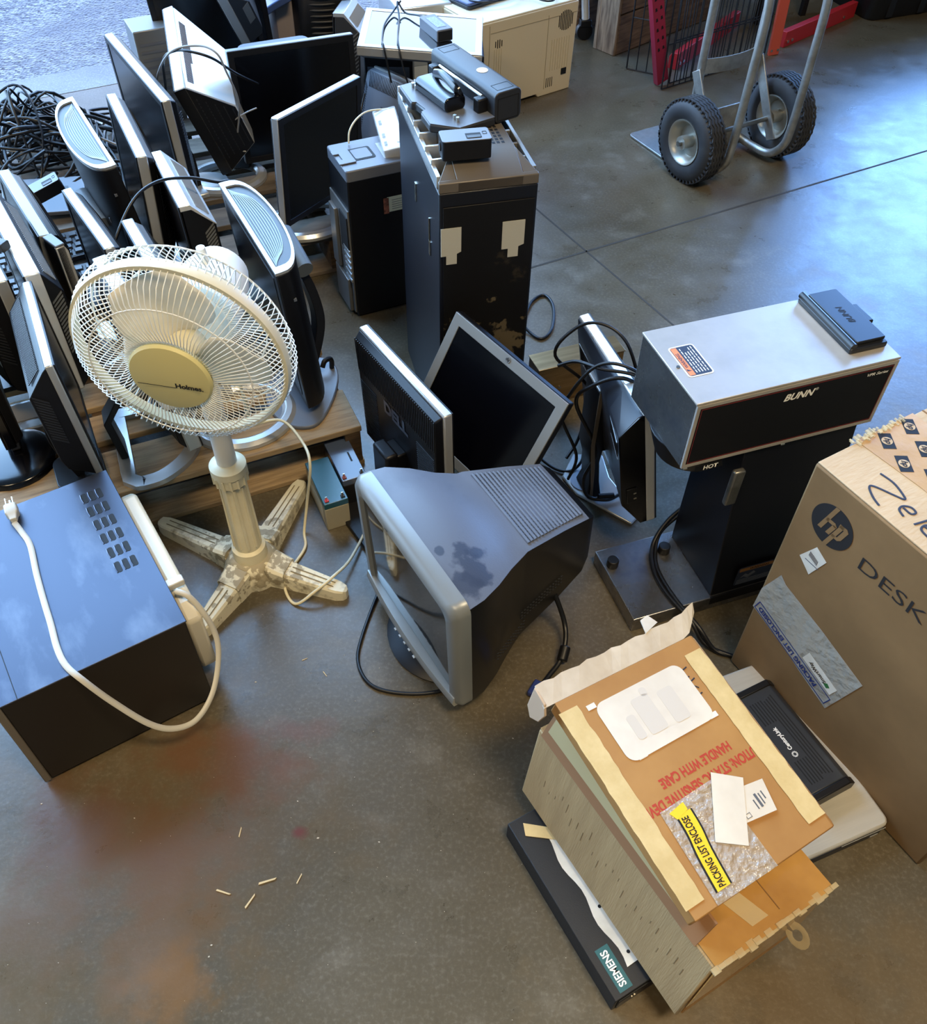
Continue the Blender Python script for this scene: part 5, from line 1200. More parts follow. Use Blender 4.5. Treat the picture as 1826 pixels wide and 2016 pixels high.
# ------------------------------------------------------------------ steel oven lying at the lower left
OVT = mat('scuffed steel sheet', (64, 70, 84), 0.36, metal=0.55, rgb2=(120, 126, 138), scale=9, lo=0.50, hi=0.85, rough2=0.55, detail=12, stretch=(1, 0.45, 1))
OVB = mat('dark brown sheet metal', (24, 20, 16), 0.42)
t = thing('microwave_oven', pose(-0.4589, 0.8496, 0, 33.72), 'scuffed steel microwave oven with slotted vents and a pale cord draped over it', 'microwave')
L_, D_, H_ = 0.300, 0.410, 0.2547
MB().box((-L_ / 2, D_ / 2, H_ / 2 + 0.004), (L_, D_, H_ - 0.010)).build('cabinet', OVB, t, bevel=0.002)
MB().box((-L_ / 2, D_ / 2 + 0.001, H_ - 0.001), (L_ + 0.004, D_ + 0.004, 0.003)).build('steel_cover', OVT, t, bevel=0.001)
MB().box((-L_ - 0.006, D_ / 2, H_ / 2 + 0.004), (0.012, D_ + 0.004, H_ - 0.006)).build('front_frame', mat('brown grey frame', (120, 112, 100), 0.45, metal=0.3), t, bevel=0.002)
MB().box((-0.273, D_ / 2, H_ + 0.0008), (0.0012, D_, 0.0006)).build('cover_seam', SLIT, t, smooth=None)
g = MB(); g2 = MB()
for r in range(6):
    for c in range(3):
        x, y = -0.055 + 0.014 * c, 0.360 - 0.038 * r
        pts = rrect(x - 0.005, y - 0.013, x + 0.004, y + 0.013, 0.004)
        g.prism(pts, H_ + 0.0004, H_ + 0.0010, 'z')
        g2.tube([(x - 0.0055, y + 0.012, H_ + 0.001), (x - 0.0065, y, H_ + 0.0016), (x - 0.0055, y - 0.012, H_ + 0.001)], 0.0012, 5)
vs_ = g.build('vent_slots', SLIT, t, smooth=None)
g2.build('vent_lips', OVT, vs_, smooth=None)
MB().prism([(0.040, 0.05), (0.395, 0.05), (0.395, 0.19), (0.350, 0.228), (0.060, 0.228), (0.030, 0.205), (0.030, 0.08)], 0.003, 0.032, 'x').build('cream_housing', CREAM, t, bevel=0.006)
o = MB().box((0.0322, 0.335, 0.19), (0.0008, 0.045, 0.05)).build('barcode_label', WHITE, t, smooth=None)
MB().box((0.0325, 0.335, 0.19), (0.0008, 0.035, 0.03)).build('bars', GREY, o, smooth=None)
MB().box((0.0322, 0.240, 0.19), (0.0008, 0.055, 0.02)).build('serial_label', WHITE, t, smooth=None)
MB().box((0.014, 0.095, 0.243), (0.034, 0.016, 0.014)).build('cord_clip', mat('off-white clip', (206, 202, 190), 0.45), t, bevel=0.002)
for y in (0.02, 0.39):
    for x in (-0.02, -0.28): MB().cyl((x, y, 0), (x, y, 0.006), 0.012, n=12).build('foot', BLK, t)
Mv = WM[t.name]; Lc = lambda p: Mv.inverted() @ Vector(p)
CORDW = mat('grey white cord', (198, 194, 180), 0.42)
z_ = H_ + 0.0045
pts = [(-0.808, 1.048, z_ + 0.006), (-0.790, 1.030, z_), (-0.766, 1.001, z_), (-0.735, 0.940, z_), (-0.705, 0.885, z_), (-0.677, 0.836, z_), (-0.650, 0.785, z_), (-0.612, 0.738, z_ + 0.002)]
pts = pts[:-3] + [(-0.677, 0.836, z_), (-0.652, 0.790, z_), (-0.628, 0.758, z_), (-0.599, 0.738, 0.250), (-0.565, 0.732, 0.192), (-0.522, 0.730, 0.125), (-0.490, 0.739, 0.092), (-0.460, 0.763, 0.078), (-0.440, 0.806, 0.086), (-0.432, 0.850, 0.112), (-0.432, 0.882, 0.152), (-0.446, 0.899, 0.200), (-0.470, 0.912, 0.238), (-0.493, 0.917, 0.247)]
o = MB().tube(spline(pts, 8), 0.0052, 8, flat=0.55, up=(0, 0, 1)).build('power_cord', CORDW, t, world=True, smooth=60)
pl = MB().loft([[(x, y * s_, z * s_) for y, z in rrect(-0.011, -0.010, 0.011, 0.010, 0.004)] for x, s_ in ((0.0, 0.5), (0.012, 0.75), (0.016, 1.0), (0.036, 1.0), (0.040, 0.7))], Matrix.Translation((-0.808, 1.050, H_ + 0.014)) @ Matrix.Rotation(R_(118), 4, 'Z')).build('plug', CORDW, t, world=True, bevel=0.001)
b = MB()
for s_ in (-0.006, 0.006): b.box((0.048, s_, 0.002), (0.018, 0.0015, 0.006), Matrix.Translation((-0.808, 1.050, H_ + 0.014)) @ Matrix.Rotation(R_(118), 4, 'Z'))
b.cyl((0.04, 0, -0.005), (0.058, 0, -0.005), 0.0022, n=8, T=Matrix.Translation((-0.808, 1.050, H_ + 0.014)) @ Matrix.Rotation(R_(118), 4, 'Z'))
b.build('prongs', PINS, t, world=True, smooth=None)
# ------------------------------------------------------------------ cardboard
CARD = mat('brown cardboard', (134, 103, 64), 0.78, rgb2=(122, 93, 56), scale=7, bump=0.15, bscale=40)
CARDT = mat('lit ribbed cardboard', (192, 164, 126), 0.75, rgb2=(184, 156, 118), scale=10, stretch=(3, 0.8, 1), bump=0.4, bscale=60)  # paler than CARD: light falling on the carton top, put into colour
CARDO = mat('golden cardboard', (176, 130, 72), 0.72, rgb2=(162, 116, 62), scale=8, bump=0.15, bscale=50)
CARDG = mat('greyed corrugated side', (178, 150, 106), 0.8, rgb2=(166, 138, 96), scale=6, stretch=(1, 10, 1), bump=0.4, bscale=50)
CARDD = mat('dark cardboard edge', (128, 92, 52), 0.85)
LINER = mat('white lined flap', (218, 212, 200), 0.7, rgb2=(196, 186, 170), scale=12, bump=0.2, bscale=50)
GTAPE = mat('glossy brown tape', (190, 146, 82), 0.12, rgb2=(170, 126, 66), scale=9, bump=0.9, bscale=30, spec=0.7)
CTAPE = mat('clear packing tape', (226, 206, 160), 0.10, alpha=0.45, bump=0.9, bscale=45, spec=0.8)
FILM = mat('crinkled clear pouch', (214, 206, 192), 0.08, alpha=0.36, bump=5.0, bscale=75, spec=1.0)
t = thing('cardboard_box', pose(0.7953, 0.8523, 0, 301.6), 'tall brown cardboard carton with a black round logo, at the right edge of the photo', 'box')
W_, D_, H_ = 0.4605, 0.35, 0.5504
b = MB()
# slightly bowed carton
pr = []
b.box((0, 0, H_ / 2), (W_, D_, H_ - 0.002))
b.build('carton', CARD, t, bevel=0.004)
MB().box((0, 0, H_ + 0.0005), (W_ - 0.004, D_ - 0.004, 0.003)).build('top_flap', CARDT, t, bevel=0.001)
MB().box((0, 0.055, H_ + 0.0022), (W_ - 0.004, 0.003, 0.0008)).build('flap_seam', CARDD, t, smooth=None)
tp = frame((0, 0, H_ + 0.002), (1, 0, 0), (0, 1, 0))
tape = patch([(-W_ / 2 - 0.001, -0.090), (-0.12, -0.083), (0.05, -0.080), (W_ / 2, -0.08), (W_ / 2, 0.045), (-W_ / 2 - 0.001, 0.035)], tp, mat('printed tan tape', (192, 152, 98), 0.35, rgb2=(178, 138, 84), scale=10, bump=0.4, bscale=40), t, 'printed_tape', 0.0006, 0.0004)
for x, y in ((-0.207, -0.050), (-0.212, 0.006), (-0.166, -0.014), (-0.160, -0.066), (-0.118, -0.050), (-0.105, 0.012), (-0.07, -0.03)):
    T = tp @ Matrix.Translation((x, y, 0.001)) @ Matrix.Rotation(R_(-32), 4, 'Z')
    sq = patch([(-0.017, -0.010), (0.017, -0.010), (0.017, 0.010), (-0.017, 0.010)], T, INK, tape, 'logo_square', 0.0002, 0.0002)
    patch([(0.0085 * math.cos(2 * PI * k / 20), 0.0085 * math.sin(2 * PI * k / 20)) for k in range(20)], T, CARDT, tape, 'logo_disc', 0.0006, 0.0001)
    lettering('hp', 0.013, T @ Matrix.Translation((0, 0.001, 0.0009)), INK, tape, 'logo', bold=0.03, shear=0.3)
b = MB()
random.seed(3)
for k in range(34):
    y = -0.10 + 0.11 * k / 33
    b.box((-W_ / 2 + random.uniform(-0.004, 0.006), y, H_ + 0.003 + random.uniform(0, 0.004)), (random.uniform(0.004, 0.011), random.uniform(0.002, 0.005), random.uniform(0.001, 0.004)), Matrix.Identity(4))
b.build('torn_tape_edge', CTAPE, t, smooth=None)
PEN = mat('marker pen', (38, 38, 48), 0.6)
def pen(pts, w=0.0020):
    P = [(x, y, 0.0009) for x, y in pts]
    return MB().tube(spline(P, 6), w, 6, T=tp, flat=0.15, up=(0, 0, 1))
zl = MB()
def W2(px, py): return (px, py)
for st in ([(-0.164, -0.112), (-0.140, -0.110), (-0.116, -0.117), (-0.110, -0.122), (-0.122, -0.128), (-0.150, -0.140), (-0.152, -0.148), (-0.136, -0.158), (-0.120, -0.163)],
           [(-0.100, -0.136), (-0.086, -0.136), (-0.084, -0.128), (-0.094, -0.126), (-0.102, -0.134), (-0.100, -0.144), (-0.088, -0.149)],
           [(-0.062, -0.108), (-0.070, -0.148)],
           [(-0.060, -0.138), (-0.046, -0.136), (-0.044, -0.128), (-0.054, -0.127), (-0.061, -0.136), (-0.058, -0.147), (-0.042, -0.150)]):
    m_ = pen(st); zl.add(m_.v, m_.f)
zl.build('handwriting', PEN, t, smooth=None)
fp_ = frame((0, -D_ / 2 - 0.0002, 0), (1, 0, 0), (0, 0, 1))
def fpt(pts, m, name, lift=0.0003, parent=None, **k): return patch(pts, fp_, m, parent or t, name, lift, 0.0003, **k)
lc = (-0.163, 0.470); R0 = 0.039
lg = fpt([(lc[0] + R0 * math.cos(2 * PI * k / 48), lc[1] + R0 * math.sin(2 * PI * k / 48)) for k in range(48)], mat('printed black', (26, 26, 28), 0.7), 'logo', 0.0002, label='black disc logo with slanted letters')
def sl(x0, z0, x1, z1, w=0.0075): return [(x0, z0), (x0 + w, z0), (x1 + w, z1), (x1, z1)]
for pts in (sl(lc[0] - 0.0225, lc[1] - 0.017, lc[0] - 0.0065, lc[1] + 0.0385), sl(lc[0] - 0.0065, lc[1] - 0.017, lc[0] + 0.0005, lc[1] + 0.006), sl(lc[0] - 0.0035, lc[1] - 0.0385, lc[0] + 0.0125, lc[1] + 0.017)):
    fpt(pts, CARD, 'logo_letter', 0.0006, lg)
fpt([(lc[0] - 0.012, lc[1] + 0.0105), (lc[0] + 0.003, lc[1] + 0.0105), (lc[0] + 0.0075, lc[1] + 0.006), (lc[0] + 0.006, lc[1] + 0.002), (lc[0] - 0.0005, lc[1] + 0.004), (lc[0] - 0.014, lc[1] + 0.004)], CARD, 'logo_letter', 0.0006, lg)
fpt([(lc[0] + 0.0105, lc[1] + 0.017), (lc[0] + 0.024, lc[1] + 0.017), (lc[0] + 0.0285, lc[1] + 0.012), (lc[0] + 0.0225, lc[1] - 0.010), (lc[0] + 0.017, lc[1] - 0.0155), (lc[0] + 0.004, lc[1] - 0.0155), (lc[0] + 0.0055, lc[1] - 0.010), (lc[0] + 0.0145, lc[1] - 0.010), (lc[0] + 0.020, lc[1] + 0.0105), (lc[0] + 0.010, lc[1] + 0.0105)], CARD, 'logo_letter', 0.0006, lg)
lettering('DESKTOP', 0.037, fp_ @ frame((0.012, 0.452, 0.0004), (1, 0, 0), (0, 1, 0)), MATS['printed black'], t, 'lettering', bold=-0.004, width=0.225)
st = fpt([(-0.191, 0.372), (-0.170, 0.414), (-0.145, 0.402), (-0.163, 0.352)], WHITE, 'shipping_sticker', label='small white barcode sticker')
g = MB()
for k in range(9): g.box((-0.176 + 0.0022 * k, 0.392 - 0.0008 * k, 0.0009), (0.0012, 0.010, 0.0002), fp_)
g.box((-0.166, 0.376, 0.0009), (0.028, 0.0015, 0.0002), fp_)
g.build('print', GREY, st, smooth=None)
pp = [(-0.205, 0.303), (-0.2285, 0.240), (-0.231, 0.184), (-0.13, 0.158), (-0.10, 0.146), (-0.03, 0.124), (0.001, 0.244), (-0.10, 0.272), (-0.190, 0.292)]
po = fpt(pp[::-1] if False else pp, mat('cloudy document pouch', (176, 172, 160), 0.16, bump=2.5, bscale=50, alpha=0.80, spec=0.8), 'document_pouch', 0.0006, label='cloudy plastic packing list pouch')
BLU = mat('blue print', (22, 48, 112), 0.5)
ang = math.atan2(0.144 - 0.195, -0.039 + 0.218)
PT_ = fp_ @ Matrix.Translation((-0.1285, 0.170, 0.0012)) @ Matrix.Rotation(ang, 4, 'Z')
MB().ring(0.200, 0.024, 0.0018, 0, 0.0003, -0.012, PT_ @ Matrix.Rotation(R_(90), 4, 'X') @ Matrix.Rotation(0, 4, 'Z')).build('blue_border', BLU, po, smooth=None)
lettering('PACKING LIST ENCLOSED', 0.0155, PT_ @ Matrix.Rotation(PI, 4, 'Z') @ Matrix.Translation((0.012, 0.0, 0.0002)), BLU, po, 'lettering', bold=0.04, width=0.160)
patch([(0.018, 0.018), (0.092, 0.018), (0.092, 0.043), (0.018, 0.043)], PT_, WHITE, po, 'packing_slip', 0.0002, 0.0002)
lettering('SmartWay', 0.013, PT_ @ Matrix.Rotation(PI, 4, 'Z') @ Matrix.Translation((-0.052, -0.028, 0.0007)), INK, po, 'lettering', bold=0.02, shear=0.15, width=0.042)
patch([(0.070, 0.024), (0.080, 0.022), (0.083, 0.030), (0.075, 0.033)], PT_, mat('green leaf print', (50, 110, 60), 0.6), po, 'leaf_print', 0.0005, 0.0002)
# ------------------------------------------------------------------ stacked cartons at the front
BM = pose(0.3058, 0.5453, 0.0500, 31.9, -1.0, 6.5)
t = thing('cardboard_box', BM, 'battered brown carton with glossy tape on its near end, under the flat taped carton', 'box')
W_, D_, H_ = 0.2223, 0.3981, 0.1884
MB().box((0, 0, H_ / 2), (W_, D_, H_)).build('carton', CARDG, t, bevel=0.003)
MB().box((0.001, 0.001, H_ + 0.0012), (W_ - 0.002, D_ - 0.002, 0.0024)).build('top_flap', CARDO, t, bevel=0.001)
MB().box((0.004, -D_ / 2 - 0.0012, H_ / 2 + 0.002), (W_ - 0.01, 0.0024, H_ - 0.004)).build('end_flap', CARDO, t, bevel=0.001)
MB().prism([(-D_ / 2 - 0.0032, 0.045), (-D_ / 2 - 0.0026, 0.045), (-D_ / 2 - 0.0020, H_ + 0.002), (-D_ / 2 + 0.085, H_ + 0.0028), (-D_ / 2 + 0.085, H_ + 0.0034), (-D_ / 2 - 0.0036, H_ + 0.0030)], -W_ / 2 + 0.002, W_ / 2, 'x').build('glossy_tape', GTAPE, t, smooth=None)
b = MB(); random.seed(9)
for k in range(22):
    x = -W_ / 2 + W_ * k / 21
    b.box((x, -D_ / 2 - 0.003, H_ + 0.002 + random.uniform(-0.003, 0.003)), (0.012, random.uniform(0.006, 0.014), random.uniform(0.002, 0.006)), Matrix.Identity(4))
b.build('crinkled_tape_edge', CTAPE, t, smooth=None)
MB().box((0.02, -D_ / 2 + 0.05, H_ + 0.004), (0.0012, 0.075, 0.0006)).build('flap_seam', CARDD, t, smooth=None)
patch([(-0.03, -0.185), (0.0, -0.185), (-0.02, -0.125), (-0.05, -0.125)], frame((0, 0, H_ + 0.0036), (1, 0, 0), (0, 1, 0)), CTAPE, t, 'clear_tape_strip', 0.0002, 0.0004)
lp = [(0.062 + 0.002 * math.sin(a), -D_ / 2 - 0.004 - 0.014 * (1 - math.cos(a)), H_ * 0.62 + 0.016 * math.sin(a)) for a in [R_(x) for x in range(0, 331, 22)]]
MB().tube(lp, 0.006, 8, flat=0.08, up=(1, 0, 0)).build('tape_curl', CTAPE, t, smooth=60)
g = MB(); random.seed(5)
for k in range(24):
    y = -0.17 + 0.34 * k / 24; z = H_ * 0.52 + random.uniform(-0.02, 0.02)
    g.box((-W_ / 2 - 0.0002, y, z), (0.0005, 0.0011, random.uniform(0.006, 0.026)))
g.build('scuff_marks', mat('scuff', (126, 106, 74), 0.9), t, smooth=None)
# raised side flap between the two cartons, paper tape along it
fl = MB().prism([(-W_ / 2 - 0.002, H_ - 0.004), (-W_ / 2 + 0.002, H_ - 0.004), (-W_ / 2 + 0.020, H_ + 0.046), (-W_ / 2 + 0.016, H_ + 0.047)], -0.165, 0.190, 'y').build('side_flap', mat('reddish brown flap', (142, 102, 66), 0.8), t, smooth=None)
MB().prism([(-W_ / 2 + 0.0035, H_ + 0.014), (-W_ / 2 + 0.0045, H_ + 0.014), (-W_ / 2 + 0.0145, H_ + 0.043), (-W_ / 2 + 0.0135, H_ + 0.043)], -0.135, 0.182, 'y').build('paper_tape', mat('dull paper tape', (176, 160, 116), 0.75), fl, smooth=None)
for o in (bpy.data.objects[fl.children[0].name],): o.location = (-0.0012, 0, 0.0)
MB().box((-0.01, 0.09, H_ + 0.012), (W_ - 0.06, 0.19, 0.018)).build('dark_gap_block', BLK, t, smooth=None)  # black block in the gap between cartons, its colour standing in for shadow
TM = pose(0.3207, 0.5849, 0.2700, 31.4, 9.4, 6.6)
t = thing('cardboard_box', TM, 'flat brown carton with red printing and a large white sticker, topping the stack', 'box')
W_, D_, H_ = 0.2746, 0.3303, 0.050
MB().box((0.003, 0, H_ - 0.013), (W_ - 0.008, D_, 0.026)).build('carton', CARDO, t, bevel=0.003)
MB().box((0.0, 0, H_ + 0.001), (W_ - 0.012, D_ - 0.002, 0.002)).build('top_panel', CARDO, t, bevel=0.0008)
MB().box((W_ / 2 - 0.0035, 0.0, H_ - 0.013), (0.010, D_ - 0.006, 0.024)).build('side_flap', mat('pinkish cardboard', (178, 144, 110), 0.8), t, bevel=0.004)
tf = frame((0, 0, H_ + 0.002), (1, 0, 0), (0, 1, 0))
def tpt(pts, m, name, lift=0.0003, parent=None, **k): return patch(pts, tf, m, parent or t, name, lift, 0.0003, **k)
random.seed(11)
def tape_strip(x0, x1, y0, y1, name):
    n = 26; L_ = [(x0 + random.uniform(-0.0008, 0.0008), y0 + (y1 - y0) * k / n) for k in range(n + 1)]
    Rr = [(x1 + random.uniform(-0.0012, 0.0012), y0 + (y1 - y0) * k / n) for k in range(n + 1)]
    return tpt(L_[::-1] + Rr, GUMTAPE, name, 0.0012)
tape_strip(-0.136, -0.104, -0.149, 0.147, 'paper_tape'); tape_strip(0.098, 0.132, -0.145, 0.140, 'paper_tape')
REDP = mat('red carton print', (176, 58, 40), 0.7)
lettering('CAUTION: STATIC SENSITIVE DEVICES', 0.0200, tf @ frame((-0.003, -0.026, 0.0002), (-1, 0, 0), (0, -1, 0)), REDP, t, 'lettering', bold=0.035, width=0.252)
lettering('HANDLE WITH CARE', 0.0190, tf @ frame((0.004, -0.002, 0.0002), (-1, 0, 0), (0, -1, 0)), REDP, t, 'lettering', bold=0.035, width=0.132)
PALES = mat('pale sticker', (226, 218, 202), 0.6, rgb2=(212, 202, 186), scale=10)
sk = tpt(rrect(-0.083, 0.040, 0.081, 0.136, 0.016, 6), PALES, 'address_sticker', 0.0010, label='large pale sticker with blurred print')
sm_ = mat('faint grey print', (206, 197, 184), 0.7)
for x0, y0, x1, y1 in ((-0.028, 0.060, 0.004, 0.118), (0.018, 0.058, 0.046, 0.112), (-0.006, 0.114, 0.006, 0.128), (-0.05, 0.062, -0.035, 0.10)):
    tpt(rrect(x0, y0, x1, y1, 0.005), sm_, 'faint_print', 0.0014, sk)
for x, y in ((-0.085, 0.136), (0.078, 0.044), (-0.06, 0.043)):
    tpt([(x - 0.008, y - 0.004), (x + 0.007, y - 0.004), (x + 0.007, y + 0.004), (x - 0.008, y + 0.004)], WHITE, 'sticker_corner', 0.0008, sk)
pc = tpt([(-0.089, -0.033), (-0.093, -0.164), (0.017, -0.165), (0.013, -0.030)], FILM, 'document_pouch', 0.0022, label='crinkled clear packing list pouch')
YEL = mat('yellow warning tape', (240, 204, 50), 0.45)
path = [(-0.058, -0.048), (-0.060, -0.075), (-0.066, -0.105), (-0.071, -0.151)]
def ribbon(w0, w1, z, m, name, pa):
    P = spline([(x, y, 0) for x, y in path], 5); vs = []; fs = []
    for p in P: vs += [(p.x + w0, p.y, z), (p.x + w1, p.y, z)]
    fs = [(2 * i, 2 * i + 1, 2 * i + 3, 2 * i + 2) for i in range(len(P) - 1)]
    return MB().add(vs, fs, tf).build(name, m, pa, smooth=None)
ribbon(-0.0145, 0.0145, 0.0028, INK, 'black_border', pc); yb = ribbon(-0.0115, 0.0115, 0.0031, YEL, 'yellow_band', pc)
MB().prism([(-0.078, -0.040), (-0.050, -0.036), (-0.050, -0.047), (-0.072, -0.052)], 0.0028, 0.0033, 'z', tf).build('folded_end', YEL, pc, smooth=None)
lettering('PACKING LIST ENCLOSE', 0.0155, tf @ frame((-0.0655, -0.101, 0.0033), (0.105, 0.99, 0), (-1, 0.1, 0)), INK, pc, 'lettering', bold=0.025, width=0.096)
l1 = tpt([(0.014, -0.022), (0.053, -0.050), (-0.004, -0.126), (-0.044, -0.100)], PALES, 'address_label', 0.0042, label='blurred white address label')
l2 = tpt([(0.079, -0.064), (0.068, -0.108), (-0.01, -0.098), (-0.005, -0.052)], PALES, 'return_label', 0.0034, label='white label with small handwriting and a tiny box drawing')
g = MB()
for x, y, w_, h_ in ((0.052, -0.085, 0.004, 0.02), (0.058, -0.085, 0.002, 0.016), (0.045, -0.088, 0.002, 0.014), (0.064, -0.082, 0.002, 0.012), (0.024, -0.098, 0.008, 0.0008), (0.024, -0.092, 0.008, 0.0008), (0.020, -0.095, 0.0008, 0.007), (0.028, -0.095, 0.0008, 0.007)):
    g.box((x, y, 0.0040), (w_, h_, 0.0002), tf)
g.build('print', GREY, l2, smooth=None)
ph = MB()
for st in ([(0.086, 0.088), (0.080, 0.094), (0.075, 0.088), (0.079, 0.080), (0.086, 0.080)], [(0.090, 0.104), (0.082, 0.102), (0.076, 0.100)], [(0.084, 0.110), (0.078, 0.108), (0.074, 0.114), (0.080, 0.118)], [(0.090, 0.124), (0.070, 0.120)]):
    m_ = MB().tube(spline([(x, y, 0.0006) for x, y in st], 5), 0.0011, 5, T=tf, flat=0.2, up=(0, 0, 1)); ph.add(m_.v, m_.f)
ph.build('handwriting', PEN, t, smooth=None)
# opened white flap along the far edge of the flat carton
fb = MB(); random.seed(4)
n = 20; vs = []
for k in range(n + 1):
    x = -0.150 + 0.315 * k / n
    f_ = max(0.0, (x - 0.128) / 0.037)
    y0 = D_ / 2 - 0.001 + 0.030 * f_
    wv = (0.033 + 0.0018 * math.sin(k * 2.3)) * (1 - 0.72 * f_) + 0.004 * min(1, f_ * 3)
    vs += [(x, y0, H_ + 0.002), (x + 0.003, y0 + wv, H_ + 0.010 + 0.002 * random.random()), (x + 0.003, y0 + wv, H_ + 0.007), (x, y0, H_ - 0.001)]
fs = []
for k in range(n):
    a, c = 4 * k, 4 * k + 4
    fs += [(a, c, c + 1, a + 1), (a + 1, c + 1, c + 2, a + 2), (a + 2, c + 2, c + 3, a + 3), (a + 3, c + 3, c, a)]
fs += [(0, 1, 2, 3), (4 * n + 3, 4 * n + 2, 4 * n + 1, 4 * n)]
fb.add(vs, fs).build('lined_flap', LINER, t, smooth=None)
MB().prism([(0.060, D_ / 2 + 0.03), (0.090, D_ / 2 + 0.038), (0.082, D_ / 2 + 0.055), (0.066, D_ / 2 + 0.052)], H_ + 0.010, H_ + 0.0112, 'z').build('torn_scrap', LINER, t, smooth=None)
MB().prism([(D_ / 2 + 0.030, H_ + 0.009), (D_ / 2 + 0.002, H_ + 0.006), (D_ / 2 - 0.008, H_ - 0.012), (D_ / 2 - 0.004, H_ - 0.040), (D_ / 2 + 0.012, H_ - 0.056), (D_ / 2 + 0.026, H_ - 0.040)], -0.1495, -0.1455, 'x').build('flap_ear', mat('beige ear', (196, 172, 146), 0.75), t, bevel=0.001)
# ------------------------------------------------------------------ black control unit under the stack
t = thing('control_unit', pose(0.2461, 0.5206, 0, 30.3), 'flat black rack unit with white maker lettering, under the battered carton', 'rack unit')
SU = mat('black powder coat', (26, 27, 29), 0.55, bump=0.1, bscale=500)
W_, D_, H_ = 0.20, 0.304, 0.0495
MB().box((0, 0, H_ / 2), (W_, D_, H_)).build('chassis', SU, t, bevel=0.0015)
MB().box((0, -D_ / 2 - 0.0012, 0.028), (W_ - 0.01, 0.003, 0.034)).build('front_face', BLK, t, bevel=0.001)
b = MB()
for x in (-0.07, -0.065, -0.03): b.cyl((x, -D_ / 2 - 0.004, 0.034), (x, -D_ / 2 - 0.002, 0.034), 0.0022, n=8)
b.build('screws', PINS, t)
s0 = -0.0671
sp = frame((0, 0, H_), (1, 0, 0), (0, 1, 0))
nm = patch([(s0 - 0.0205, -0.146), (s0 + 0.0025, -0.146), (s0 + 0.0025, -0.080), (s0 - 0.0205, -0.080)], sp, mat('teal nameplate', (34, 92, 96), 0.45), t, 'nameplate', 0.0002, 0.0004, label='teal nameplate')
lettering('SIEMENS', 0.0165, sp @ frame((s0 - 0.009, -0.113, 0.0007), (0, 1, 0), (-1, 0, 0)), WN, nm, 'lettering', bold=0.025, width=0.054)
random.seed(2)
ed = [(s0 + 0.010 + 0.004 * math.sin(k * 0.9), -0.122 + 0.226 * k / 16) for k in range(17)]
ps = patch([(s0 + 0.060, -0.120), (s0 + 0.060, 0.105)][::1] + ed[::-1], sp, WHITE, t, 'paper_sheet', 0.0004, 0.0005, label='white paper strip with punched holes')
for y in (-0.105, -0.03): patch([(s0 + 0.024 + 0.0028 * math.cos(2 * PI * k / 12), y + 0.0028 * math.sin(2 * PI * k / 12)) for k in range(12)], sp, INK, ps, 'punched_hole', 0.001, 0.0002)
patch([(s0 - 0.018, 0.120), (s0 + 0.030, 0.085), (s0 + 0.038, 0.102), (s0 - 0.010, 0.140)], sp, GUMTAPE, t, 'masking_tape', 0.0012, 0.0006, label='torn piece of masking tape')
# ------------------------------------------------------------------ laptop with modem
LAPT = mat('brushed laptop lid', (200, 196, 184), 0.34, metal=0.35, rgb2=(192, 188, 176), scale=6, stretch=(1, 20, 1))
t = thing('laptop_computer', pose(0.5483, 0.7325, 0, 22.6), 'closed silver laptop on the floor between the carton stack and the tall carton', 'laptop')
W_, D_, H_ = 0.235, 0.345, 0.046
MB().prism(rrect(-W_ / 2, -D_ / 2, W_ / 2, D_ / 2, 0.012), 0.003, 0.030, 'z').build('base', CHAR, t, bevel=0.003)
MB().prism(rrect(-W_ / 2, -D_ / 2, W_ / 2, D_ / 2, 0.014), 0.0335, H_, 'z').build('lid', LAPT, t, bevel=0.004)
MB().prism(rrect(-W_ / 2 + 0.001, -D_ / 2 + 0.001, W_ / 2 - 0.001, D_ / 2 - 0.001, 0.012), 0.0300, 0.0336, 'z').build('palm_edge', SIL, t, smooth=None)
b = MB()
b.box((W_ / 2 - 0.05, -D_ / 2 - 0.0004, 0.031), (0.09, 0.001, 0.0012)); b.box((W_ / 2 - 0.022, -D_ / 2 - 0.0004, 0.012), (0.016, 0.001, 0.004))
b.build('front_trim', SIL, t, smooth=None)
for x in (-0.09, 0.09):
    for y in (-0.14, 0.14): MB().cyl((x, y, 0), (x, y, 0.004), 0.008, n=10).build('foot', BLK, t)
t = thing('network_modem', pose(0.5935, 0.762, 0.0465, 27.6), 'black slotted network modem lying on the closed silver laptop', 'modem')
MODM = mat('dusty black modem', (38, 41, 46), 0.45, rgb2=(58, 62, 66), scale=5, lo=0.55, hi=0.75)
W_, D_, H_ = 0.098, 0.222, 0.033
xo = -0.018
MB().prism([(xo - W_ / 2, 0.0), (xo + W_ / 2, 0.0), (xo + W_ / 2, H_ - 0.016), (xo + W_ / 2 - 0.016, H_), (xo - W_ / 2, H_)], -D_ / 2 + 0.012, D_ / 2 - 0.010, 'y').build('shell', MODM, t, bevel=0.003)
for s_ in (-1, 1): MB().prism([(xo - W_ / 2 - 0.001, 0.0), (xo + W_ / 2 + 0.001, 0.0), (xo + W_ / 2 + 0.001, H_ - 0.014), (xo + W_ / 2 - 0.015, H_ + 0.002), (xo - W_ / 2, H_ + 0.002)], s_ * (D_ / 2 - 0.013), s_ * D_ / 2, 'y').build('end_cap', BLK, t, bevel=0.002)
g = MB()
for k in range(9):
    x = xo + 0.020 - 0.0058 * k
    if k < 4: g.box((x, 0.0, H_ + 0.0002), (0.0019, 0.165 - 0.004 * k, 0.0008))
    else:
        g.box((x, 0.058, H_ + 0.0002), (0.0019, 0.045, 0.0008)); g.box((x, -0.062, H_ + 0.0002), (0.0019, 0.045, 0.0008))
g.build('vent_slots', SLIT, t, smooth=None)
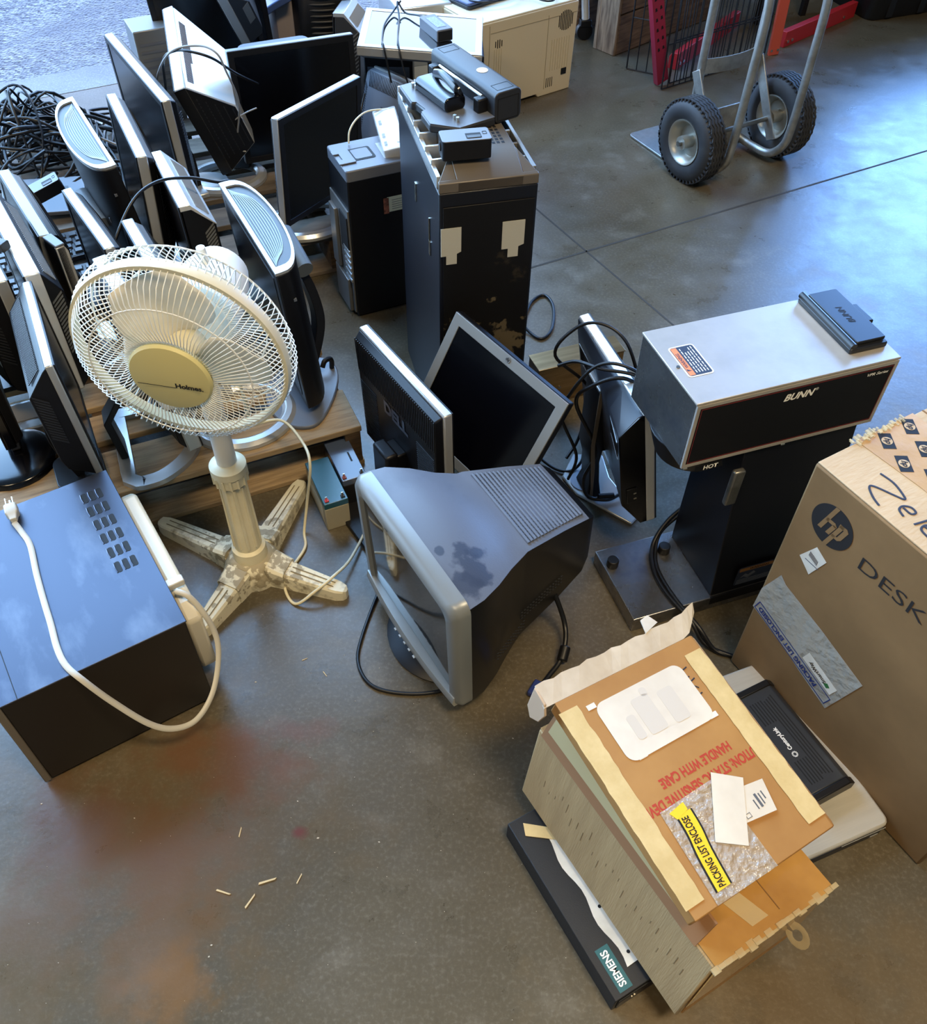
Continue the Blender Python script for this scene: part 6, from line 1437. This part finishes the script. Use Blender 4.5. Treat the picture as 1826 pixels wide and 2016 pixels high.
lettering('CenturyLink', 0.0105, frame((xo - 0.016, 0.004, H_ + 0.0003), (0, 1, 0), (-1, 0, 0)), WN, t, 'lettering', bold=0.035, width=0.046)
g = MB()
for k in range(12):
    a = 2 * PI * k / 12
    g.prism([(r * math.cos(a + d), r * math.sin(a + d)) for r, d in ((0.0028, -0.16), (0.0055, -0.16), (0.0055, 0.16), (0.0028, 0.16))], 0, 0.0004, 'z', Matrix.Translation((xo - 0.016, -0.028, H_ + 0.0003)))
g.build('logo', WN, t, smooth=None)
# ------------------------------------------------------------------ hand truck
TYRE = mat('dusty tyre rubber', (40, 41, 44), 0.65, rgb2=(66, 66, 66), scale=8, lo=0.5, hi=0.8)
HUB = mat('zinc wheel rim', (172, 170, 160), 0.38, metal=0.7)
ax = Vector((0.860, 0.509, 0)).normalized(); fw = Vector((-0.509, 0.860, 0)).normalized()
HT_M = Matrix.Identity(4)
hc = Vector((0.875, 2.935, 0))
for i in range(3):
    HT_M[i][0] = ax[i]; HT_M[i][1] = fw[i]; HT_M[i][2] = (0, 0, 1)[i]; HT_M[i][3] = hc[i]
t = thing('hand_truck', HT_M, 'aluminium hand truck with two fat pneumatic tyres standing on the floor at the top right', 'hand truck')
WR, WW = 0.130, 0.082
for s_ in (-1, 1):
    T = Matrix.Translation((s_ * 0.190, 0, WR)) @ Matrix.Rotation(R_(90), 4, 'Y')
    prof = [(0.066, -WW / 2 + 0.012), (0.085, -WW / 2), (0.108, -WW / 2 + 0.002), (0.122, -WW / 2 + 0.012), (0.129, -WW / 2 + 0.026), (0.130, 0), (0.129, WW / 2 - 0.026), (0.122, WW / 2 - 0.012), (0.108, WW / 2 - 0.002), (0.085, WW / 2), (0.066, WW / 2 - 0.012)]
    w = MB().lathe(prof, 48, T, caps=False).build('wheel', TYRE, t, smooth=50)
    g = MB()
    for z in (-0.024, -0.012, 0.0, 0.012, 0.024):
        n_ = 64
        vs = []; fs = []
        for k in range(n_):
            a = 2 * PI * k / n_; dz = 0.0022 * (1 if k % 2 else -1)
            for r, zz in ((0.1292, z - 0.0036 + dz), (0.1325, z - 0.003 + dz), (0.1325, z + 0.003 + dz), (0.1292, z + 0.0036 + dz)): vs.append((r * math.cos(a), r * math.sin(a), zz))
        for k in range(n_):
            j = (k + 1) % n_
            fs += [(4 * k + q, 4 * j + q, 4 * j + q + 1, 4 * k + q + 1) for q in range(3)]
        g.add(vs, fs, T)
    for sd in (-1, 1):
        for k in range(48):
            a = 2 * PI * k / 48
            g.box((0.1235 * math.cos(a), 0.1235 * math.sin(a), sd * (WW / 2 - 0.0155)), (0.012, 0.006, 0.010), T @ Matrix.Translation((0, 0, 0)) if False else T @ Matrix.Translation((0.1235 * math.cos(a), 0.1235 * math.sin(a), sd * (WW / 2 - 0.0155))) @ Matrix.Rotation(a, 4, 'Z') @ Matrix.Translation((-0.1235 * math.cos(a), -0.1235 * math.sin(a), -sd * (WW / 2 - 0.0155))))
    g.build('tread', TYRE, w, smooth=None)
    for sd in (-1, 1):
        MB().lathe([(0.018, sd * 0.004), (0.050, sd * 0.003), (0.056, sd * 0.020), (0.066, sd * 0.034), (0.071, sd * 0.036), (0.070, sd * 0.026)][::sd], 36, T, caps=False).build('rim', HUB, w, smooth=40)
    MB().cyl((0, 0, -0.045), (0, 0, 0.045), 0.021, n=18, T=T).build('hub', HUB, w)
    MB().cyl((0, 0, s_ * 0.045), (0, 0, s_ * 0.056), 0.009, n=6, T=T).build('axle_nut', STEEL, w)
MB().cyl((-0.20, 0, WR), (0.20, 0, WR), 0.008, n=14).build('axle', STEEL, t)
MB().prism(rrect(-0.175, 0.105, 0.175, 0.33, 0.02), 0.002, 0.008, 'z').build('toe_plate', ALU, t, bevel=0.001)
MB().box((0, 0.108, 0.075), (0.25, 0.006, 0.145)).build('toe_back', ALU, t, bevel=0.001)
for s_ in (-1, 1):
    fr = spline([(s_ * 0.115, 0.098, 0.03), (s_ * 0.115, 0.098, 0.5), (s_ * 0.115, 0.098, 1.15)], 8)
    MB().tube(fr, 0.0135, 14).build('front_rail', ALU, t, smooth=60)
    lp = spline([(s_ * 0.115, 0.085, 0.035), (s_ * 0.120, 0.02, 0.030), (s_ * 0.125, -0.055, 0.036), (s_ * 0.125, -0.105, 0.085), (s_ * 0.125, -0.118, 0.16), (s_ * 0.122, -0.122, 0.36), (s_ * 0.118, -0.120, 0.54), (s_ * 0.115, -0.085, 0.66), (s_ * 0.115, 0.0, 0.76), (s_ * 0.115, 0.085, 0.83)], 8)
    MB().tube(lp, 0.0135, 14).build('rear_loop', ALU, t, smooth=60)
    a0, a1 = Vector((s_ * 0.132, 0.10, 0.30)), Vector((s_ * 0.132, -0.04, 0.075))
    MB().sweep([a0, a1], [(-0.003, -0.018), (0.003, -0.018), (0.003, 0.018), (-0.003, 0.018)], up=(0, 0.85, -0.53)).build('axle_bracket', ALU, t, bevel=0.001)
for z, hh in ((0.31, 0.046), (0.66, 0.04)):
    P = [(x, 0.098 + 0.020 * (1 - (x / 0.115) ** 2) * -1.0, z) for x in [-0.115 + 0.23 * k / 12 for k in range(13)]]
    MB().sweep(P, [(-0.002, -hh / 2), (0.002, -hh / 2), (0.002, hh / 2), (-0.002, hh / 2)]).build('cross_strap', ALU, t, smooth=40)
# ------------------------------------------------------------------ things along the back right
OLDW = mat('weathered timber', (150, 128, 104), 0.8, rgb2=(92, 74, 58), scale=4, stretch=(18, 18, 2.0), bump=0.4, bscale=30)
OLDW2 = mat('weathered plank', (120, 96, 72), 0.8, rgb2=(80, 62, 46), scale=4, stretch=(2, 18, 18), bump=0.4, bscale=30)
d_ = math.degrees(math.atan2(3.98 - 3.817, 0.759 - 0.58))
t = thing('wooden_crate', pose(0.58, 3.817, 0, d_), 'weathered wooden crate with a grey corner post, behind the wire panels', 'crate')
MB().box((-0.006, 0.055, 0.30), (0.012, 0.105, 0.60)).build('corner_post', OLDW, t, bevel=0.003)
MB().box((-0.007, -0.008 + 0.115, 0.30), (0.012, 0.018, 0.60)).build('corner_post', OLDW, t, bevel=0.002)
for k in range(4):
    MB().box((0.32, 0.012, 0.075 + 0.152 * k), (0.64, 0.022, 0.146)).build('plank', OLDW2, t, bevel=0.003)
MB().box((0.32, 0.25, 0.30), (0.62, 0.03, 0.58)).build('back_panel', OLDW2, t, bevel=0.003)
WIRE = mat('black coated wire', (22, 22, 25), 0.45)
def wire_panel(label, a, c, h, nv, nh, lean=(0, 0)):
    a = Vector((a[0], a[1], 0.004)); c = Vector((c[0], c[1], 0.004)); up = Vector((lean[0], lean[1], h))
    b = MB()
    for k in range(nv + 1):
        p = a.lerp(c, k / nv); b.tube([p, p + up], 0.0022 if 0 < k < nv else 0.0032, 5)
    for k in range(nh + 1):
        p = a + up * (k / nh); b.tube([p, p + (c - a)], 0.0026, 5)
    return tag(b.build('wire_grid', WIRE, None, smooth=60), label, 'wire panel')
wire_panel('wide black wire panel standing behind the hand truck', (0.723, 3.505), (1.178, 3.817), 0.62, 18, 4, (0.0, 0.06))
wire_panel('second black wire panel close behind the first wide one', (0.760, 3.560), (1.19, 3.860), 0.60, 14, 4, (0.0, 0.06))
wire_panel('narrow black wire panel left of the red perforated post', (0.610, 3.690), (0.718, 3.640), 0.55, 3, 3, (0.0, 0.04))
REDS = mat('red painted steel', (172, 36, 42), 0.42, bump=0.05, bscale=90)
REDO = mat('faded red painted steel', (196, 84, 66), 0.5)
t = thing('rack_upright', pose(0.731, 3.562, 0.0, 33, 0, -17), 'red perforated shelf upright leaning at the wire panels', 'shelf post')
MB().prism([(-0.026, -0.012), (0.026, -0.012), (0.026, 0.012), (0.022, 0.012), (0.022, -0.008), (-0.022, -0.008), (-0.022, 0.012), (-0.026, 0.012)], 0.012, 0.75, 'z').build('post', mat('magenta red steel', (150, 34, 60), 0.45), t, smooth=None)
g = MB()
for k in range(12):
    z = 0.15 + 0.038 * k
    for x in (-0.011, 0.011):
        g.prism([(x - 0.005, z - 0.006), (x + 0.005, z - 0.006), (x + 0.003, z + 0.006), (x - 0.003, z + 0.006)], -0.0128, -0.0122, 'y')
g.build('keyholes', SLIT, t, smooth=None)
MB().cyl((0, -0.0125, 0.03), (0, -0.016, 0.03), 0.005, n=10).build('rivet', PINS, t)
t = thing('rack_upright', pose(1.226, 3.862, 0, 18, 0, -3), 'faded red flat shelf upright standing right of the wire panels', 'shelf post')
MB().box((0, 0, 0.40), (0.046, 0.014, 0.80)).build('post', REDO, t, bevel=0.002)
b = MB()
for x in (-0.014, 0.014): b.cyl((x, -0.007, 0.02), (x, -0.010, 0.02), 0.005, n=10)
b.build('rivets', PINS, t)
def beam(label, a, c, h, th, z=0.0):
    a = Vector((*a, z)); c = Vector((*c, z)); L_ = (c - a).length
    t = thing('rack_beam', Matrix.Translation(a) @ Matrix.Rotation(math.atan2((c - a).y, (c - a).x), 4, 'Z'), label, 'shelf beam')
    MB().prism([(-th / 2, 0.0), (th / 2, 0.0), (th / 2, h * 0.72), (th / 2 - 0.012, h), (-th / 2, h)], 0, L_, 'x').build('beam', REDS, t, bevel=0.002)
    b = MB()
    for x in (0.02, 0.05, L_ * 0.82): b.cyl((x, -th / 2 - 0.001, h * 0.35), (x, -th / 2 - 0.005, h * 0.35), 0.006, n=10)
    b.build('rivets', PINS, t)
    return t
beam('red steel shelf beam lying on the floor toward the black bin', (1.270, 3.945), (1.66, 4.30), 0.062, 0.04)
beam('red steel shelf beam lying behind the wire panels', (0.79, 3.70), (1.12, 4.16), 0.062, 0.04)
t = thing('storage_bin', pose(1.725, 4.235, 0, 22.5), 'black plastic storage bin at the top right corner', 'bin')
BINM = mat('black bin plastic', (20, 21, 24), 0.5)
MB().loft([[(x, y, z) for x, y in rrect(-o_, -o_, 0.62 + o_, 0.40 + o_, 0.04)] for z, o_ in ((0.0, 0.0), (0.012, 0.008), (0.38, 0.045))]).build('body', BINM, t, smooth=40)
g = MB()
for x in (0.09, 0.26, 0.43): g.prism([(x - 0.018, -0.016), (x + 0.018, -0.016), (x + 0.012, 0.01), (x - 0.012, 0.01)], 0.01, 0.32, 'z', Matrix.Identity(4))
g.build('ribs', BINM, t, bevel=0.003)
MB().prism(rrect(-0.06, -0.06, 0.68, 0.46, 0.05), 0.36, 0.385, 'z').build('lip', BINM, t, bevel=0.004)
t = thing('folding_rack', pose(1.34, 4.24, 0, 28), 'black folded metal frame between the faded red upright and the storage bin', 'frame')
for x in (-0.13, 0.0, 0.12): MB().sweep([(x, 0, 0.0), (x + 0.05, 0.05, 0.5)], [(-0.014, -0.010), (0.014, -0.010), (0.014, 0.010), (-0.014, 0.010)], up=(0, 1, 0)).build('bar', BINM, t, bevel=0.002)
MB().box((0.02, 0.035, 0.35), (0.34, 0.02, 0.03)).build('cross_bar', BINM, t, bevel=0.002)
t = thing('equipment_cart', pose(0.455, 4.01, 0, 100), 'silver legged cart on a black caster behind the beige printer', 'cart')
MB().tube(spline([(-0.03, 0.0, 0.08), (-0.025, 0.02, 0.25), (-0.02, 0.05, 0.55)], 6), 0.016, 10).build('leg', SILW, t, smooth=60)
MB().tube(spline([(0.10, 0.25, 0.08), (0.11, 0.26, 0.25), (0.11, 0.27, 0.55)], 6), 0.016, 10).build('leg', SILW, t, smooth=60)
for x, y in ((-0.03, 0.0), (0.10, 0.25)):
    MB().cyl((x - 0.014, y, 0.034), (x + 0.014, y, 0.034), 0.034, n=20).build('caster', BLK, t, bevel=0.003)
    MB().box((x, y, 0.066), (0.04, 0.045, 0.026)).build('caster_fork', BLK, t, bevel=0.003)
MB().box((0.12, 0.16, 0.20), (0.36, 0.34, 0.02)).build('shelf', BLK, t, bevel=0.002)
MB().box((0.12, 0.16, 0.50), (0.36, 0.34, 0.02)).build('shelf', BLK, t, bevel=0.002)
# ------------------------------------------------------------------ cable heap at the left
random.seed(21)
heap_c = Vector((-1.32, 2.60, 0))
def heap_cable(k):
    n = random.randint(6, 9); P = []
    a = random.uniform(0, 2 * PI); r = random.uniform(0.10, 0.34)
    cx, cy = heap_c.x + random.uniform(-0.16, 0.10), heap_c.y + random.uniform(-0.14, 0.20)
    for i in range(n):
        a += random.uniform(0.5, 1.3); rr = r * random.uniform(0.6, 1.25)
        x, y = cx + rr * math.cos(a) * 0.9, cy + rr * math.sin(a) * 1.05
        d = math.hypot((x - heap_c.x) / 0.42, (y - heap_c.y) / 0.46)
        z = max(0.006, (0.30 * max(0.0, 1 - d)) * random.uniform(0.5, 1.25) + random.uniform(0.0, 0.04))
        P.append((x, y, z))
    return P
protos = None
for k in range(52):
    cable('power_cable', heap_cable(k), random.choice((0.0036, 0.0042, 0.0055)), BLKR, 'black cord tangled in the heap at the left edge, by the doorway', 'cable', group='black cords of the heap by the doorway', k=6, n=6)
for k in range(5):
    cable('signal_cable', heap_cable(k), 0.0036, mat('grey cable', (150, 152, 154), 0.45), 'grey cable tangled in the heap of black cords by the doorway', 'cable', group='grey cables of the heap by the doorway', k=6, n=6)
adm = pose(-1.1540, 2.2720, 0.215, 31.5, 2.7, -15.8)
power_module(adm, 'grey-topped black power brick lying on the cable heap at the left')
t = thing('plastic_tray', pose(-1.205, 2.345, 0.16, 20, 14, 6), 'blue-grey flat plastic panel buried in the cable heap', 'panel')
MB().prism(rrect(-0.11, -0.07, 0.11, 0.07, 0.01), 0, 0.012, 'z').build('panel', GREY, t, bevel=0.002)
MB().box((0.05, 0.02, 0.0128), (0.03, 0.02, 0.002)).build('latch', CHAR, t, smooth=None)
t = thing('video_plug', pose(-1.06, 2.345, 0.20, 40, -20), 'small blue video plug sticking up in the cable heap', 'plug')
MB().box((0, 0, 0), (0.030, 0.030, 0.014)).build('shell', mat('bright blue plug', (40, 62, 150), 0.4), t, bevel=0.003)
MB().box((0, 0.02, 0), (0.022, 0.010, 0.008)).build('pins', SIL, t, smooth=None)
MB().cyl((0, -0.015, 0), (0.005, -0.06, -0.02), 0.005).build('lead', BLKR, t)
KEYM = mat('black keycap', (26, 27, 30), 0.4)
for i_, (kx, ky, kz, ka, lab) in enumerate(((-1.075, 2.135, 0.135, 28, 'black keyboard lying under the cable heap, keys up'), (-1.02, 1.99, 0.125, 24, 'second dark keyboard with a pale front edge, nearer than the one under the heap'))):
    t = thing('keyboard', pose(kx, ky, kz, ka), lab, 'keyboard')
    MB().prism(rrect(-0.20, -0.065, 0.20, 0.065, 0.008), 0, 0.014, 'z').build('tray', BLK, t, bevel=0.003)
    MB().box((0, -0.0665, 0.008), (0.39, 0.004, 0.012)).build('front_edge', SILD if i_ else BLK, t, bevel=0.001)
    for r in range(4):
        for c in range(14):
            x, y = -0.182 + 0.028 * c + 0.006 * (r % 3), -0.045 + 0.028 * r
            if x < 0.19: MB().frustum((x, 0.014, -y), (0.022, 0.022), (x, 0.020, -y), (0.017, 0.017), Matrix.Rotation(R_(90), 4, 'X')).build('key', KEYM, t, smooth=None)
# ------------------------------------------------------------------ stray cords among the monitors
cable('signal_cable', [(-0.80, 1.63, 0.30), (-0.76, 1.66, 0.42), (-0.715, 1.735, 0.50), (-0.675, 1.80, 0.515), (-0.62, 1.85, 0.50), (-0.565, 1.88, 0.475), (-0.545, 1.91, 0.46), (-0.535, 1.93, 0.40)], 0.0036, BLKR, 'black cable arching over the striped-vent monitor behind the fan', 'cable')
cable('signal_cable', [(-0.875, 2.56, 0.30), (-0.851, 2.527, 0.40), (-0.818, 2.462, 0.50), (-0.769, 2.421, 0.54), (-0.719, 2.392, 0.55), (-0.669, 2.402, 0.53), (-0.632, 2.46, 0.47), (-0.60, 2.56, 0.40)], 0.0036, BLKR, 'dark cable curving over the bulky white-topped monitor', 'cable')
cable('signal_cable', [(-0.89, 2.54, 0.34), (-0.85, 2.479, 0.45), (-0.778, 2.415, 0.54), (-0.70, 2.405, 0.56), (-0.653, 2.386, 0.55), (-0.641, 2.401, 0.50), (-0.634, 2.448, 0.40), (-0.665, 2.50, 0.29)], 0.0028, mat('grey cable', (150, 152, 154), 0.45), 'grey cable arching over the bulky white-topped monitor and down its side', 'cable')
cable('signal_cable', [(-0.60, 2.50, 0.36), (-0.639, 2.491, 0.345), (-0.700, 2.505, 0.30), (-0.718, 2.505, 0.27), (-0.704, 2.508, 0.24), (-0.655, 2.515, 0.225)], 0.0022, mat('grey cable', (150, 152, 154), 0.45), 'thin grey cable loop left of the large dark screen', 'cable')
cable('plug_lead', [(-1.02, 1.60, 0.50), (-0.99, 1.585, 0.505), (-0.960, 1.575, 0.505)], 0.004, BLKR, 'dark plug on a short lead resting across monitor tops at the left edge', 'plug')
MB().loft([[(x, y * s_, z * s_) for y, z in rrect(-0.010, -0.008, 0.010, 0.008, 0.003)] for x, s_ in ((0.0, 0.5), (0.02, 0.9), (0.022, 1.15), (0.050, 1.15))], Matrix.Translation((-0.962, 1.576, 0.505)) @ Matrix.Rotation(R_(-20), 4, 'Z')).build('plug_body', mat('olive black plug', (44, 42, 38), 0.45), bpy.data.objects['plug_lead'], bevel=0.001)
cable('power_cable', [(-0.98, 2.62, 0.10), (-1.00, 2.72, 0.06), (-0.985, 2.83, 0.02), (-0.90, 2.84, 0.02), (-0.875, 2.76, 0.03), (-0.90, 2.66, 0.08)], 0.0036, BLKR, 'dark cord looped on the pale threshold between the two leftmost far monitors', 'cable')
cable('signal_cable', [(-0.315, 2.66, 0.335), (-0.325, 2.62, 0.30), (-0.335, 2.60, 0.24), (-0.34, 2.585, 0.12)], 0.0036, BLKR, 'dark cable hanging left of the raised-letter grey monitor', 'cable')
# ------------------------------------------------------------------ litter on the floor
CHIP = mat('pale wood chip', (206, 184, 140), 0.8)
spots = [(-0.307, 0.518, 20, 0.030), (-0.375, 0.499, -14, 0.026), (-0.330, 0.486, 62, 0.026), (-0.256, 0.523, 70, 0.018), (-0.366, 0.598, 88, 0.018), (-0.259, 0.908, -50, 0.014), (-0.302, 0.940, 30, 0.012), (-0.595, 0.795, 75, 0.010)]
proto = None
for x, y, a, l_ in spots:
    if proto is None:
        proto = MB().prism([(-0.5, -0.05), (0.4, -0.06), (0.5, 0.02), (-0.45, 0.06)], 0, 0.06, 'z').build('wood_splinter', CHIP, smooth=None); o = proto
    else:
        o = proto.copy(); COL.objects.link(o)
    o.location = (x, y, 0.0005); o.rotation_euler = (0, 0, R_(a)); o.scale = (l_, l_, l_)
    tag(o, 'pale wood splinter lying on the bare floor in the foreground', 'splinter', 'wood splinters on the floor')
b = MB(); random.seed(31)
for k in range(150):
    x, y = random.uniform(-0.9, 0.25), random.uniform(0.28, 1.05)
    s_ = random.uniform(0.0003, 0.0006) * (3 if k % 9 == 0 else 1); a = random.uniform(0, PI)
    b.prism([(x + s_ * math.cos(a + q) * (1 if i % 2 else 1.8), y + s_ * math.sin(a + q)) for i, q in enumerate((0, 1.6, 3.1, 4.7))], 0.0, 0.0008, 'z')
tag(b.build('floor_grit', mat('pale grit', (190, 180, 160), 0.8), smooth=None), 'pale grit and crumbs scattered over the near floor', 'grit', kind='stuff')
